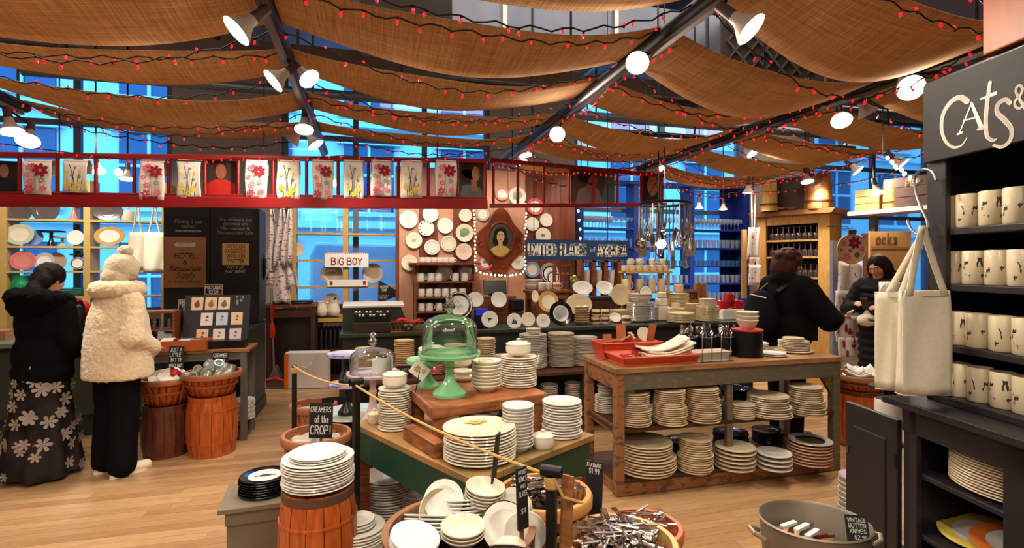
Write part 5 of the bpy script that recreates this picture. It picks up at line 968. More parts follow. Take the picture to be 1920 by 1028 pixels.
# string of white lights near the painted black sign
gs_ = garland('short string of white bulbs left of the black painted sign', [P(x, y, 4.4) for x, y in ((1655, 290), (1668, 300), (1682, 312), (1695, 322), (1706, 330), (1718, 340))], 7, MB().lathe([(0, 0), (.012, -.008), (.015, -.022), (.009, -.038), (0, -.045)], 8).mesh('bulb', warmg))
a_ = P(1655, 290, 4.4); BLD(MB().cyl((a_.x, a_.y, a_.z), (a_.x, a_.y, 4.99), .004, n=5), 'hanger', wire, gs_)
# ring with hanging cutlery
crp = P(1246, 382, 5.2); rg = E('cutlery_chandelier', 'iron ring hung with ladles, whisks and spatulas above counter', 'utensil rack', crp); Rr = .24
BLD(MB().tube([(Rr * cos(2 * pi * k / 32), Rr * sin(2 * pi * k / 32), 0) for k in range(34)], .014, 8, False), 'ring', iron, rg); h_ = MB(); [h_.cyl((Rr * cos(a), Rr * sin(a), 0), (0, 0, .35), .004, n=5) for a in (0, 2.1, 4.2)]; h_.cyl((0, 0, .35), (0, 0, 4.98 - crp.z), .005, n=5); BLD(h_, 'chain', iron, rg)
def utensil(kind, p, L, label, rz):
    o = E(kind, label, 'utensil', p, rz)
    BLD(MB().tube([(0, 0, 0), (0, .004, -L * .1), (0, 0, -L * .6)], .0065, 6), 'handle', steel, o)
    if kind == 'ladle': BLD(MB().lathe([(0, -.03), (.03, -.026), (.045, 0), (.042, 0), (.028, -.02), (0, -.025)], 14, (0, -.03, -L * .66), M=Matrix.Rotation(R(70), 3, 'X')), 'bowl', steel, o)
    elif kind == 'whisk':
        for k in range(4): a = pi * k / 4; m = MB(); m.tube([(cos(a) * q * .035, sin(a) * q * .035, -L * (.6 + .4 * (1 - c))) for q, c in ((.2, 1), (.8, .6), (1, .25), (.6, .05), (-.0, 0), (-.6, .05), (-1, .25), (-.8, .6), (-.2, 1))], .003, 5); BLD(m, 'wire_loop', steel, o)
    else: BLD(MB().prism([(-.012, -L * .6), (.012, -L * .6), (.045, -L * .72), (.045, -L), (-.045, -L), (-.045, -L * .72)], -.002, .002), 'blade', steel, o)
    return o
kinds = ('ladle', 'spatula', 'whisk', 'ladle', 'whisk', 'spatula', 'ladle', 'spatula', 'whisk', 'ladle', 'spatula', 'ladle', 'whisk', 'spatula', 'whisk', 'ladle', 'spatula', 'whisk', 'ladle', 'spatula', 'whisk', 'spatula', 'ladle', 'whisk')
for i, kd in enumerate(kinds): a = 2 * pi * i / len(kinds) + .3; utensil(kd, crp + V((Rr * cos(a), Rr * sin(a), -.016)), (.5, .34, .62, .42, .56, .3, .46)[i % 7], 'steel %s hanging on the iron ring, %s clockwise from the right' % (kd, ORD[i + 1]), a)
# ------------------------------------------------------------------ long green display counter in the middle
GV, GZ = 5.3, .95
gc = E('display_counter', 'long dark green display counter full of plates in the shop middle', 'counter', (0, 0, 0)); g0, g1 = PV(640, HZ, GV).x, 4.25; gm = (g0 + g1) / 2; gw_ = g1 - g0
BLD(MB().box((gm, GV + .33, GZ - .02), (gw_ + .04, .72, .04)), 'worktop', dgreen, gc, bev=.006); BLD(MB().box((gm, GV + .35, (GZ - .04) / 2), (gw_, .62, GZ - .045)), 'counter_body', dgreen, gc)
BLD(MB().box((gm, GV - .29, .585), (gw_, .6, .03)), 'lower_step', dwood, gc, bev=.004); BLD(MB().box((gm, GV - .06, .285), (gw_, .1, .57)), 'step_front', dgreen, gc)
for x in (g0 + .04, gm, g1 - .04): BLD(MB().box((x, GV - .53, .284), (.06, .06, .57)), 'leg', dgreen, gc)
BLD(MB().box((gm, GV - .3, .2), (gw_ - .1, .5, .025)), 'bottom_shelf', dwood, gc)
def gp_(px, dv=.1, z=GZ): q = PV(px, HZ, GV + dv); return V((q.x, q.y, z + .001))
def rp(px, rpx, dv=.1): return rpx * DV(px, GV + dv) / FP
sd = E('sloped_writing_desk', 'green sloped desk box with white paper top behind the old register', 'desk', gp_(712, .36)); BLD(MB().prism([(-.36, 0), (.3, 0), (.2, .24), (-.36, .24)], -.12, .14), 'box', dgreen, sd); BLD(MB().box((-.06, 0, .25), (.6, .26, .018), Matrix.Rotation(R(6), 3, 'X')), 'paper_top', paper, sd)
rg_ = E('vintage_register', 'old black metal register with rows of keys on the counter', 'register', gp_(698, .08)); BLD(MB().box((0, 0, .05), (.37, .16, .1)), 'base_box', mat('register_brown', (58, 38, 32), .4, var=.3), rg_, bev=.008); BLD(MB().prism([(-.17, .1), (.17, .1), (.17, .19), (-.17, .19)], -.05, .08), 'key_bank', iron, rg_, bev=.006)
for k in range(20): BLD(MB().cyl((-.15 + .033 * (k % 10), -.055 + .03 * (k // 10), .19 if k > 9 else .16), (-.15 + .033 * (k % 10), -.06 + .03 * (k // 10), .205 if k > 9 else .175), .011, n=8), 'key', cream if k % 3 else black, rg_)
wb_ = E('wire_basket', 'gilt wire mesh basket with red cloth on the counter', 'basket', gp_(763, .06)); wm = mat('brass_wire', (176, 120, 60), .35, metal=.8); m = MB()
for k in range(15): x = -.14 + .02 * k; m.bar((x, -.07, 0), (x + .03 if k % 2 else x - .03, -.075, .1), .004, .004); m.bar((x, .07, 0), (x + .03 if k % 2 else x - .03, .075, .1), .004, .004)
BLD(m, 'mesh', wm, wb_, kind='stuff'); fr = MB(); [fr.tube([(-.16, -.08, z), (.16, -.08, z), (.16, .08, z), (-.16, .08, z), (-.16, -.08, z)], .006, 6) for z in (.004, .1)]; BLD(fr, 'rim', wm, wb_); BLD(MB().grid(lambda a, c: (-.1 + .22 * a, -.06 + .12 * c, .1 + .02 * sin(7 * a) + .02 * sin(5 * c)), 8, 5), 'red_cloth', mat('red_cloth', (214, 22, 40), .8), wb_).modifiers.new('t', 'SOLIDIFY').thickness = .02
BLD(MB().box((.01, -.09, .05), (.1, .006, .07)), 'tag', chalk, wb_); lm = MB(); lettering(lm, 'BUTTER', .01, .07, .02, .085, .15, -.095); lettering(lm, '$5', .01, .035, .018, .05, .15, -.095); BLD(lm, 'lettering', chalkw, wb_)
# upright plates along the counter
bl = mat('black_glaze', (18, 16, 20), .12, coat=.5)
def upright(px, py, rpx, dv, lab, **kw): return standplate(px, py, rpx, GV + dv, lab, lean=kw.pop('lean', 12), **kw)
upright(860, 573, 26, .42, 'large white plate with black ring and script leaning on the counter', body=white, rim=bl, kind='ring', extra=art('script', (60, 60, 66)))
upright(891, 562, 14.5, .44, 'white rounded square plate upright beside the black ring plate', body=white, sx=1.1); upright(935, 562, 15, .44, 'plain white plate upright below the till screen', body=white)
upright(918, 599, 16, .08, 'white plate with a dark pennant flag upright on the counter edge', body=white, extra=art('flag', (40, 44, 50))); upright(964, 602, 14.5, .06, 'white plate with a dark sailing ship upright on counter edge', body=white, extra=art('ship', (30, 30, 34)))
upright(990, 599, 13.5, .12, 'plain cream plate upright right of the sailing ship plate', body=cream); upright(1018, 602, 13.5, .05, 'white plate with tiny crest upright left of the black rimmed plate', body=white, extra=art('lines', (150, 150, 156)))
upright(1003, 556, 11.5, .4, 'cream narrow oval dish upright and tilted on the counter', body=cream, sx=.62, yaw=0).scale = (.62, 1.0, 1); bpy.context.view_layer.update()
upright(1028, 566, 20, .32, 'tan rimmed plate standing behind the black rimmed plate', rim=pk['gold'], kind='rim'); upright(1051, 588, 23, .12, 'cream plate with broad black rim upright on the counter', body=white, rim=bl, kind='rim', extra=art('scene', (170, 176, 180)))
upright(1085, 571, 20, .34, 'large tan oval platter upright behind the taupe cups', body=tan, sx=1.32)
for i, (px, py, r) in enumerate(((1030, 512, 19), (1031, 514, 17), (1037, 521, 13.5))): standplate(px, py, r, 6.55 - .05 * i, ('taupe plate standing at the back of the fanned trio', 'large black rimmed plate in the middle of the fanned trio', 'small black rimmed plate in front of the fanned trio')[i], body=pk['taupe'] if i == 0 else white, rim=None if i == 0 else bl, kind='plate' if i == 0 else 'ring')
# till screen, card terminal, printer
bx_ = E('wood_riser', 'low wooden riser carrying the till screen behind the counter plates', 'riser', gp_(925, .62)); BLD(MB().box((0, 0, .15), (.5, .16, .3)), 'body', rwood, bx_, bev=.005)
ps = E('till_screen', 'black till screen tilted on the wooden riser below the oval portrait', 'monitor', gp_(928, .62, GZ + .302)); BLD(MB().box((0, 0, .1), (.27, .02, .17), Matrix.Rotation(R(-18), 3, 'X')), 'screen', jet, ps, bev=.006); BLD(MB().box((0, .02, .02), (.12, .1, .04)), 'foot', jet, ps, bev=.006)
ct = E('card_terminal', 'black card payment terminal with blue screen on the counter', 'terminal', gp_(900, .16)); BLD(MB().prism([(-.08, 0), (.08, 0), (.09, .2), (-.07, .2)], -.06, .06), 'body', jet, ct, bev=.01); BLD(MB().box((.01, -.066, .165), (.13, .008, .06)), 'screen', mat('terminal_screen', (30, 50, 190), .3, emit=.5), ct); BLD(MB().box((0, -.066, .07), (.1, .006, .08)), 'keypad', iron, ct)
pr = E('receipt_printer', 'small black receipt printer on the counter beside tilted oval dish', 'printer', gp_(968, .44, GZ)); BLD(MB().box((0, 0, .07), (.13, .14, .14)), 'stand', dgreen, pr); BLD(MB().box((0, 0, .21), (.14, .15, .13)), 'body', jet, pr, bev=.014)
# risers with their dishes
tp = E('small_brown_table', 'small brown table top riser behind the tilted oval dish', 'table', gp_(1026, .68)); BLD(MB().box((0, 0, .345), (.52, .28, .04)), 'top', rwood, tp, bev=.01); BLD(MB().box((0, -.02, .29), (.46, .2, .07)), 'apron', rwood, tp); [BLD(MB().box((x, y, .16), (.045, .045, .32)), 'leg', rwood, tp) for x in (-.2, .2) for y in (-.1, .1)]
for i, (px, lab) in enumerate(((1016, 'white mug on the small brown table, left one'), (1029, 'white mug on the small brown table, middle one'), (1044, 'white mug with orange print on the small brown table'))): mug(gp_(px, .6, GZ + .366), .042, .085, R(-10), lab, white, band=pk['orange'] if i == 2 else None)
stack(0, 0, 0, .11, 3, .03, 'on the brown table beside the mugs', body=white, cat='box', kind='bowl', base=gp_(1000, .74, GZ + .366), noun='white square tray', nseg=4)
db = E('dark_riser_box', 'dark brown riser box behind the tan oval platter', 'box', gp_(1106, .58)); BLD(MB().box((0, 0, .13), (.56, .2, .26)), 'body', mat('riser_brown', (62, 30, 26), .6), db, bev=.004); BLD(MB().box((0, 0, .27), (.6, .24, .02)), 'top', mat('riser_brown2', (70, 36, 30), .5), db)
for i, (px, sx, lab) in enumerate(((1092, 1.45, 'white oval bowl leaning on dark riser box, left one'), (1133, 1.2, 'white oval bowl leaning on dark riser box, right one'))): standplate(px, 540, 14, GV + .6, lab, body=white, sx=sx, lean=25, kind='rim', rim=white, cat='bowl')
vs = E('yellow_flower_vase', 'glass cylinder vase of yellow paper flowers below the blue sign', 'vase', gp_(1077, .75)); BLD(MB().lathe([(0, .2), (.07, .2), (.085, .52), (.083, .52), (.068, .21), (0, .21)], 18), 'glass_cylinder', glass, vs); BLD(MB().box((0, 0, .1), (.2, .16, .2)), 'riser', dwood, vs)
for k in range(16): a = k * 2.4; BLD(MB().sphere((.045 * cos(a) * (k % 3) / 2, .045 * sin(a) * (k % 3) / 2, .24 + .018 * k), .028, 7, 5), 'paper_flower', pk['yellow'], vs)
cbx = E('cubby_shelf', 'small brown cubby shelf of miniature white pots', 'shelf', gp_(1054, .82)); [BLD(MB().box((0, 0, .1 + .11 * k), (.2, .1, .012)), 'shelf_board', rwood, cbx) for k in range(6)]; [BLD(MB().box((x, 0, .33), (.012, .1, .66)), 'side', rwood, cbx) for x in (-.1, .1)]
for k in range(5):
    for j in range(3): OB('mini_pot', plate_me(.022, .008, white, None, 'bowl', 10), None, cbx.location + V((-.06 + .06 * j, -.02, .107 + .11 * k)), label='tiny white pot, %s shelf up and %s from left in the cubby' % (ORD[k + 1], ORD[j + 1]), cat='pot', group='miniature pots in the cubby')
gd = E('glass_rack', 'brown wooden rack holding tall white cups below the blue sign', 'rack', gp_(1125, .86)); [BLD(MB().box((x, 0, .36), (.05, .12, .72)), 'upright', rwood, gd) for x in (-.26, -.1, .06, .24)]; [BLD(MB().box((-.01, 0, z), (.5, .12, .02)), 'shelf_board', rwood, gd) for z in (.1, .38, .7)]
for j, x in enumerate((-.18, -.02, .15)): OB('tall_cup', MB().lathe([(0, 0), (.032, 0), (.042, .2), (.038, .2), (.03, .012), (0, .012)], 14).mesh('tall_cup', white), None, gd.location + V((x, -.01, .391)), label='tall white cup in the wooden rack, %s from the left' % ORD[j + 1], cat='cup', group='tall cups in the rack')
# two-tier plank riser with cups
tr_ = E('two_tier_riser', 'two tier wooden riser loaded with tan floral cups', 'riser', gp_(1210, .62)); k_ = DV(1210, GV + .62) / FP
zA = P(1210, 509, DV(1210, GV + .62)).z - GZ; zB = P(1210, 546, DV(1210, GV + .62)).z - GZ
for z in (zA, zB): BLD(MB().box((0, 0, z - .012), (k_ * 92, .24, .024)), 'shelf_board', pinew, tr_)
[BLD(MB().box((x, y, zA / 2 - .012), (.028, .028, zA - .024)), 'post', pinew, tr_) for x in (-k_ * 40, k_ * 40) for y in (-.09, .09)]
floralm = mat('floral_china', (226, 206, 170), .2, col2=(196, 120, 90), vs=22, sharp=.64)
for i, x in enumerate((1172, 1184, 1197, 1210, 1224, 1237, 1248)): mug(gp_(x, .58, GZ + zA), .046, .075, R(170 if i % 2 else -10), 'tan floral cup on the top riser board, %s from left' % ORD[i + 1], tan, 'cup', 'cups on the riser')
for i, x in enumerate((1182, 1199, 1224, 1241)): mug(gp_(x, .6, GZ + zA + .079), .042, .075, R(10), 'tan cup stacked on the top row, %s from left' % ORD[i + 1], floralm, 'cup', 'cups on the riser')
for i, x in enumerate((1175, 1199, 1222, 1240)): mug(gp_(x, .58, GZ + zB), .05, .15, R(-10), 'tall floral cup on the lower riser board, %s from left' % ORD[i + 1], floralm if i > 1 else tan, 'cup', 'cups on the riser', flare=1.1)
# cups and stacks standing on the counter (front)
stack(0, 0, 0, rp(1091, 15), 7, .026, 'taupe pile on the counter left of the four cups', body=pk['taupe'], rim=pk['gold'], kind='bowl', cat='bowl', join=True, base=gp_(1091, .16), noun='gold rimmed taupe bowl', nseg=24, jit=.001)
for i, (px, z) in enumerate(((1116, 0), (1133, 0), (1117, .083), (1134, .083))): mug(gp_(px, .14, GZ + z), .045, .08, R(-10), 'tan cup in the block of four cups, %s' % ('lower left', 'lower right', 'upper left', 'upper right')[i], tan, 'cup', 'four stacked tan cups', band=pk['brownband'])
upright(1153, 596, 9.5, .14, 'small white oval bowl tilted on the counter beside brown banded cup', body=white, sx=1.25, lean=30, cat='bowl'); stack(0, 0, 0, .055, 2, .02, 'pink saucers under the tilted white bowl', body=pk['pink'], base=gp_(1156, .26), nseg=20, cat='saucer')
mug(gp_(1174, .1), .048, .09, R(-20), 'cream cup with a brown band on the counter edge', cream, 'cup', band=pk['brownband'])
q = stack(0, 0, 0, rp(1163, 21), 10, .0135, 'tan pile carrying an upright plate', body=tan, join=True, base=gp_(1163, .36), nseg=28)
standplate(1163, 553, 20, GV + .36, 'tan plate standing upright on its pile of tan plates', body=tan, lean=10)
q = stack(0, 0, 0, rp(1201, 28), 17, .0125, 'tall grey-white pile in the counter middle', body=grayw, join=True, base=gp_(1201, .3), nseg=28); stack(0, 0, 0, rp(1201, 23), 3, .02, 'set on top of the tall grey-white pile', body=grayw, kind='bowl', cat='bowl', base=q, nseg=24)
standplate(1210, 549, 13, GV + .28, 'small white plate with black edge standing on the tall grey pile', body=white, rim=bl, kind='plate')
for i, (px, z, r, h) in enumerate(((1240, 0, .075, .17), (1240, .171, .06, .09), (1241, .262, .045, .075))): OB('square_canister', MB().box((0, 0, h / 2), (r * 1.9, r * 1.9, h)).mesh('square_canister', cream if i < 2 else floralm), None, gp_(px, .34, GZ + z), label='cream square canister, %s of the tower of three' % ('bottom', 'middle', 'top')[i], cat='canister').modifiers.new('b', 'BEVEL').width = .012
stack(0, 0, 0, rp(1270, 23), 20, .015, 'tallest tan pile beside the wooden crate', body=tan, join=True, base=gp_(1270, .56), nseg=24); 
mug(gp_(1272, .56, GZ + .32), .06, .09, 0, 'tan bowl cup on top of the tallest tan pile', tan, 'cup', hnd=False)
stack(0, 0, 0, rp(1264, 20), 12, .012, 'low tan pile in front of the tallest pile', body=tan, join=True, base=gp_(1264, .3), nseg=24); mug(gp_(1266, .3, GZ + .158), .05, .045, R(10), 'tan cup on the low tan pile', tan, 'cup')
stack(0, 0, 0, rp(1272, 25), 9, .012, 'wide tan pile at the counter front right', body=tan, join=True, base=gp_(1276, .05), nseg=24)
q = stack(0, 0, 0, rp(1327, 21), 14, .0125, 'tan pile left of the red cups', body=tan, join=True, base=gp_(1327, .12), nseg=24); stack(0, 0, 0, rp(1327, 16), 7, .0125, 'small pile on top of the tan pile left of red cups', body=tan, base=q, nseg=24, cat='saucer')
stack(0, 0, 0, rp(1295, 16), 15, .0125, 'tan narrow pile behind the tan pile', body=tan, join=True, base=gp_(1297, .4), nseg=20)
for i, (px, z, r, h) in enumerate(((1354, .0, .08, .1), (1382, .0, .08, .1), (1366, .102, .06, .085))): mug(gp_(px, .3, GZ + z + .12), r, h, R(10), 'glossy red cup, %s of the three red ones' % ('lower left', 'lower right', 'top')[i], pk['red'], 'cup', 'red cups')
rb = E('white_riser_box', 'white box riser under the red cups', 'box', gp_(1368, .3)); BLD(MB().box((0, 0, .06), (.34, .2, .118)), 'body', paper, rb, bev=.004)
wcr = board('wooden_bread_crate', 'pale wooden crate board with stencilled black letters by the tall pile', 'crate', gp_(1292, .72), .26, .34, wood, 0, [('TER', .1, .76, .22, .7), ('A', .3, .3, .22, .3)], ink, th=.03, wt=.22); [BLD(MB().box((x, .05, .21), (.06, .06, .42)), 'post', wood, wcr) for x in (-.12, .15, .24)]
# step tier: piles in front of the counter
ZS_ = .6
for px, rpx, n, s, body, lab in ((1000, 26, 21, .0155, grayw, 'on the step left of the ribbed pile'), (1052, 25, 26, .0125, mat('taupe_china', (196, 180, 160), .25), 'ribbed taupe pile on the step'), (1096, 24, 20, .014, grayw, 'on the step beside the orange tray'), (912, 17, 18, .017, tan, 'on the step behind the glass dome'), (945, 26, 8, .016, grayw, 'low pile on the step behind the white pots'),
        (685, 20, 16, .016, mat('gold_china', (206, 176, 120), .25), 'gold rimmed pile behind the pink cake dome'), (700, 17, 9, .016, pk['taupe'], 'taupe pile behind the pink dome'), (758, 19, 18, .0175, tan, 'gold banded pile behind the green stand'), (813, 28, 12, .0175, mat('red_edge_china', (226, 196, 186), .25), 'red edged pile seen under the green stand'), (855, 22, 15, .017, tan, 'pile on step behind the green stand')):
    p = gp_(px, -.3 if px != 700 else -.2, ZS_); q = stack(0, 0, 0, rp(px, rpx, -.3), n, s, lab, body=body, join=True, base=p, nseg=26, jit=.006, noun='plate', rim=pk['red'] if 'red edged' in lab else (pk['gold'] if 'gold' in lab else None))
    if px == 1000: stack(0, 0, 0, .075, 2, .018, 'small pair on top of the pile left of ribbed pile', body=grayw, cat='bowl', kind='bowl', base=q, nseg=20)
for i, (px, lab) in enumerate(((1030, 'pile of small bowls low under the step, left one'), (1075, 'pile of small bowls low under the step, right one'))): stack(0, 0, 0, .085, 10, .022, lab, body=grayw, cat='bowl', kind='bowl', base=gp_(px, -.42, .213), nseg=20)
blk = board('chalkboard_sign', 'low black sign on the step below the gold pile', 'sign', gp_(756, -.5, ZS_), .16, .11, chalk, 0, [('PLATES', 0, .7, .2, .7), ('$4.95', 0, .35, .2, .5)])
# ------------------------------------------------------------------ chipped grey-green island
IV, IU0, IU1, ID, IZ = 3.36, 1.645, 3.56, .58, .89
wornm = mat('chipped_grey_paint', (100, 98, 84), .55, col2=(158, 98, 58), vs=14, sharp=.595, stretch=(1, 1, 2.4), bump=.25, bs=30); wornw = mat('worn_orange_wood', (152, 100, 62), .55, col2=(98, 78, 58), vs=10, sharp=.56, stretch=(1.5, 1.5, 3), bump=.25, bs=25); wornt = mat('worn_table_top', (176, 130, 84), .5, col2=(120, 88, 58), vs=4, stretch=(1, 6, 6))
isl = E('display_island', 'chipped grey painted wooden island with two shelves of plates', 'table', (0, 0, 0)); iu = (IU0 + IU1) / 2; iw = IU1 - IU0
def ib(nm, c, d, m=wornm): BLD(MB().box(c, d), nm, m, isl, bev=.006)
ib('top', (iu, IV + ID / 2, IZ - .02), (iw + .02, ID + .02, .04), wornt); ib('front_rail', (iu, IV + .02, IZ - .1), (iw - .12, .04, .12)); ib('back_rail', (iu, IV + ID - .02, IZ - .1), (iw - .12, .04, .12))
for x in (IU0 + .03, IU1 - .03): ib('side_rail', (x, IV + ID / 2, IZ - .1), (.04, ID - .12, .12), wornw)
for x in (IU0 + .032, IU1 - .032):
    for y in (IV + .032, IV + ID - .032): ib('leg', (x, y, (IZ - .04) / 2), (.064, .064, IZ - .042), wornw if x < 2 else wornm)
ib('middle_post', (iu - .04, IV + .025, .46), (.055, .035, .72)); ib('upper_shelf', (iu, IV + ID / 2, .45), (iw - .01, ID - .01, .03), dwood); ib('lower_shelf', (iu, IV + ID / 2, .1), (iw - .01, ID - .01, .03), dwood); ib('bottom_rail', (iu, IV + .018, .045), (iw - .1, .035, .085), wornw)
for x in (IU0 + .03, IU1 - .03): ib('side_rail', (x, IV + ID / 2, .05), (.04, ID - .12, .09), wornw); ib('side_rail', (x, IV + ID / 2, .44), (.035, ID - .12, .05), wornw)
for a, dx in ((IU0 + .064, 1), (IU1 - .064, -1)): BLD(MB().prism([(0, 0), (.1 * dx, 0), (0, -.14)] if dx > 0 else [(0, 0), (0, -.14), (-.1, 0)], 0, .03), 'corner_brace', wornm, isl, (a, IV + .02, IZ - .16))
for j, dv in ((0, .0), ): pass
oat = mat('oat_china', (218, 196, 158), .24, coat=.2); oat2 = mat('pale_oat_china', (230, 214, 182), .22, coat=.2)
def istack(px, py, z, rpx, n, ytop, lab, **kw):
    Y0 = (CH - z) * FP / (py - HZ); r = rpx * Y0 / FP * 1.03; s = max(.0095, (py - ytop) * .92 * Y0 / FP / n)
    if n < 9: return stack(px, py, z, r, n, s, lab, nseg=28, **kw)
    m = int(n * .55); tp = kw.pop('top', None); q = stack(px, py, z, r, m, s, lab + ', lower set', nseg=28, jit=.007, **kw); q = stack(0, 0, 0, r * .93, n - m, s, lab + ', upper set', nseg=28, jit=.005, base=q + V((random.uniform(-.012, .006), 0, 0)), top=tp, **kw); return q
for a in ((1189, 801, 32, 16, 733, 'upper island shelf, far left pile', oat), (1256, 799, 31, 17, 728, 'upper island shelf, second pile', oat), (1318, 794, 32, 16, 724, 'upper island shelf, third pile', oat), (1392, 787, 22, 7, 757, 'upper island shelf behind middle post', oat2), (1442, 786, 39, 10, 742, 'upper island shelf right of post', oat2), (1512, 781, 31, 14, 722, 'upper island shelf, far right pile', oat2)):
    istack(a[0], a[1], .466, a[2], a[3], a[4], a[5], body=a[6])
q = stack(0, 0, 0, .095, 9, .014, 'upper island shelf seen through left side', body=grayw, base=V((IU0 + .14, IV + .46, .466)), nseg=24); stack(0, 0, 0, .07, 3, .022, 'on the pile seen through the island left side', body=grayw, kind='bowl', cat='bowl', base=q, nseg=20)
for a in ((1212, 896, 54, 11, 832, 'lower island shelf, far left pile', oat, None), (1303, 889, 32, 15, 820, 'lower island shelf, second pile', oat, None), (1378, 884, 36, 6, 836, 'lower island shelf behind middle post', oat2, None), (1452, 884, 31, 4, 846, 'lower island shelf, short pile', white, None), (1518, 875, 38, 8, 826, 'lower island shelf, far right pile', mat('pinkish_china', (214, 170, 146), .25), (mat('green_black_glaze', (30, 40, 36), .2), pk['silver'], 'rim'))):
    istack(a[0], a[1], .116, a[2], a[3], a[4], a[5], body=a[6], top=a[7])
nav = mat('navy_bowl', (44, 44, 60), .12, coat=.5)
for i, (x, n, r) in enumerate(((.78, 5, .13), (1.25, 7, .14), (1.62, 6, .13))): stack(0, 0, 0, r, n, .016, 'dark blue pile at the back of lower island shelf, %s' % ('left', 'middle', 'right')[i], join=True, body=nav, base=V((IU0 + x, IV + .44, .116)), nseg=24)
for i, (x, n) in enumerate(((1.0, 5), (1.3, 4))): stack(0, 0, 0, .12, n, .02, 'dark blue pile at the back of upper island shelf, %s' % ('left', 'right')[i], join=True, body=nav, kind='bowl', cat='bowl', base=V((IU0 + x, IV + .45, .466)), nseg=24)
# island top
terra = mat('terracotta_tray', (212, 82, 44), .35, coat=.2)
def tray(name, label, p, w, d, h, m, rz, flare=.03, t=.008):
    o = E(name, label, 'tray', p, rz); b = MB(); b.box((0, 0, t / 2), (w - .03, d - .03, t)); a, c = w / 2, d / 2; ai, ci = a - flare, c - flare
    for s_ in (-1, 1):
        b.add([(-ai, s_ * ci, 0), (ai, s_ * ci, 0), (a, s_ * c, h), (-a, s_ * c, h), (-ai, s_ * (ci - t), t), (ai, s_ * (ci - t), t), (a, s_ * (c - t), h), (-a, s_ * (c - t), h)], [(0, 1, 2, 3), (4, 7, 6, 5), (3, 2, 6, 7), (0, 3, 7, 4), (1, 5, 6, 2)])
        b.add([(s_ * ai, -ci, 0), (s_ * ai, ci, 0), (s_ * a, c, h), (s_ * a, -c, h), (s_ * (ai - t), -ci, t), (s_ * (ai - t), ci, t), (s_ * (a - t), c, h), (s_ * (a - t), -c, h)], [(0, 1, 2, 3), (4, 7, 6, 5), (3, 2, 6, 7), (0, 3, 7, 4), (1, 5, 6, 2)])
    BLD(b, 'tray_body', m, o); BLD(MB().tube([(-a, -c, h), (a, -c, h), (a, c, h), (-a, c, h), (-a, -c, h)], .007, 6), 'rim', m, o); return o
t1 = V((IU0 + .37, IV + .17, IZ + .002)); tray('orange_tray', 'shallow terracotta tray with folded linen at the island front left', t1, .62, .3, .06, terra, 0); t2 = V((IU0 + .29, IV + .42, IZ + .002)); tray('orange_tray', 'deeper terracotta tray of wooden tools behind the front tray', t2, .5, .22, .12, mat('terracotta_red', (206, 70, 36), .35, coat=.2), 0)
rt = tray('red_tray', 'small red tray of steel pieces inside the terracotta tray', t1 + V((-.1, .02, .012)), .24, .12, .03, pk['red'], R(-8), .012)
for i in range(14): OB('steel_clip', MB().tube([(0, 0, 0), (.02, .006, .004), (.04, 0, 0)], .004, 5).mesh('steel_clip', steel), None, t1 + V((-.17 + .012 * i, .02 + .02 * sin(i * 3), .036 + .004 * (i % 3))), (0, 0, i * 1.3), label='small steel clip in the red tray, %s from the left' % ORD[i + 1], cat='clip', group='steel clips in the red tray')
ln = mat('folded_linen', (236, 226, 206), .95, col2=(222, 206, 190), vs=30, sharp=.6, bump=.1, bs=60)
for k in range(5):
    b = MB(); b.grid(lambda a, c: ((a - .5) * .36 + .012 * k * sin(k * 3), (c - .5) * .17 + .012 * sin(k * 2), .018 * k + .012 * (k + 1) * (a - .3) ** 2 * 3 + .004 * sin(9 * c + k)), 12, 6); o = BLD(b, 'folded_towel', ln, None, t1 + V((.13, .03, .018)), (0, 0, R(6 - 3 * k)), label='folded cream linen towel in the terracotta tray, %s from the bottom' % ORD[k + 1], cat='towel', group='folded linen in the tray'); o.modifiers.new('t', 'SOLIDIFY').thickness = .014
for i, (x, y, w, h, ln_, m) in enumerate(((-.16, -.02, .07, .17, 12, kraft), (-.02, .02, .08, .24, 10, kraft), (.2, .03, .07, .25, -16, kraft))): o = board('kraft_tag', 'blank kraft card tag standing in the deeper terracotta tray, %s from left' % ORD[i + 1], 'tag', t2 + V((x, y, .01)), w, h, mat('kraft_tag', (178, 104, 62), .8), R(-5 + 6 * i), lean=ln_, th=.004)
for i in range(3): o = E('wooden_spoon', 'wooden spoon lying in the deeper terracotta tray, %s one' % ORD[i + 1], 'spoon', t2 + V((-.05 + .05 * i, .0, .125 + .012 * i)), R(20 + 25 * i)); BLD(MB().tube([(-.14, 0, 0), (.1, 0, .01)], .009, 6), 'handle', wood, o); BLD(MB().sphere((.13, 0, .012), .03, 10, 6, (1.3, .8, .35)), 'bowl', wood, o)
bd_ = standplate(1208, 628, 15, IV + .62 - .1, 'grey round plate leaning behind the trays on the island', body=grayw, lean=30)
wd_ = tray('loaf_dish', 'cream rectangular dish with upright skewers on the island front', V((IU0 + .80, IV + .1, IZ + .002)), .3, .12, .07, cream, 0, .02)
sk_ = E('skewer_rack', 'wire rack of four upright looped skewers in the cream dish', 'rack', V((IU0 + .80, IV + .02, IZ + .003)))
for x in (-.11, -.03, .05, .13): BLD(MB().tube([(x, 0, 0), (x, 0, .2), (x + .012, 0, .215), (x, 0, .23), (x - .012, 0, .215), (x, 0, .2)], .0035, 6), 'skewer', steel, sk_)
BLD(MB().tube([(-.13, 0, .004), (.15, 0, .004)], .004, 6), 'base_wire', steel, sk_)
SPOON = MB(); SPOON.tube([(0, 0, 0), (0, 0, .06), (0, .002, .13)], [.005, .0035, .004], 6); SPOON.sphere((0, 0, .155), .02, 10, 6, (.85, .3, 1.35)); SPOON = SPOON.mesh('spoon', steel)
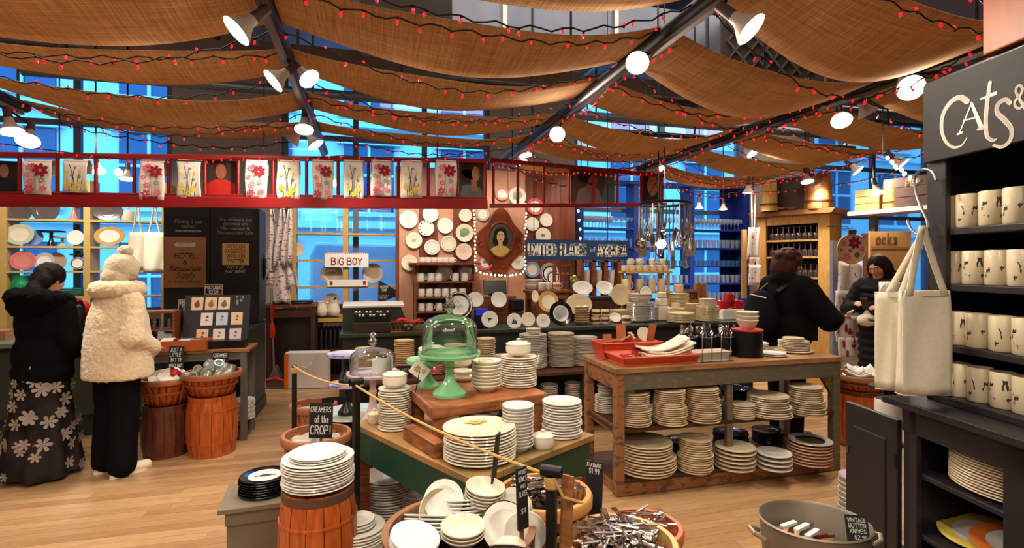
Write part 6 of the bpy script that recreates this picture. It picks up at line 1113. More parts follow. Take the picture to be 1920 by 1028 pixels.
FORK = MB(); FORK.tube([(0, 0, 0), (0, 0, .06), (0, .002, .13)], [.006, .0035, .0045], 6); FORK.box((0, .002, .14), (.022, .003, .02)); [FORK.box((x, .002, .17), (.0035, .0025, .05)) for x in (-.009, -.003, .003, .009)]; FORK = FORK.mesh('fork', steel)
KNIFE = MB(); KNIFE.tube([(0, 0, 0), (0, 0, .09)], .006, 6); KNIFE.box((0, 0, .14), (.016, .002, .11)); KNIFE = KNIFE.mesh('knife', steel)
CUTL = {'spoon': SPOON, 'fork': FORK, 'knife': KNIFE}
for i, (x, y) in enumerate(((.76, .32), (.92, .3), (1.08, .28))):
    p = V((IU0 + x, IV + y, IZ + .001)); o = E('black_canister', 'black cylinder of upright cutlery on the island, %s of three' % ('left', 'middle', 'right')[i], 'canister', p); BLD(MB().lathe([(0, 0), (.075, 0), (.075, .15), (.068, .15), (.068, .012), (0, .012)], 24), 'body', jet, o); BLD(MB().lathe([(.068, .146), (.077, .146), (.077, .153), (.068, .153)], 24), 'rim', brushed, o)
    for k in range(10): a = k * 2.4; rr = .05 * sqrt(k / 10); kd = ('spoon', 'fork', 'spoon', 'knife')[(k + i) % 4]; OB(kd, CUTL[kd], None, p + V((rr * cos(a), rr * sin(a), .03 + .01 * (k % 4))), (random.uniform(-.15, .15), random.uniform(-.15, .15), a), (1.15, 1.15, 1.05), label='steel %s upright in the %s black cylinder, %s from its centre' % (kd, ('left', 'middle', 'right')[i], ORD[k + 1]), cat=kd, group='cutlery in the black cylinders')
p = V((IU0 + 1.22, IV + .2, IZ + .001)); o = E('black_drum', 'large black drum with red lid holding three cream bowls', 'drum', p); BLD(MB().lathe([(0, 0), (.112, 0), (.112, .2), (0, .2)], 32), 'body', jet, o); BLD(MB().lathe([(0, .2), (.114, .2), (.114, .212), (0, .212)], 32), 'lid', mat('red_lid', (196, 60, 40), .4), o)
stack(0, 0, 0, .084, 3, .032, 'on the black drum with red lid', body=cream, kind='deep', cat='bowl', base=p + V((0, 0, .213)), noun='cream deep bowl', nseg=28)
cup = bpy.data.objects
stack(0, 0, 0, .11, 5, .013, 'white pile right behind the black drum', body=white, base=V((IU0 + 1.46, IV + .42, IZ + .001))); stack(0, 0, 0, .10, 2, .013, 'low pair right beside the black drum', body=white, base=V((IU0 + 1.42, IV + .16, IZ + .001)), kind='rim', rim=white)
q = stack(0, 0, 0, .145, 1, .02, 'wide cream plate under the island far right pile', body=oat2, base=V((IU0 + 1.72, IV + .27, IZ + .001)), noun='bottom plate'); q = stack(0, 0, 0, .118, 6, .0125, 'cream pile at the island far right', body=oat2, base=q + V((0, 0, -.004))); stack(0, 0, 0, .08, 2, .014, 'small pair topping the island far right pile', body=oat2, base=q, cat='saucer')
# ------------------------------------------------------------------ foreground green table with its wooden stand
TZ2 = .75
tL, tN, tR = PZ(660, 793, TZ2), PZ(890, 902, TZ2), PZ(1115, 815, TZ2); tF = tL + tR - tN
ft = E('green_table', 'old table with dark green apron and worn wooden top in front', 'table', (0, 0, 0)); topm = mat('worn_oak_top', (186, 132, 78), .5, col2=(110, 100, 62), vs=3.2, stretch=(1.2, 1.2, 1), bump=.15, bs=20)
xy = lambda p, s=1: (p.x, p.y)
cen = (tL + tN + tR + tF) / 4; ins = lambda p, f: (cen.x + (p.x - cen.x) * f, cen.y + (p.y - cen.y) * f)
quad = [tN, tR, tF, tL]; nb_ = 5
for k in range(nb_):
    a, c = k / nb_ + .002, (k + 1) / nb_ - .002; A = [tL + (tF - tL) * a, tN + (tR - tN) * a, tN + (tR - tN) * c, tL + (tF - tL) * c]
    BLD(MB().slab([(q.x, q.y) for q in A], TZ2 - .03, TZ2), 'top_board', topm, ft, bev=.003)
grp = mat('worn_green_paint', (24, 66, 46), .45, col2=(60, 84, 56), vs=9, sharp=.62, bump=.1, bs=30)
cs = [ins(q, .95) for q in quad]
for i in range(4): a, c = cs[i], cs[(i + 1) % 4]; BLD(MB().bar((a[0], a[1], TZ2 - .105), (c[0], c[1], TZ2 - .105), .03, .15), 'apron', grp, ft)
for i, q in enumerate(quad): a = ins(q, .9); BLD(MB().box((a[0], a[1], (TZ2 - .031) / 2), (.065, .065, TZ2 - .032)), 'leg', jet if i == 0 else rwood, ft)
BLD(MB().slab([ins(q, .88) for q in quad], .13, .155), 'lower_shelf', dwood, ft)
BZ = .945
sL, sN, sR = PZ(760, 722, BZ), PZ(809, 766, BZ), PZ(1027, 737, BZ); sF = sL + sR - sN; sq = [sN, sR, sF, sL]; sc_ = (sL + sN + sR + sF) / 4; sin_ = lambda p, f: (sc_.x + (p.x - sc_.x) * f, sc_.y + (p.y - sc_.y) * f)
ws_ = E('wooden_stand', 'thick reddish wooden stand on the green table carrying cake stands', 'stand', (0, 0, 0)); blockm = mat('stand_wood', (172, 104, 56), .5, col2=(110, 62, 32), vs=3, stretch=(4, 4, 16), bump=.35, bs=14)
BLD(MB().slab([(q.x, q.y) for q in sq], BZ - .055, BZ), 'top', blockm, ws_, bev=.008)
for q in sq: a = sin_(q, .82); BLD(MB().box((a[0], a[1], (TZ2 + BZ - .055) / 2), (.07, .07, BZ - .056 - TZ2)), 'leg', blockm, ws_)
bm_ = E('timber_block', 'rough timber block lying on the green table under the stand', 'block', (0, 0, 0)); a, c = PZ(766, 822, TZ2), PZ(826, 860, TZ2); BLD(MB().bar(a + V((0, 0, .035)), c + V((0, 0, .035)), .06, .068), 'block', blockm, bm_, bev=.006)
jade = mat('jade_glass', (134, 204, 148), .12, coat=.6); pinkg = mat('pink_milk_glass', (232, 204, 206), .12, coat=.6)
domeg = glassmat('dome_glass', (238, 244, 240), .07, .02)
def dome(p, r, h, label):
    o = E('glass_dome', label, 'dome', p); BLD(MB().lathe([(r, 0), (r, .58 * h), (.96 * r, .72 * h), (.8 * r, .85 * h), (.45 * r, .95 * h), (0, h)], 40), 'bell', domeg, o); BLD(MB().lathe([(r - .002, 0), (r + .003, 0), (r + .003, .006), (r - .002, .006)], 40), 'rim', domeg, o)
    BLD(MB().lathe([(0, h - .002), (.012, h), (.014, h + .012), (.03, h + .028), (.03, h + .04), (.016, h + .054), (.016, h + .06), (.024, h + .075), (.012, h + .088), (0, h + .09)], 16), 'knob', glassmat('knob_glass', (220, 226, 220), .35, .02), o); return o
c1 = back(PZ(843, 748, BZ), .082); cakestand(c1, .158, .205, jade, 'large jade green glass cake stand under the glass dome', .54); dome(c1 + V((0, 0, .2125)), .14, .2, 'clear glass dome with knob on the large jade cake stand')
c2 = back(PZ(803, 730, BZ), .06); cakestand(c2, .12, .14, jade, 'smaller jade green cake stand behind the large one', .5)
lidded(c2 + V((.02, .0, .1455)), .075, .085, 'cream lidded pot on the smaller jade cake stand')
q = stack(912, 737, BZ, .078, 8, .0175, 'beside the jade cake stand on wooden stand', body=cream, kind='bowl', cat='bowl', jit=.002); mug(q + V((0, .02, -.03)), .04, .05, 0, 'small cream cup inside the top bowl on the stand', cream, 'cup', hnd=False)
q = stack(972, 728, BZ, .1, 13, .0125, 'on the right of the wooden stand', body=cream); lidded(q + V((0, 0, .012)), .07, .075, 'cream lidded pot on the plates at stand right')
pb_ = back(PZ(868, 722, BZ), .1); stack(0, 0, 0, .06, 2, .03, 'cream pair behind the jade stand stem', body=cream, kind='bowl', cat='bowl', base=pb_); lidded(pb_ + V((0, 0, .09)), .05, .06, 'cream lidded bowl on the pair behind the jade stem')
q = stack(740, 808, TZ2, .084, 17, .0125, 'left corner of the green table', body=cream); lidded(q + V((0, 0, .01)), .064, .08, 'cream lidded pot on the left corner plates')
lidded(back(PZ(702, 797, TZ2), .03), .035, .07, 'small cream floral pot at the green table left edge', floralm)
q = stack(900, 874, TZ2, .152, 11, .0125, 'cream pile at the table near corner', body=cream, centre=None, sx=1.06)
fl_ = MB(); flower(fl_, .0, .07, .035, 6, 0); flower(fl_, .035, .075, .02, 5, -.0006); flower(fl_, -.035, .07, .018, 5, -.0006); BLD(fl_, 'flower_print', pk['yellow'], bpy.data.objects[[o.name for o in COL.objects if o.get('label', '') == 'topmost plate, cream pile at the table near corner'][0]], (0, 0, .0125), (R(-90), 0, 0))
stack(971, 851, TZ2, .074, 13, .0145, 'white pile beside the sugar pot', body=white, kind='bowl', cat='bowl', jit=.002); lidded(back(PZ(1018, 845, TZ2), .045), .052, .075, 'white sugar pot with lid on the green table right')
stack(1054, 823, TZ2, .099, 13, .0135, 'white pile at the green table right corner', body=white)
stack(0, 0, 0, .13, 6, .012, 'dark pile under the wooden stand', join=True, body=pk['slate'], base=V((sc_.x + .05, sc_.y, TZ2 + .001)), nseg=24)
# under the table
q = stack(730, 985, .156, .152, 17, .0146, 'tall grey-white pile under the green table', body=grayw); stack(795, 985, .156, .14, 12, .0135, 'shorter grey-white pile under the green table', body=grayw)
# ------------------------------------------------------------------ lower left: barrel, stool, crates
bp_ = P(597, 900, 2.5); bp_.z = 0; barrel(bp_, .178, .57, orw, mat('barrel_band', (92, 66, 50), .5), 'orange wooden barrel carrying the tall plate pile in front')
q = stack(0, 0, 0, .162, 11, .0117, 'white pile on the front barrel', body=white, base=bp_ + V((0, 0, .572)), nseg=44); stack(0, 0, 0, .125, 3, .0095, 'smaller set on top of the front barrel pile', body=white, base=q + V((0, 0, -.004)), nseg=40)
sp = P(492, 936, 2.78); sp.z = 0; so_ = E('grey_stool', 'low grey painted wooden stool under the black rimmed plates', 'stool', sp, R(4)); gs = mat('stool_grey', (118, 106, 90), .6, var=.15, vs=3); SZ = .42
BLD(MB().box((0, 0, SZ - .012), (.36, .34, .024)), 'seat', gs, so_, bev=.003); BLD(MB().box((0, 0, (SZ - .024) / 2), (.29, .27, SZ - .026)), 'box_body', gs, so_); BLD(MB().box((0, -.14, SZ - .06), (.3, .02, .06)), 'apron', gs, so_)
stack(0, 0, 0, .124, 7, .0125, 'black rimmed pile on the grey stool', body=white, rim=bl, kind='banded', base=sp + V((.012, .0, SZ)), nseg=40, centre=None); m = MB(); m.disc(0, 0, .03, .012, 0, 10); stroke(m, [(-.05, -.01), (0, .012), (.05, .0)], .008, 0)
tp_ = [o for o in COL.objects if o.get('label') == 'topmost plate, black rimmed pile on the grey stool'][0]; BLD(m, 'print', pk['slate'], tp_, (0, 0, .0105), (R(-90), 0, 0))
cr_ = E('low_crate', 'low dark crate in front supporting the small white plates', 'crate', PZ(668, 1065, .12) * 1.0); cr_.location.z = 0; BLD(MB().box((0, 0, .1), (.34, .3, .2)), 'body', dwood, cr_, bev=.004); BLD(MB().box((0, 0, .205), (.36, .32, .01)), 'lid', dwood, cr_)
q = stack(0, 0, 0, .13, 9, .0135, 'white pile at the bottom edge left of the drum', body=white, base=cr_.location + V((.01, -.02, .211))); stack(0, 0, 0, .08, 3, .013, 'small set on the bottom edge pile', body=white, base=q, cat='saucer'); stack(0, 0, 0, .075, 9, .015, 'cream pile behind the bottom edge plates', body=oat2, kind='bowl', cat='bowl', base=cr_.location + V((-.09, .085, .211)))
# creamer baskets, sage plate, cake stands on the left
k1 = P(594, 812, 3.12); k1.z = 0; kb = E('basket_crate', 'dark wooden crate under the front creamers basket', 'crate', k1); BLD(MB().box((0, 0, .17), (.3, .3, .338)), 'body', dwood, kb)
basket(k1 + V((0, 0, .34)), .185, .27, 'bushel basket of white creamers behind the chalk sign'); k2 = P(588, 778, 3.98); k2.z = 0; kb = E('basket_crate', 'dark wooden crate under the rear creamers basket', 'crate', k2); BLD(MB().box((0, 0, .17), (.28, .28, .338)), 'body', dwood, kb); basket(k2 + V((0, 0, .34)), .16, .22, 'smaller bushel basket behind the creamers basket')
for i, (dx, dy, rz) in enumerate(((-.08, -.05, .3), (-.03, .04, 1.5), (-.1, .05, 2), (.06, -.06, .5), (.08, .05, 2.6))): mug(k1 + V((dx, dy, .5 + .02 * (i % 2))), .045, .085, rz, 'white creamer in the front basket, %s one from the left' % ORD[(3, 4, 2, 5, 6)[i] - 1], white, 'creamer', 'creamers in the front basket')
for i in range(3): mug(k2 + V((-.06 + .06 * i, 0, .46)), .04, .08, i, 'white creamer in the rear basket, %s from left' % ORD[i + 1], white, 'creamer', 'creamers in the rear basket')
stakesign(601, 757, 822, 44, 3.02, .45, 'chalk sign about creamers standing in the front bushel basket', [('CREAMERS', 0, .82, .14, .88), ('of the', .05, .55, .2, .6), ('CROP!', 0, .24, .24, .86)], yaw=R(-8), wt=.12)
lt = E('round_side_table', 'black round table with the sage green plate and cake stands', 'table', P(664, 780, 3.65)); lt.location.z = 0; LZ = .575
BLD(MB().lathe([(0, LZ - .05), (.24, LZ - .05), (.24, LZ - .008), (0, LZ - .008)], 36), 'top', jet, lt); BLD(MB().cyl((0, 0, 0), (0, 0, LZ - .05), .05), 'column', jet, lt); BLD(MB().lathe([(0, 0), (.2, 0), (.2, .02), (0, .03)], 28), 'foot', jet, lt)
lp = lt.location; OB('platter', plate_me(.235, .014, mat('sage_glass', (196, 208, 186), .15, coat=.4), None, 'plate', 44), None, lp + V((0, 0, LZ - .006)), label='large pale sage green plate under the black cake stand', cat='plate')
lav = mat('lavender_china', (190, 186, 214), .2, coat=.3, col2=(110, 116, 170), vs=9, sharp=.6)
cakestand(lp + V((-.05, .03, LZ + .008)), .12, .2, jet, 'black cake stand with patterned lavender plate, lower of two', .5, lav); cakestand(lp + V((-.05, .03, LZ + .223)), .13, .19, jet, 'black cake stand with patterned lavender plate, stacked on top', .42, lav)
c3 = P(699, 800, 3.2); c3.z = 0; lt2 = E('display_pedestal', 'black pedestal under the pink cake stand left of the table', 'pedestal', c3); BLD(MB().lathe([(0, 0), (.13, 0), (.11, .04), (.06, .1), (.06, .53), (.11, .61), (.11, .63), (0, .63)], 28), 'column', jet, lt2)
cakestand(c3 + V((0, 0, .632)), .154, .32, pinkg, 'pink milk glass cake stand with a glass dome on top', .62); dome(c3 + V((0, 0, .9595)), .134, .15, 'clear glass dome on the pink cake stand')
stakesign(626, 745, 782, 42, 4.05, .5, 'blank black board leaning behind the sage green plate', [], yaw=R(20), stake=False)
card = board('recipe_card', 'white clipped corner card with yellow flower inside pink dome', 'card', P(717, 702, 3.15), .12, .095, paper, -.2, th=.003); card2 = E('flower_tag', 'white diamond tag with yellow flowers on a dark stake', 'tag', P(787, 695, 2.75), rot=(0, R(38), -TH)); BLD(MB().box((0, 0, 0), (.09, .003, .075)), 'card', paper, card2); m = MB(); flower(m, -.015, .0, .018, 6, -.003); flower(m, .02, .01, .014, 6, -.003); BLD(m, 'flower_print', pk['gold'], card2); BLD(MB().bar((0, .004, 0), (.06, .004, -.12), .012, .004), 'stake', jet, card2)
# rope posts
ropem = mat('sisal_rope', (206, 164, 96), .9, bump=.5, bs=200)
def post(px, ytop, Y, label, cyl=True, yaw=0):
    p = P(px, ytop, Y); h = p.z; o = E('rope_post', label, 'post', V((p.x, p.y, 0)), yaw); BLD(MB().box((0, 0, h / 2), (.03, .03, h)), 'pole', iron, o); BLD(MB().lathe([(0, 0), (.05, 0), (.05, .012), (0, .016)], 24), 'foot', iron, o)
    if cyl: BLD(MB().lathe([(.02, -.055), (.03, -.055), (.03, .055), (.02, .055), (.02, -.055)], 20, (0, 0, h + .016), M=Matrix.Rotation(R(90), 3, 'Y') @ Matrix.Diagonal((.62, .62, .62))), 'top_sleeve', iron, o)
    return p
pA = post(552, 686, 3.62, 'black rope post at left in front of the shopping bag', False); pB = post(668, 722, 2.68, 'black rope post at the green table left corner', True, R(25)); pC = post(1034, 893, 1.72, 'black rope post nearest the viewer, in front of cutlery baskets', True, R(-35))
ro = E('sisal_rope', 'thin sisal rope strung between the three black posts', 'rope', (0, 0, 0)); 
def sagl(a, c, s, n=16): return [a + (c - a) * t + V((0, 0, -s * 4 * t * (1 - t))) for t in (i / n for i in range(n + 1))]
BLD(MB().tube(sagl(pA + V((0, -.02, .0)), pB + V((0, -.02, 0)), .03) + sagl(pB + V((0, -.02, .0)), pC + V((0, .0, 0)), .03), .0055, 6), 'rope_line', ropem, ro)
for p, z in ((pA, -.01), (pC, .0)): BLD(MB().lathe([(.0195, -.02), (.024, -.014), (.0235, 0), (.025, .008), (.0195, .02)], 14, p + V((0, 0, z - .02))), 'knot', ropem, ro)
BLD(MB().tube([pC + V((0, -.02, 0)), pC + V((.03, -.03, -.06)), pC + V((.1, -.02, -.09))], .005, 6), 'loose_end', ropem, ro)
# half barrel of mixed dishes
dp_ = P(862, 992, 1.75); dp_.z = 0; DR, DZ = .248, .735; dm = mat('drum_wood', (84, 56, 40), .5, col2=(50, 32, 24), vs=4, stretch=(10, 10, 1.5)); dr = E('half_barrel', 'dark wooden half barrel heaped with mixed white dishes in front', 'barrel', dp_)
for k in range(22):
    s = MB(); a0, a1 = 2 * pi * k / 22 + .01, 2 * pi * (k + 1) / 22 - .01; s.grid(lambda a, c: (DR * (.9 + .1 * c) * cos(a0 + (a1 - a0) * a), DR * (.9 + .1 * c) * sin(a0 + (a1 - a0) * a), DZ * c), 2, 3); BLD(s, 'stave', dm, dr).modifiers.new('t', 'SOLIDIFY').thickness = .02
for z in (.1, .5): rr = DR * (.9 + .1 * z / DZ); BLD(MB().lathe([(rr, z - .025), (rr + .006, z - .025), (rr + .006, z + .025), (rr, z + .025)], 44), 'hoop', iron, dr)
BLD(MB().lathe([(DR - .02, DZ), (DR + .002, DZ), (DR + .002, DZ + .008), (DR - .02, DZ + .008), (DR - .02, DZ)], 44), 'rim', mat('rim_wood', (136, 88, 52), .5), dr); BLD(MB().lathe([(0, .5), (DR * .93, .5), (DR * .93, .52), (0, .52)], 32), 'false_bottom', dm, dr)
def heap(px, py, z, r, n, s, lab, rot, body=white, rim=None, kind='plate', cat='plate', sx=1):
    z += .15; r *= .87; s *= .9; p = PZ(px, py, z) + V((0, 0, .02)); Rm_ = Euler(rot).to_matrix()
    for i in range(n):
        k = n - i; OB(cat, plate_me(r, s, body, rim, kind, 36), None, p + Rm_ @ V((0, 0, i * s)), rot, (sx, 1, 1), label='%s, %s' % (cat + (' alone' if n == 1 else ' %s from the top' % ORD[k]), lab), cat=cat, group='mixed dishes in the half barrel')
heap(905, 962, .56, .082, 5, .013, 'white pile at the back of the half barrel', (.12, .1, 0), cream, kind='bowl', cat='bowl'); heap(868, 984, .52, .105, 6, .0135, 'grey white pile in the half barrel middle', (-.3, .04, 0), white, sx=1.0)
heap(800, 1012, .50, .10, 5, .0135, 'tilted pile at the half barrel left', (-.38, .24, .2), white); heap(812, 975, .56, .095, 1, .014, 'cream bowl on edge at the half barrel left', (1.15, .5, .3), oat2, kind='bowl', cat='bowl')
heap(832, 950, .6, .08, 2, .013, 'white pair on edge at the half barrel back', (1.0, -.25, 0), white); heap(945, 1003, .55, .098, 2, .013, 'black edged pair leaning at the half barrel right', (.85, .35, -.2), white, bl, 'plate'); heap(962, 970, .56, .085, 3, .0125, 'grey trio leaning at half barrel right back', (.5, -.55, 0), grayw)
heap(958, 1022, .57, .075, 1, .013, 'cream bowl upside down at the half barrel right', (2.5, .3, 0), cream, kind='bowl', cat='bowl'); heap(868, 1030, .57, .08, 3, .013, 'cream pile at the half barrel front', (.08, 0, 0), cream, kind='bowl', cat='bowl'); heap(775, 1035, .56, .09, 3, .0125, 'white pile at half barrel left front', (.2, .2, 0), white)
heap(985, 1010, .55, .08, 1, .013, 'plate on edge at the half barrel right rim', (1.2, -.9, 0), white)
# cutlery baskets
def cutbasket(px, py, Y, r, h, label, nm, n, rim, m=bask, zt=None, mound=.05):
    p = P(px, py, Y); zr = p.z if zt is None else zt; p.z = 0; st_ = E('basket_stand', 'dark box standing under the %s' % nm, 'box', p); BLD(MB().box((0, 0, (zr - h) / 2 - .001), (r * 1.1, r * 1.1, zr - h - .004)), 'body', dwood, st_)
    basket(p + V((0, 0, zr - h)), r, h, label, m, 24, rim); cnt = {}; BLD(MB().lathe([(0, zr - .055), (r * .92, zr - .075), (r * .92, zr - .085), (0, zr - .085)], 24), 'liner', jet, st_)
    for i in range(n):
        a = i * 2.39996; rr = (r - .105) * sqrt((i + .3) / n); kd = random.choice(('spoon', 'spoon', 'fork', 'knife')); cnt[kd] = cnt.get(kd, 0) + 1; k = cnt[kd]
        c = p + V((rr * cos(a), rr * sin(a), zr - .05 + mound * (1 - (rr / r) ** 2) + .016 * (i % 4))); L = .1; rz = random.uniform(0, 6.28); tilt = R(90) + random.uniform(-.09, .09); e = Euler((tilt, 0, rz)); o = OB(kd, CUTL[kd], None, c - e.to_matrix() @ V((0, 0, .09)), e, (1, 1, 1), label='steel %s heaped in the %s, %s outward from the middle' % (kd, nm, ORD[k]), cat=kd, group='cutlery in the ' + nm)
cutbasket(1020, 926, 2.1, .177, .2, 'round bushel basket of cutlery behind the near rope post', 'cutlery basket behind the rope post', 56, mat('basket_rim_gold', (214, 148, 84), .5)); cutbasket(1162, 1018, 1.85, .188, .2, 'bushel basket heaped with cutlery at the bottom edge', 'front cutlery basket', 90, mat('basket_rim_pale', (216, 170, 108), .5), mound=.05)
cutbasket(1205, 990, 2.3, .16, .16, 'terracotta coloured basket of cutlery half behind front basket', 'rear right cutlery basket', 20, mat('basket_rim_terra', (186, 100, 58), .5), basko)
stakesign(1112, 868, 966, 33, 2.2, .5, 'tall chalk sign of flatware price in the front cutlery basket', [('FLATWARE', 0, .93, .07, .86), ('$1.99', 0, .82, .1, .6)], yaw=R(-35), lean=6, wt=.14)
stakesign(981, 878, 992, 26, 1.66, .6, 'chalk price sign standing at the half barrel right rim', [('MIXED', 0, .93, .06, .8), ('BOWLS', 0, .82, .08, .8), ('AND', 0, .7, .06, .5), ('PLATES', 0, .58, .08, .8), ('$4', 0, .3, .09, .5)], yaw=R(38), lean=3); stakesign(925, 812, 905, 22, 1.98, .6, 'grey backed sign seen edge-on by the green table near corner', [], yaw=R(70), lean=-6)
wbk = board('wooden_sign_back', 'brown wooden back of a sign beside the nearest rope post', 'sign', P(1060, 1040, 1.72), .042, .25, wood, R(-50), lean=4)
# galvanised bucket of odds
bk_ = P(1526, 978, 2.3); bk_.z = 0; bu = E('zinc_tub', 'oval zinc tub of wooden handled knives at the bottom right', 'tub', bk_, R(-22)); zn = mat('zinc', (150, 140, 126), .45, metal=.55, var=.15, vs=5); ZB = .495
BLD(MB().lathe([(0, 0), (.165, 0), (.205, ZB), (.212, ZB + .006), (.206, ZB + .012), (.198, ZB), (.16, .012), (0, .012)], 40, sx=1.06, sy=.92), 'tub_body', zn, bu)
for s_ in (-1, 1): BLD(MB().tube([(s_ * .212, -.045, ZB - .07), (s_ * .255, -.03, ZB - .05), (s_ * .265, 0, ZB - .04), (s_ * .255, .03, ZB - .05), (s_ * .212, .045, ZB - .07)], .01, 8), 'handle', zn, bu)
BLD(MB().lathe([(0, .36), (.185, .36), (.185, .37), (0, .37)], 30, sx=1.06, sy=.92), 'false_bottom', mat('tub_dark', (90, 80, 70), .7), bu)
for i in range(20):
    a = i * 2.4; rr = .14 * sqrt(i / 20); o = E('wooden_block', 'small wooden handled piece in the zinc tub, %s outward from the middle' % ORD[i + 1], 'block', bk_ + V((rr * cos(a), rr * sin(a), .383 + .012 * (i % 4))), R(i * 67)); o['group'] = 'wooden pieces in the zinc tub'; BLD(MB().box((0, 0, 0), (.1, .022, .016)), 'handle', (rwood, wood, kraft, paper)[i % 4], o, bev=.003); BLD(MB().box((.065, 0, 0), (.04, .016, .006)), 'tip', brushed, o)
sg_ = board('chalkboard_sign', 'small black sign leaning inside the zinc tub', 'sign', bk_ + V((.1, -.13, .455)), .085, .105, chalk, R(-25), [('VINTAGE', 0, .82, .14, .85), ('BUTTER', 0, .62, .14, .85), ('KNIVES', 0, .42, .14, .8), ('$2.95', .1, .2, .14, .6)], lean=18)
stack(0, 0, 0, .1, 10, .03, 'white pile on the floor behind the black door', body=white, kind='bowl', cat='bowl', base=P(1606, 0, 3.25) * 1.0 - V((0, 0, P(1606, 0, 3.25).z - .0)), top=(mat('lilac_glaze', (210, 190, 214), .2), None, 'bowl'))
rb_ = P(1612, 760, 4.75); rb_.z = 0; barrel(rb_, .19, .5, orw, drw, 'orange wooden barrel behind the island right end'); basket(rb_ + V((0, 0, .502)), .2, .12, 'low orange basket of white cloth behind the island', basko)
for i in range(5): o = OB('white_cloth', MB().grid(lambda a, c: ((a - .5) * .2, (c - .5) * .12, .02 * sin(6 * a + i) + .02 * cos(5 * c)), 8, 5).mesh('white_cloth', paper), None, rb_ + V((.05 * cos(i * 2), .05 * sin(i * 2), .6 + .02 * i)), (.2 * (i % 3 - 1), .2 * (i % 2), i), label='crumpled white cloth in the low orange basket, %s from bottom' % ORD[i + 1], cat='cloth', group='white cloths in the basket'); o.modifiers.new('t', 'SOLIDIFY').thickness = .012
# ------------------------------------------------------------------ black hutch at the right
def HP(px, py, ly):
    a_ = 1.818 + ly * 1.0018; Y = a_ / ((px - 960) / FP + .06); return P(px, py, Y)
hO = P(960 + 1.68 / 2.3 * 1000, HZ, 2.3); hO.z = 0
hx = V((.06, -1)).normalized(); hxw = V((hx.x * CT + hx.y * ST, -hx.x * ST + hx.y * CT, 0)); HRZ = atan2(hxw.y, hxw.x); HM = Matrix.Rotation(HRZ, 4, 'Z'); HM.translation = hO; HI = HM.inverted()
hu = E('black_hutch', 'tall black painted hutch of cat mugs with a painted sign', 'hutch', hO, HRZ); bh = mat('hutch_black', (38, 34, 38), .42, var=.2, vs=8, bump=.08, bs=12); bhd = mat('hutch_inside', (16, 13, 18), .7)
def hb(nm, c, d, m=bh, bev=.004): BLD(MB().box(c, d), nm, m, hu, bev=bev)
LX = 1.5
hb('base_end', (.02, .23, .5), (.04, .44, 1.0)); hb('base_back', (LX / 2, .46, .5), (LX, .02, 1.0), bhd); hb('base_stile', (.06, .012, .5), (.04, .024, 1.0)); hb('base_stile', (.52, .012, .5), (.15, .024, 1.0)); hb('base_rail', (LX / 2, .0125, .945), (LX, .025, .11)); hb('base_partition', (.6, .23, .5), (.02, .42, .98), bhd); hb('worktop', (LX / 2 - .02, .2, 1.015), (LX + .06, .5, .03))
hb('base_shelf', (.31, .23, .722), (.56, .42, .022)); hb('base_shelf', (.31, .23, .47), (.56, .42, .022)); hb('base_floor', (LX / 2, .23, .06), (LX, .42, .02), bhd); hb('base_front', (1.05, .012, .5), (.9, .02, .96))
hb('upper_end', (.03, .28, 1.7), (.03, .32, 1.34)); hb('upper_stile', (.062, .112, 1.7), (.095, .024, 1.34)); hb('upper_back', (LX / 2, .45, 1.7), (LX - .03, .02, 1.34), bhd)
for z in (1.753, 1.523, 1.273): hb('upper_shelf', (LX / 2 + .03, .28, z - .014), (LX - .06, .33, .028))
hb('upper_shelf', (LX / 2 + .03, .27, 1.045), (LX - .06, .36, .03)); hb('upper_top', (LX / 2, .28, 2.37), (LX, .36, .03))
hd = E('hutch_sign', 'black sign board with large white painted word over the hutch', 'sign', HM @ V((0, .085, 2.035)), HRZ); sgm = mat('sign_black', (40, 37, 39), .7, var=.35, vs=6, stretch=(1, 1, 4))
BLD(MB().box((.735, 0, .165), (1.42, .022, .33)), 'panel', sgm, hd, bev=.004)
SI = (HM @ Matrix.Translation((0, .085, 2.035))).inverted(); lw = MB()
def pxs(pts, w): 
    q = [SI @ HP(x, y, .085 - .013) for x, y in pts]; ww = [k * .00205 for k in w] if isinstance(w, list) else w * .00205; stroke(lw, [(a.x, a.z) for a in q], ww, -.0125)
def smooth(pts, n=6):
    out = []; m = len(pts)
    for i in range(m - 1):
        p0, p1, p2, p3 = (V(pts[max(0, i - 1)]), V(pts[i]), V(pts[i + 1]), V(pts[min(m - 1, i + 2)]))
        for k in range(n): t = k / n; out.append(tuple(.5 * (2 * p1 + (p2 - p0) * t + (2 * p0 - 5 * p1 + 4 * p2 - p3) * t * t + (3 * p1 - p0 - 3 * p2 + p3) * t ** 3)))
    return out + [tuple(pts[-1])]
def wv(n, a, b_, c): return [a + (b_ - a) * min(1, 2 * t) + (c - b_) * max(0, 2 * t - 1) for t in (i / (n - 1) for i in range(n))]
cpt = smooth([(1813, 190), (1800, 183), (1784, 190), (1769, 212), (1765, 240), (1772, 264), (1786, 276), (1802, 273), (1813, 258)]); pxs(cpt, wv(len(cpt), 11, 8, 2)); pxs([(1822, 192), (1798, 251)], [3, 2.5]); pxs([(1821, 193), (1840, 240)], [5, 9]); pxs([(1806, 226), (1832, 220)], 2.5); pxs([(1795, 252), (1804, 248)], 4); pxs([(1833, 243), (1846, 240)], 4)
tp2 = smooth([(1856, 155), (1851, 190), (1848, 225), (1850, 254), (1860, 263), (1868, 261)]); pxs(tp2, wv(len(tp2), 7, 9, 3)); pxs([(1838, 186), (1866, 175)], [3, 7]); sp2 = smooth([(1893, 193), (1884, 187), (1871, 196), (1870, 212), (1884, 226), (1896, 242), (1894, 262), (1880, 275), (1863, 273)]); pxs(sp2, wv(len(sp2), 8, 9, 5))
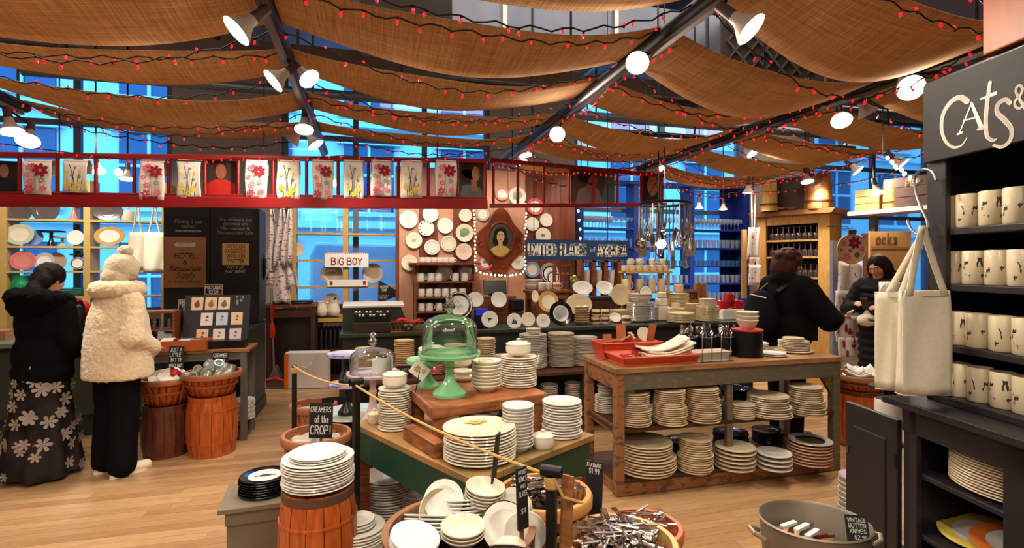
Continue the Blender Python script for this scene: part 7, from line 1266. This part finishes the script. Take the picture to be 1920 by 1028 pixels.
ap = smooth([(1921, 203), (1907, 178), (1905, 167), (1911, 160), (1917, 166), (1913, 178), (1903, 190), (1904, 200), (1912, 203), (1921, 192)]); pxs(ap, 4.5); BLD(lw, 'lettering', mat('sign_cream_letter', (236, 226, 214), .7), hd)
otc = E('orange_crate', 'orange brown wooden box on top of the black hutch', 'crate', HM @ V((.66, .2, 2.387)), HRZ); BLD(MB().box((0, 0, .15), (.72, .26, .3)), 'body', mat('orange_box', (150, 78, 40), .5, var=.25, vs=3, stretch=(8, 8, 1)), otc, bev=.006); BLD(MB().box((0, 0, .305), (.74, .28, .02)), 'lid', rwood, otc)
# door folded back, platters inside
dr_ = E('cabinet_door', 'black hutch door swung fully open beside the zinc tub', 'door', HM @ V((-.005, .0, 0)), HRZ); BLD(MB().box((-.168, .0, .5), (.325, .024, .86)), 'door_panel', bh, dr_, bev=.004); BLD(MB().box((-.168, -.014, .5), (.2, .01, .66)), 'raised_panel', bh, dr_, bev=.006)
for z in (.25, .75): BLD(MB().cyl((-.006, -.016, z - .03), (-.006, -.016, z + .03), .007, n=8), 'hinge', iron, dr_)
BLD(MB().box((-.31, -.016, .7), (.012, .012, .03)), 'catch', brushed, dr_)
stack(0, 0, 0, .15, 13, .0105, 'wide oval cream pile inside the hutch base', body=oat2, base=HM @ V((.29, .185, .7335)), sx=1.36, rz=HRZ, cat='platter', jit=.002, nseg=44)
for i, (x, lab, m) in enumerate(((.17, 'yellow rimmed oval plate on the lowest visible hutch shelf', pk['yellow']), (.32, 'orange rimmed oval plate on the lowest visible hutch shelf', pk['orange']))): OB('platter', plate_me(.13, .014, white, m, 'rim', 40), None, HM @ V((x, .2, .512 + .03 * i)), (R(12), 0, HRZ), (1.25, 1, 1), label=lab, cat='platter')
# cat mugs
catm = mat('cat_ink', (52, 46, 50), .5); bandm = mat('mug_cream', (224, 210, 178), .2, coat=.4)
def curved(mb, poly, r, h, a0):
    mb.add([((r + .0006) * sin(a0 + x / r), -(r + .0006) * cos(a0 + x / r), z) for x, z in poly], [tuple(range(len(poly)))])
def catshape(k, s=1):
    if k == 0: return [[(-.018, 0), (.016, 0), (.018, .008), (.012, .012), (-.012, .012), (-.02, .008)], [(.012, .008), (.022, .008), (.024, .016), (.019, .013), (.014, .017)], [(-.018, .008), (-.034, .012), (-.034, .014), (-.018, .011)]]
    if k == 1: return [[(-.008, 0), (.008, 0), (.009, .012), (.005, .024), (-.005, .024), (-.009, .012)], [(-.006, .023), (.006, .023), (.007, .036), (.004, .032), (-.004, .032), (-.007, .036)], [(.007, .0), (.016, .004), (.017, .014), (.014, .014), (.012, .006)]]
    return [[(-.016, .01), (.014, .01), (.015, .02), (-.016, .02)], [(-.015, 0), (-.011, 0), (-.011, .011), (-.015, .011)], [(.008, 0), (.012, 0), (.012, .011), (.008, .011)], [(.01, .016), (.024, .018), (.025, .03), (.02, .026), (.013, .03)], [(-.015, .017), (-.022, .034), (-.019, .034), (-.012, .02)]]
mugp = []
for kk_ in range(3):
    m = MB(); r = .043
    for (ck, x, z) in (((0, -.005, .055), (1, .05, .06), (2, -.05, .03)), ((2, 0, .05), (1, .045, .07), (0, -.05, .02)), ((1, .01, .07), (0, .0, .025), (2, -.055, .06)))[kk_]:
        for poly in catshape(ck): curved(m, [(a * 1.15 + x, c * 1.15 + z) for a, c in poly], r, .13, 0)
    mugp.append(m.mesh('cat_print', catm))
SNO = mat('relief_grey', (170, 160, 150), .3)
mt = MB().lathe([(0, 0), (.039, 0), (.043, .006), (.043, .132), (.041, .135), (.039, .132), (.038, .012), (0, .01)], 28).mesh('tall_mug', bandm)
hkm = MB().tube([V((.04 + .03 * sin(pi * q / 8), 0, .067 - .04 * cos(pi * q / 8))) for q in range(9)], .006, 6).mesh('handle', bandm)
def catmug(px, py, z, ly, lab, k):
    p = HP(px, py, ly); p.z = z + .001; o = OB('tall_mug', mt, None, p, (0, 0, facecam(p) + random.uniform(-.3, .3)), label=lab, cat='mug', group='cat mugs on the black hutch'); OB('cat_print', mugp[k % 3], o); h_ = OB('handle', hkm, o, rot=(0, 0, R(60)))
for j, (z, row) in enumerate(((1.753, (1790, 1817, 1861, 1908)), (1.523, (1792, 1829, 1873, 1917)), (1.273, (1800, 1836, 1880, 1926)), (1.06, (1799, 1838, 1882, 1926)))):
    for i, px in enumerate(row): catmug(px, 500, z, .17, 'tall cream mug with cats, %s shelf down of the black hutch, %s from left' % (ORD[j + 1], ORD[i + 1]), i + j)
# hook and canvas bags
hk_ = E('wire_hook', 'thick bent iron wire hook on the hutch stile', 'hook', (0, 0, 0)); BLD(MB().tube([V(HP(x, y, .05)) for x, y in smooth([(1756, 338), (1748, 322), (1732, 318), (1717, 328), (1715, 350), (1726, 385), (1739, 415), (1739, 432), (1722, 440), (1707, 428), (1702, 412)], 5)], .0055, 8), 'wire', brushed, hk_)
tb_ = HP(1731, 545, -.03); k_ = depth(tb_) / FP
def tote(p, w, h, label, yaw, dep):
    o = E('canvas_tote', label, 'bag', p, -TH + yaw); b = MB()
    b.grid(lambda a, c: ((a - .5) * w * (1 + .03 * sin(3 * c)), -dep / 2 * (.25 + .75 * c) - .006 * sin(7 * a + 4 * c), -h * c), 12, 12); b.grid(lambda a, c: ((a - .5) * w, dep / 2 * (.25 + .75 * c), -h * c), 8, 8); b.grid(lambda a, c: (-w / 2, -dep / 2 * (.25 + .75 * c) + dep * (.25 + .75 * c) * a, -h * c), 3, 8); b.grid(lambda a, c: (w / 2, -dep / 2 * (.25 + .75 * c) + dep * (.25 + .75 * c) * a, -h * c), 3, 8); b.grid(lambda a, c: ((a - .5) * w, -dep / 2 + dep * c, -h), 4, 2)
    BLD(b, 'bag_body', canvas, o).modifiers.new('t', 'SOLIDIFY').thickness = .004; BLD(MB().box((0, -dep * .13 - .004, -.012), (w * .99, .006, .022)), 'hem', canvas, o); return o
def straps(o, xs_, top, y):
    for i, x in enumerate(xs_):
        m = MB(); t = V(top); m.grid(lambda a, c: (x * (1 - c) + t.x * c + (a - .5) * .028, y * (1 - c) + t.y * c + .006 * sin(3 * c), -.02 * (1 - c) + t.z * c), 2, 8); BLD(m, 'strap', canvas, o).modifiers.new('t', 'SOLIDIFY').thickness = .003
o = tote(tb_, .195, .415, 'front canvas tote bag hanging from the hutch hook', 0, .05); straps(o, (-.07, .075), (.0, .0, .262), -.02)
p2 = P(1672, 548, 2.34); o = tote(p2, .12, .42, 'second canvas tote bag half hidden behind the front one', R(-35), .1); straps(o, (-.02, .03), (.12, .0, .28), -.02)
# mug stand beyond the hutch
ms = E('mug_stand', 'slim black stand of white mugs behind the tote bags', 'stand', P(1668, 0, 2.95) * 1.0); ms.location.z = 0; BLD(MB().cyl((.07, .05, 0), (.07, .05, 1.34), .01, n=8), 'pole', iron, ms); [BLD(MB().lathe([(0, z - .012), (.085, z - .012), (.085, z), (0, z)], 24, (0, 0.02, 0)), 'tray', iron, ms) for z in (.62, .93, 1.3)]; BLD(MB().lathe([(0, 0), (.15, 0), (.15, .015), (0, .02)], 24), 'foot', iron, ms)
for i, (z, n, r, h) in enumerate(((.621, 2, .065, .12), (.931, 2, .055, .12), (1.301, 1, .06, .12))):
    for k in range(n): mug(ms.location + V((-.01, 0, z + k * (h + .002))), r, h, R(200), 'white mug on the slim black stand, level %s %s' % (ORD[i + 1], 'upper' if k else 'lower'), white, group='mugs on the slim stand', hnd=i != 0)
mug(ms.location + V((-.0, 0, 1.424)), .05, .085, R(190), 'white mug topmost on the slim black stand', white, group='mugs on the slim stand')
# ------------------------------------------------------------------ people
def capsule(mb, p0, p1, r0, r1=None, n=14):
    r1 = r0 if r1 is None else r1; p0, p1 = V(p0), V(p1); d = p1 - p0; L = d.length; q = d.to_track_quat('Z', 'Y').to_matrix() if L > 1e-6 else Matrix.Identity(3)
    pr = [(r0 * cos(a), r0 * sin(a)) for a in (-pi / 2 + pi / 2 * i / 5 for i in range(6))] + [(r1 * cos(a), L + r1 * sin(a)) for a in (pi / 2 * i / 5 for i in range(6))]
    pr[0] = (0, -r0); pr[-1] = (0, L + r1); mb.lathe(pr, n, p0, M=q); return mb
def blob(mb, c, s, rot=None): M = Matrix.Diagonal(V(s)); M = (rot.to_matrix() @ M) if rot else M; mb.lathe([(sin(pi * i / 10), -cos(pi * i / 10)) for i in range(11)], 18, c, M=M); return mb
def fuse(mb, name, m, parent, vox=.011, smooth=6, disp=0, dscale=.03, **kw):
    o = BLD(mb, name, m, parent, **kw); r = o.modifiers.new('fuse', 'REMESH'); r.mode = 'VOXEL'; r.voxel_size = vox; r.use_smooth_shade = True
    s = o.modifiers.new('soft', 'SMOOTH'); s.factor = .6; s.iterations = smooth
    if disp:
        t = bpy.data.textures.new(name + '_tex', 'CLOUDS'); t.noise_scale = dscale; d = o.modifiers.new('relief', 'DISPLACE'); d.texture = t; d.strength = disp; d.mid_level = .5
    return o
skin = mat('skin', (206, 150, 118), .5, var=.06, vs=12); skin2 = mat('skin_warm', (196, 136, 104), .5, var=.06, vs=12)
def hand(mb, w, d, side, curl=.5):
    """palm, four fingers of unequal length and a thumb; w wrist point, d direction of the hand"""
    d = V(d).normalized(); a = V((0, 0, 1)).cross(d); a = V((1, 0, 0)) if a.length < .1 else a.normalized(); up = d.cross(a)
    capsule(mb, w, w + d * .035, .026, .03)
    for k in (-1.5, -.5, .5, 1.5): capsule(mb, w + d * .03 + a * .014 * k, w + d * .085 + a * .018 * k, .013, .012)
    for k, L in zip((-1.5, -.5, .5, 1.5), (.056, .072, .078, .066)):
        b0 = w + d * .09 + a * .0195 * k; b1 = b0 + (d * cos(curl * .6) - up * sin(curl * .6)) * L * .5; b2 = b1 + (d * cos(curl * 1.6) - up * sin(curl * 1.6)) * L * .55; capsule(mb, b0, b1, .0092, .0086, 8); capsule(mb, b1, b2, .0086, .0074, 8)
    t0 = w + d * .03 + a * .026 * side; t1 = t0 + (d * .6 + a * .7 * side - up * .3).normalized() * .04; capsule(mb, t0, t1, .012, .0105, 8); capsule(mb, t1, t1 + (d * .9 + a * .15 * side - up * .35).normalized() * .034, .0105, .008, 8)
def body(label, loc, rz, H, arms, headrot=(0, 0, 0), lean=.0, sk=skin):
    """local frame: faces -Y, x to the figure's left; arms: {'L': (elbow, wrist, hand dir)}"""
    k = H / 1.7; o = E('person', label, 'person', loc, rz); b = MB(); S = lambda x, y, z: V((x * k, y * k + (-lean * max(0, z - .9)), z * k))
    for s_ in (-1, 1):
        capsule(b, S(s_ * .09, 0, .9), S(s_ * .095, .0, .5), .082 * k, .055 * k); capsule(b, S(s_ * .095, 0, .5), S(s_ * .1, .02, .1), .053 * k, .036 * k); capsule(b, S(s_ * .1, .03, .05), S(s_ * .115, -.12, .03), .038 * k, .03 * k)
    blob(b, S(0, 0, .95), (.16 * k, .115 * k, .13 * k)); blob(b, S(0, 0, 1.12), (.14 * k, .1 * k, .16 * k)); blob(b, S(0, 0, 1.28), (.165 * k, .11 * k, .15 * k)); capsule(b, S(-.13, 0, 1.38), S(.13, 0, 1.38), .058 * k); capsule(b, S(0, .01, 1.38), S(0, -.005, 1.5), .056 * k, .05 * k)
    for s_, key in ((1, 'L'), (-1, 'R')):
        e, w, hd_ = arms[key]; sh = S(s_ * .17, 0, 1.37); e = S(*e); w = S(*w); capsule(b, sh, e, .05 * k, .04 * k); capsule(b, e, w, .04 * k, .027 * k); hand(b, w, hd_, -s_)
    hr = Euler(headrot); hc = S(0, -.015, 1.585); Hm = lambda x, y, z: hc + hr.to_matrix() @ (V((x, y, z)) * k)
    blob(b, hc, (.074 * k, .092 * k, .112 * k), hr); blob(b, Hm(0, -.025, -.05), (.055 * k, .065 * k, .066 * k), hr); capsule(b, Hm(0, -.09, .012), Hm(0, -.108, -.022), .011 * k, .015 * k, 8); blob(b, Hm(0, -.083, .028), (.052 * k, .016 * k, .012 * k), hr); blob(b, Hm(0, -.083, -.055), (.024 * k, .012 * k, .008 * k), hr); blob(b, Hm(0, -.078, -.093), (.022 * k, .02 * k, .016 * k), hr)
    for s_ in (-1, 1): blob(b, Hm(s_ * .075, .005, -.005), (.01 * k, .018 * k, .03 * k), hr); blob(b, Hm(s_ * .045, -.062, -.028), (.022 * k, .02 * k, .024 * k), hr)
    fuse(b, 'body', sk, o, .0085, 4)
    for s_ in (-1, 1):
        e = BLD(MB().sphere((0, 0, 0), .0125 * k, 10, 6), 'eye', mat('eye_white', (232, 226, 218), .2), o, Hm(s_ * .03, -.083, .006)); BLD(MB().sphere((0, -.009 * k, 0), .0065 * k, 8, 6), 'iris', mat('iris_dark', (40, 24, 18), .2), e)
        br = MB(); br.tube([Hm(s_ * .012, -.099, .03), Hm(s_ * .032, -.096, .036), Hm(s_ * .05, -.08, .03)], .0035 * k, 5); BLD(br, 'eyebrow', mat('brow', (40, 26, 22), .8), o)
    m = MB(); m.tube([Hm(-.024, -.093, -.056), Hm(0, -.1, -.054), Hm(.024, -.093, -.056)], .005 * k, 6); BLD(m, 'mouth', mat('lips', (170, 90, 84), .5), o)
    return o, S, Hm, hr, k
def hairm(name, col): return mat(name, col, .42, var=.35, vs=30, stretch=(6, 6, 1), bump=.5, bs=70)
blackcoat = mat('black_puffer', (9, 9, 11), .85, bump=.3, bs=14); blackfur = mat('black_fur', (8, 8, 9), 1, bump=1, bs=120); fleece = mat('cream_fleece', (236, 212, 172), 1, var=.14, vs=26, bump=1, bs=55, sheen=.5); blackp = mat('black_trousers', (12, 12, 14), .85); shoe = mat('cream_shoe', (236, 224, 196), .5); skirtm = mat('black_tulle', (52, 47, 45), .8, var=.7, vs=5)
# --- A: dark coat and flowered skirt
pa = P(80, 893, 4.06); pa.z = 0; A, S, Hm, hr, k = body('woman in black fur collared coat and long flowered skirt at the counter', pa, R(148), 1.60, {'L': ((.24, -.03, 1.12), (.2, -.2, .98), (-.3, -1, -.1)), 'R': ((-.24, -.02, 1.12), (-.2, -.2, .98), (.3, -1, -.1))}, (R(18), 0, R(8)), .06)
b = MB(); blob(b, S(0, 0, 1.22), (.23, .17, .22)); blob(b, S(0, .0, .98), (.225, .18, .2)); blob(b, S(0, .0, .84), (.23, .18, .12))
for s_ in (-1, 1): capsule(b, S(s_ * .17, 0, 1.36), S(s_ * .24, -.03, 1.1), .09, .078); capsule(b, S(s_ * .24, -.03, 1.1), S(s_ * .2, -.18, .99), .078, .06)
fuse(b, 'coat', blackcoat, A, .016, 6, .015, .08)
b = MB(); [blob(b, S(.17 * cos(a), .05 + .13 * sin(a), 1.42 + .03 * sin(a)), (.085, .085, .075)) for a in (2 * pi * i / 10 for i in range(10))]; blob(b, S(0, .12, 1.38), (.19, .11, .11)); fuse(b, 'fur_collar', blackfur, A, .014, 2, .03, .02)
b = MB(); blob(b, Hm(0, .02, .035), (.093, .105, .1), hr); blob(b, Hm(0, .075, -.03), (.085, .06, .1), hr); blob(b, Hm(.0, .1, -.12), (.07, .05, .09), hr); fuse(b, 'hair', hairm('dark_hair', (28, 20, 18)), A, .01, 3, .012, .03)
b = MB(); b.grid(lambda a, c: ((.155 + .095 * c ** 1.3 + .022 * c * sin(2 * pi * a * 9)) * cos(2 * pi * a), (.14 + .1 * c ** 1.3 + .022 * c * sin(2 * pi * a * 9)) * sin(2 * pi * a), .92 - (.885 + .012 * sin(2 * pi * a * 3)) * c), 96, 24); BLD(b, 'skirt', skirtm, A)
flm = mat('fabric_flower', (176, 162, 154), .7, var=.3, vs=30); fm = MB()
for q in range(6):
    a = 2 * pi * q / 6; fm.add([(0, 0, 0)] + [(cos(a + t) * rr * .036, -.006 * (1 if rr > .8 else .4), sin(a + t) * rr * .036) for t, rr in ((-.42, .6), (-.25, 1), (0, 1.1), (.25, 1), (.42, .6))], [(0, 1, 2, 3, 4, 5)])
fm = fm.mesh('fabric_flower', flm)
for i in range(84):
    a = i * 2.39996; c = .05 + .93 * random.random(); rr0 = .16 + .095 * c ** 1.3 + .022 * c * sin(9 * a); rr1 = rr0 - .005; OB('fabric_flower', fm, A, ((rr0 + .004) * cos(a), (rr0 - .002) * sin(a), .92 - .885 * c), (0, random.random() * 6 * 0, a + pi / 2), (random.uniform(.85, 1.5),) * 3)
for s_ in (-1, 1): sh = MB(); blob(sh, V((s_ * .1, -.05, .035)), (.045, .13, .035)); BLD(sh, 'shoe', shoe, A)
# --- B: cream fleece coat and bobble hat
pb2 = P(219, 884, 4.12); pb2.z = 0; B_, S, Hm, hr, k = body('person in cream fleece coat and bobble hat, black trousers, at the counter', pb2, R(140), 1.66, {'L': ((.24, .03, 1.08), (.16, -.16, .97), (-.4, -1, -.1)), 'R': ((-.24, .03, 1.08), (-.16, -.16, .97), (.4, -1, -.1))}, (R(14), 0, R(-4)), .05)
b = MB(); b.lathe([(0, .74), (.262, .74), (.268, .76), (.255, 1.0), (.225, 1.2), (.18, 1.33), (.12, 1.43), (0, 1.45)], 28, (0, -.01, 0), sx=1, sy=.82)
for s_ in (-1, 1): capsule(b, S(s_ * .15, 0, 1.35), S(s_ * .23, .03, 1.08), .09, .088); capsule(b, S(s_ * .23, .03, 1.08), S(s_ * .16, -.15, .98), .088, .078)
fuse(b, 'coat', fleece, B_, .014, 2, .02, .018)
b = MB(); [blob(b, S(.12 * cos(a), .02 + .12 * sin(a), 1.45), (.075, .075, .07)) for a in (2 * pi * i / 10 for i in range(10))]; fuse(b, 'collar', fleece, B_, .014, 2, .018, .018)
knit = mat('cream_knit', (224, 204, 172), .95, var=.12, vs=30, bump=.8, bs=90, sheen=.4); b = MB(); blob(b, Hm(0, .02, .03), (.108, .118, .118), hr); blob(b, Hm(0, .05, -.05), (.1, .09, .09), hr); fuse(b, 'bobble_hat', knit, B_, .012, 3, .012, .02); b = MB(); blob(b, Hm(0, .03, .165), (.052, .052, .05), hr); fuse(b, 'bobble', knit, B_, .009, 2, .02, .015)
for s_ in (-1, 1):
    b = MB(); capsule(b, S(s_ * .095, 0, .85), S(s_ * .105, .0, .5), .115, .095); capsule(b, S(s_ * .105, 0, .5), S(s_ * .108, .02, .085), .095, .098); fuse(b, 'trouser_leg', blackp, B_, .014, 5, .012, .1)
    b = MB(); capsule(b, S(s_ * .105, .06, .042), S(s_ * .125, -.15, .036), .045, .04); fuse(b, 'shoe', shoe, B_, .009, 3); BLD(MB().slab([(s_ * .105 * k + .048 * cos(t) + s_ * .01 * k * (1 if sin(t) < 0 else 0), -.045 * k + (.15) * sin(t)) for t in (2 * pi * i / 20 for i in range(20))], .0, .022), 'sole', mat('sole_cream', (240, 232, 212), .6), B_)
    BLD(MB().tube([S(s_ * .07, -.02, .075), S(s_ * .115, -.03, .088), S(s_ * .15, -.03, .07)], .012, 6), 'lace', jet, B_)
# --- C: man with backpack
pc_ = P(1474, 500, 4.95); pc_.z = 0; C_, S, Hm, hr, k = body('person in bulky black coat behind the island holding a pale card', pc_, R(92), 1.73, {'L': ((.3, -.02, 1.1), (.2, -.3, 1.12), (.0, -1, .1)), 'R': ((-.3, -.16, 1.1), (-.16, -.43, 1.1), (.1, -1, .1))}, (R(12), 0, R(-24)), .03, skin2)
b = MB(); blob(b, S(0, .0, 1.24), (.23, .2, .24)); blob(b, S(0, .0, .98), (.24, .21, .24)); blob(b, S(0, 0, .75), (.24, .2, .2)); blob(b, S(0, .04, 1.44), (.16, .12, .09))
for s_ in (-1, 1):
    el = S(.28, 0, 1.1) if s_ > 0 else S(-.3, -.16, 1.1); capsule(b, S(s_ * .18, 0, 1.37), el, .12, .11); w = S(.22, -.28, 1.11) if s_ > 0 else S(-.17, -.4, 1.1); capsule(b, el, w, .1, .07)
fuse(b, 'coat', mat('black_wool', (9, 8, 10), .9, bump=.4, bs=60), C_, .018, 5, .02, .09)
b = MB(); blob(b, Hm(0, .02, .04), (.11, .12, .115), hr); blob(b, Hm(0, .08, -.03), (.11, .075, .12), hr); blob(b, Hm(-.07, .02, -.03), (.05, .07, .09), hr); blob(b, Hm(.07, .02, -.03), (.05, .07, .09), hr); [blob(b, Hm(.1 * cos(i), .03 + .09 * sin(i), .06 + .03 * sin(3 * i)), (.045, .045, .045), hr) for i in range(7)]; fuse(b, 'hair', hairm('brown_hair', (74, 40, 30)), C_, .011, 2, .022, .03)
for s_ in (-1, 1): b = MB(); capsule(b, S(s_ * .1, 0, .8), S(s_ * .1, 0, .1), .1, .075); fuse(b, 'trouser_leg', blackp, C_, .016, 4); b = MB(); capsule(b, S(s_ * .105, .05, .05), S(s_ * .12, -.13, .045), .05, .042); fuse(b, 'shoe', jet, C_, .01, 3)
bpk = E('backpack', 'black backpack worn by the person behind the island', 'backpack', pc_ + Matrix.Rotation(R(92), 3, 'Z') @ V((.0, .22, 1.16)), R(92)); b = MB(); blob(b, V((0, .06, -.02)), (.17, .13, .24)); blob(b, V((0, .16, -.1)), (.13, .07, .13)); fuse(b, 'pack', blackcoat, bpk, .014, 5); BLD(MB().tube([(-.1, .1, .15), (0, .19, .18), (.1, .1, .15)], .006, 6), 'zip', brushed, bpk); BLD(MB().tube([(-.11, .19, -.02), (0, .24, .0), (.11, .19, -.02)], .005, 6), 'zip', brushed, bpk)
for s_ in (-1, 1): BLD(MB().tube([(s_ * .1, -.02, .2), (s_ * .12, -.16, .28), (s_ * .13, -.33, .2), (s_ * .14, -.4, .02)], .022, 6), 'strap', jet, bpk)
cdp = pc_ + Matrix.Rotation(R(92), 3, 'Z') @ S(-.14, -.57, 1.12); cd_ = E('pale_card', 'pale folded card held by the person behind the island', 'card', cdp, rot=(R(30), R(-10), R(20))); BLD(MB().box((0, 0, .0), (.12, .01, .08)), 'card', paper, cd_)
# --- D: woman in long quilted coat
pd = P(1648, 500, 5.9); pd.z = 0; D_, S, Hm, hr, k = body('woman with long dark hair in long quilted black coat looking down', pd, R(-66), 1.70, {'L': ((.25, -.06, 1.12), (.1, -.3, 1.16), (-.3, -1, .1)), 'R': ((-.25, -.06, 1.12), (-.1, -.3, 1.18), (.3, -1, .2))}, (R(26), 0, R(-14)), .03, skin2)
b = MB(); z = .32
while z < 1.42: blob(b, S(0, .02, z), (.215 - .02 * (z > 1.2), .175, .075)); z += .085
for s_ in (-1, 1):
    for t in (0, .25, .5, .75, 1): p = S(s_ * .18, 0, 1.36) * (1 - t) + S(s_ * .28, -.06, 1.11) * t; blob(b, p, (.085, .085, .07))
    for t in (0, .33, .66, 1): p = S(s_ * .28, -.06, 1.11) * (1 - t) + S(s_ * .13, -.25, 1.15) * t; blob(b, p, (.075, .075, .065))
capsule(b, S(-.14, .01, 1.385), S(.14, .01, 1.385), .085); blob(b, S(0, .03, 1.43), (.1, .09, .06))
fuse(b, 'coat', mat('quilted_black', (24, 22, 27), .55, bump=.2, bs=20), D_, .016, 2); b = MB(); blob(b, S(0, .08, 1.42), (.15, .12, .1)); fuse(b, 'hood', mat('quilted_black', (24, 22, 27)), D_, .014, 3)
b = MB(); blob(b, Hm(0, .025, .035), (.096, .105, .105), hr); blob(b, Hm(0, .09, -.06), (.1, .07, .16), hr); blob(b, Hm(.085, .02, -.08), (.045, .06, .15), hr); blob(b, Hm(-.085, .02, -.08), (.045, .06, .15), hr); blob(b, Hm(0, .13, -.2), (.11, .06, .14), hr); fuse(b, 'hair', hairm('dark_brown_hair', (34, 22, 20)), D_, .011, 3, .014, .03)
for s_ in (-1, 1): b = MB(); capsule(b, S(s_ * .095, 0, .6), S(s_ * .1, .01, .14), .08, .06); fuse(b, 'trouser_leg', blackp, D_, .014, 4); b = MB(); capsule(b, S(s_ * .1, .04, .16), S(s_ * .1, .04, .06), .065, .058); capsule(b, S(s_ * .1, .05, .05), S(s_ * .115, -.13, .045), .052, .044); fuse(b, 'boot', jet, D_, .011, 3)
hb_ = E('cream_pouch', 'round cream cloth pouch held by the woman in quilted coat', 'pouch', pd + Matrix.Rotation(R(-66), 3, 'Z') @ S(0, -.37, 1.02)); b = MB(); blob(b, V((0, 0, 0)), (.1, .085, .07)); blob(b, V((0, 0, .06)), (.03, .03, .05)); fuse(b, 'pouch', canvas, hb_, .012, 4)
ph_ = E('handset', 'small dark phone in the hand of the woman in quilted coat', 'phone', pd + Matrix.Rotation(R(-66), 3, 'Z') @ S(0, -.42, 1.2), rot=(R(35), 0, R(-66))); BLD(MB().box((0, 0, 0), (.07, .009, .14)), 'case', jet, ph_, bev=.004)
for n_ in ('dark_hair', 'dark_brown_hair', 'brown_hair', 'black_puffer', 'black_fur', 'black_trousers', 'black_wool', 'quilted_black', 'black_tulle'): MATS[n_].node_tree.nodes['Principled BSDF'].inputs['Specular IOR Level'].default_value = .12
# ------------------------------------------------------------------ piles too far back to tell apart: one joined object
jb = MB(); jm = []
for me, p in JOIN:
    for m in me.materials:
        if m not in jm: jm.append(m)
    o = len(jb.v); jb.v += [tuple(q.co + p) for q in me.vertices]
    for f in me.polygons: jb.f.append(tuple(i + o for i in f.vertices)); jb.mi.append(jm.index(me.materials[f.material_index])); jb.sm.append(True)
BLD(jb, 'background_plate_piles', jm, label='many nested piles of plates on the green counter, its step and low shelves', cat='plates', kind='stuff')
# hangers, wires, frame bars and cornices: one object per bar
def islands(o):
    me = o.data; par = list(range(len(me.vertices)))
    def find(a):
        while par[a] != a: par[a] = par[par[a]]; a = par[a]
        return a
    for e in me.edges: a, c = find(e.vertices[0]), find(e.vertices[1]); par[a] = c
    grp = {}
    for f in me.polygons: grp.setdefault(find(f.vertices[0]), []).append(f)
    if len(grp) < 2: return
    for k, fs in enumerate(list(grp.values())):
        ix = sorted({v for f in fs for v in f.vertices}); mp = {v: i for i, v in enumerate(ix)}; b = MB()
        b.v = [tuple(me.vertices[v].co) for v in ix]; b.f = [tuple(mp[v] for v in f.vertices) for f in fs]; b.mi = [f.material_index for f in fs]; b.sm = [f.use_smooth for f in fs]
        m2 = b.mesh(me.name, list(me.materials))
        if k == 0: o.data = m2
        else: q = o.copy(); q.data = m2; COL.objects.link(q)
for o in list(COL.objects):
    if o.type == 'MESH' and o.name.split('.')[0] in ('hanger', 'hanging_wire', 'flange', 'cornice', 'window_frame', 'wire', 'carving', 'red_mark'): islands(o)
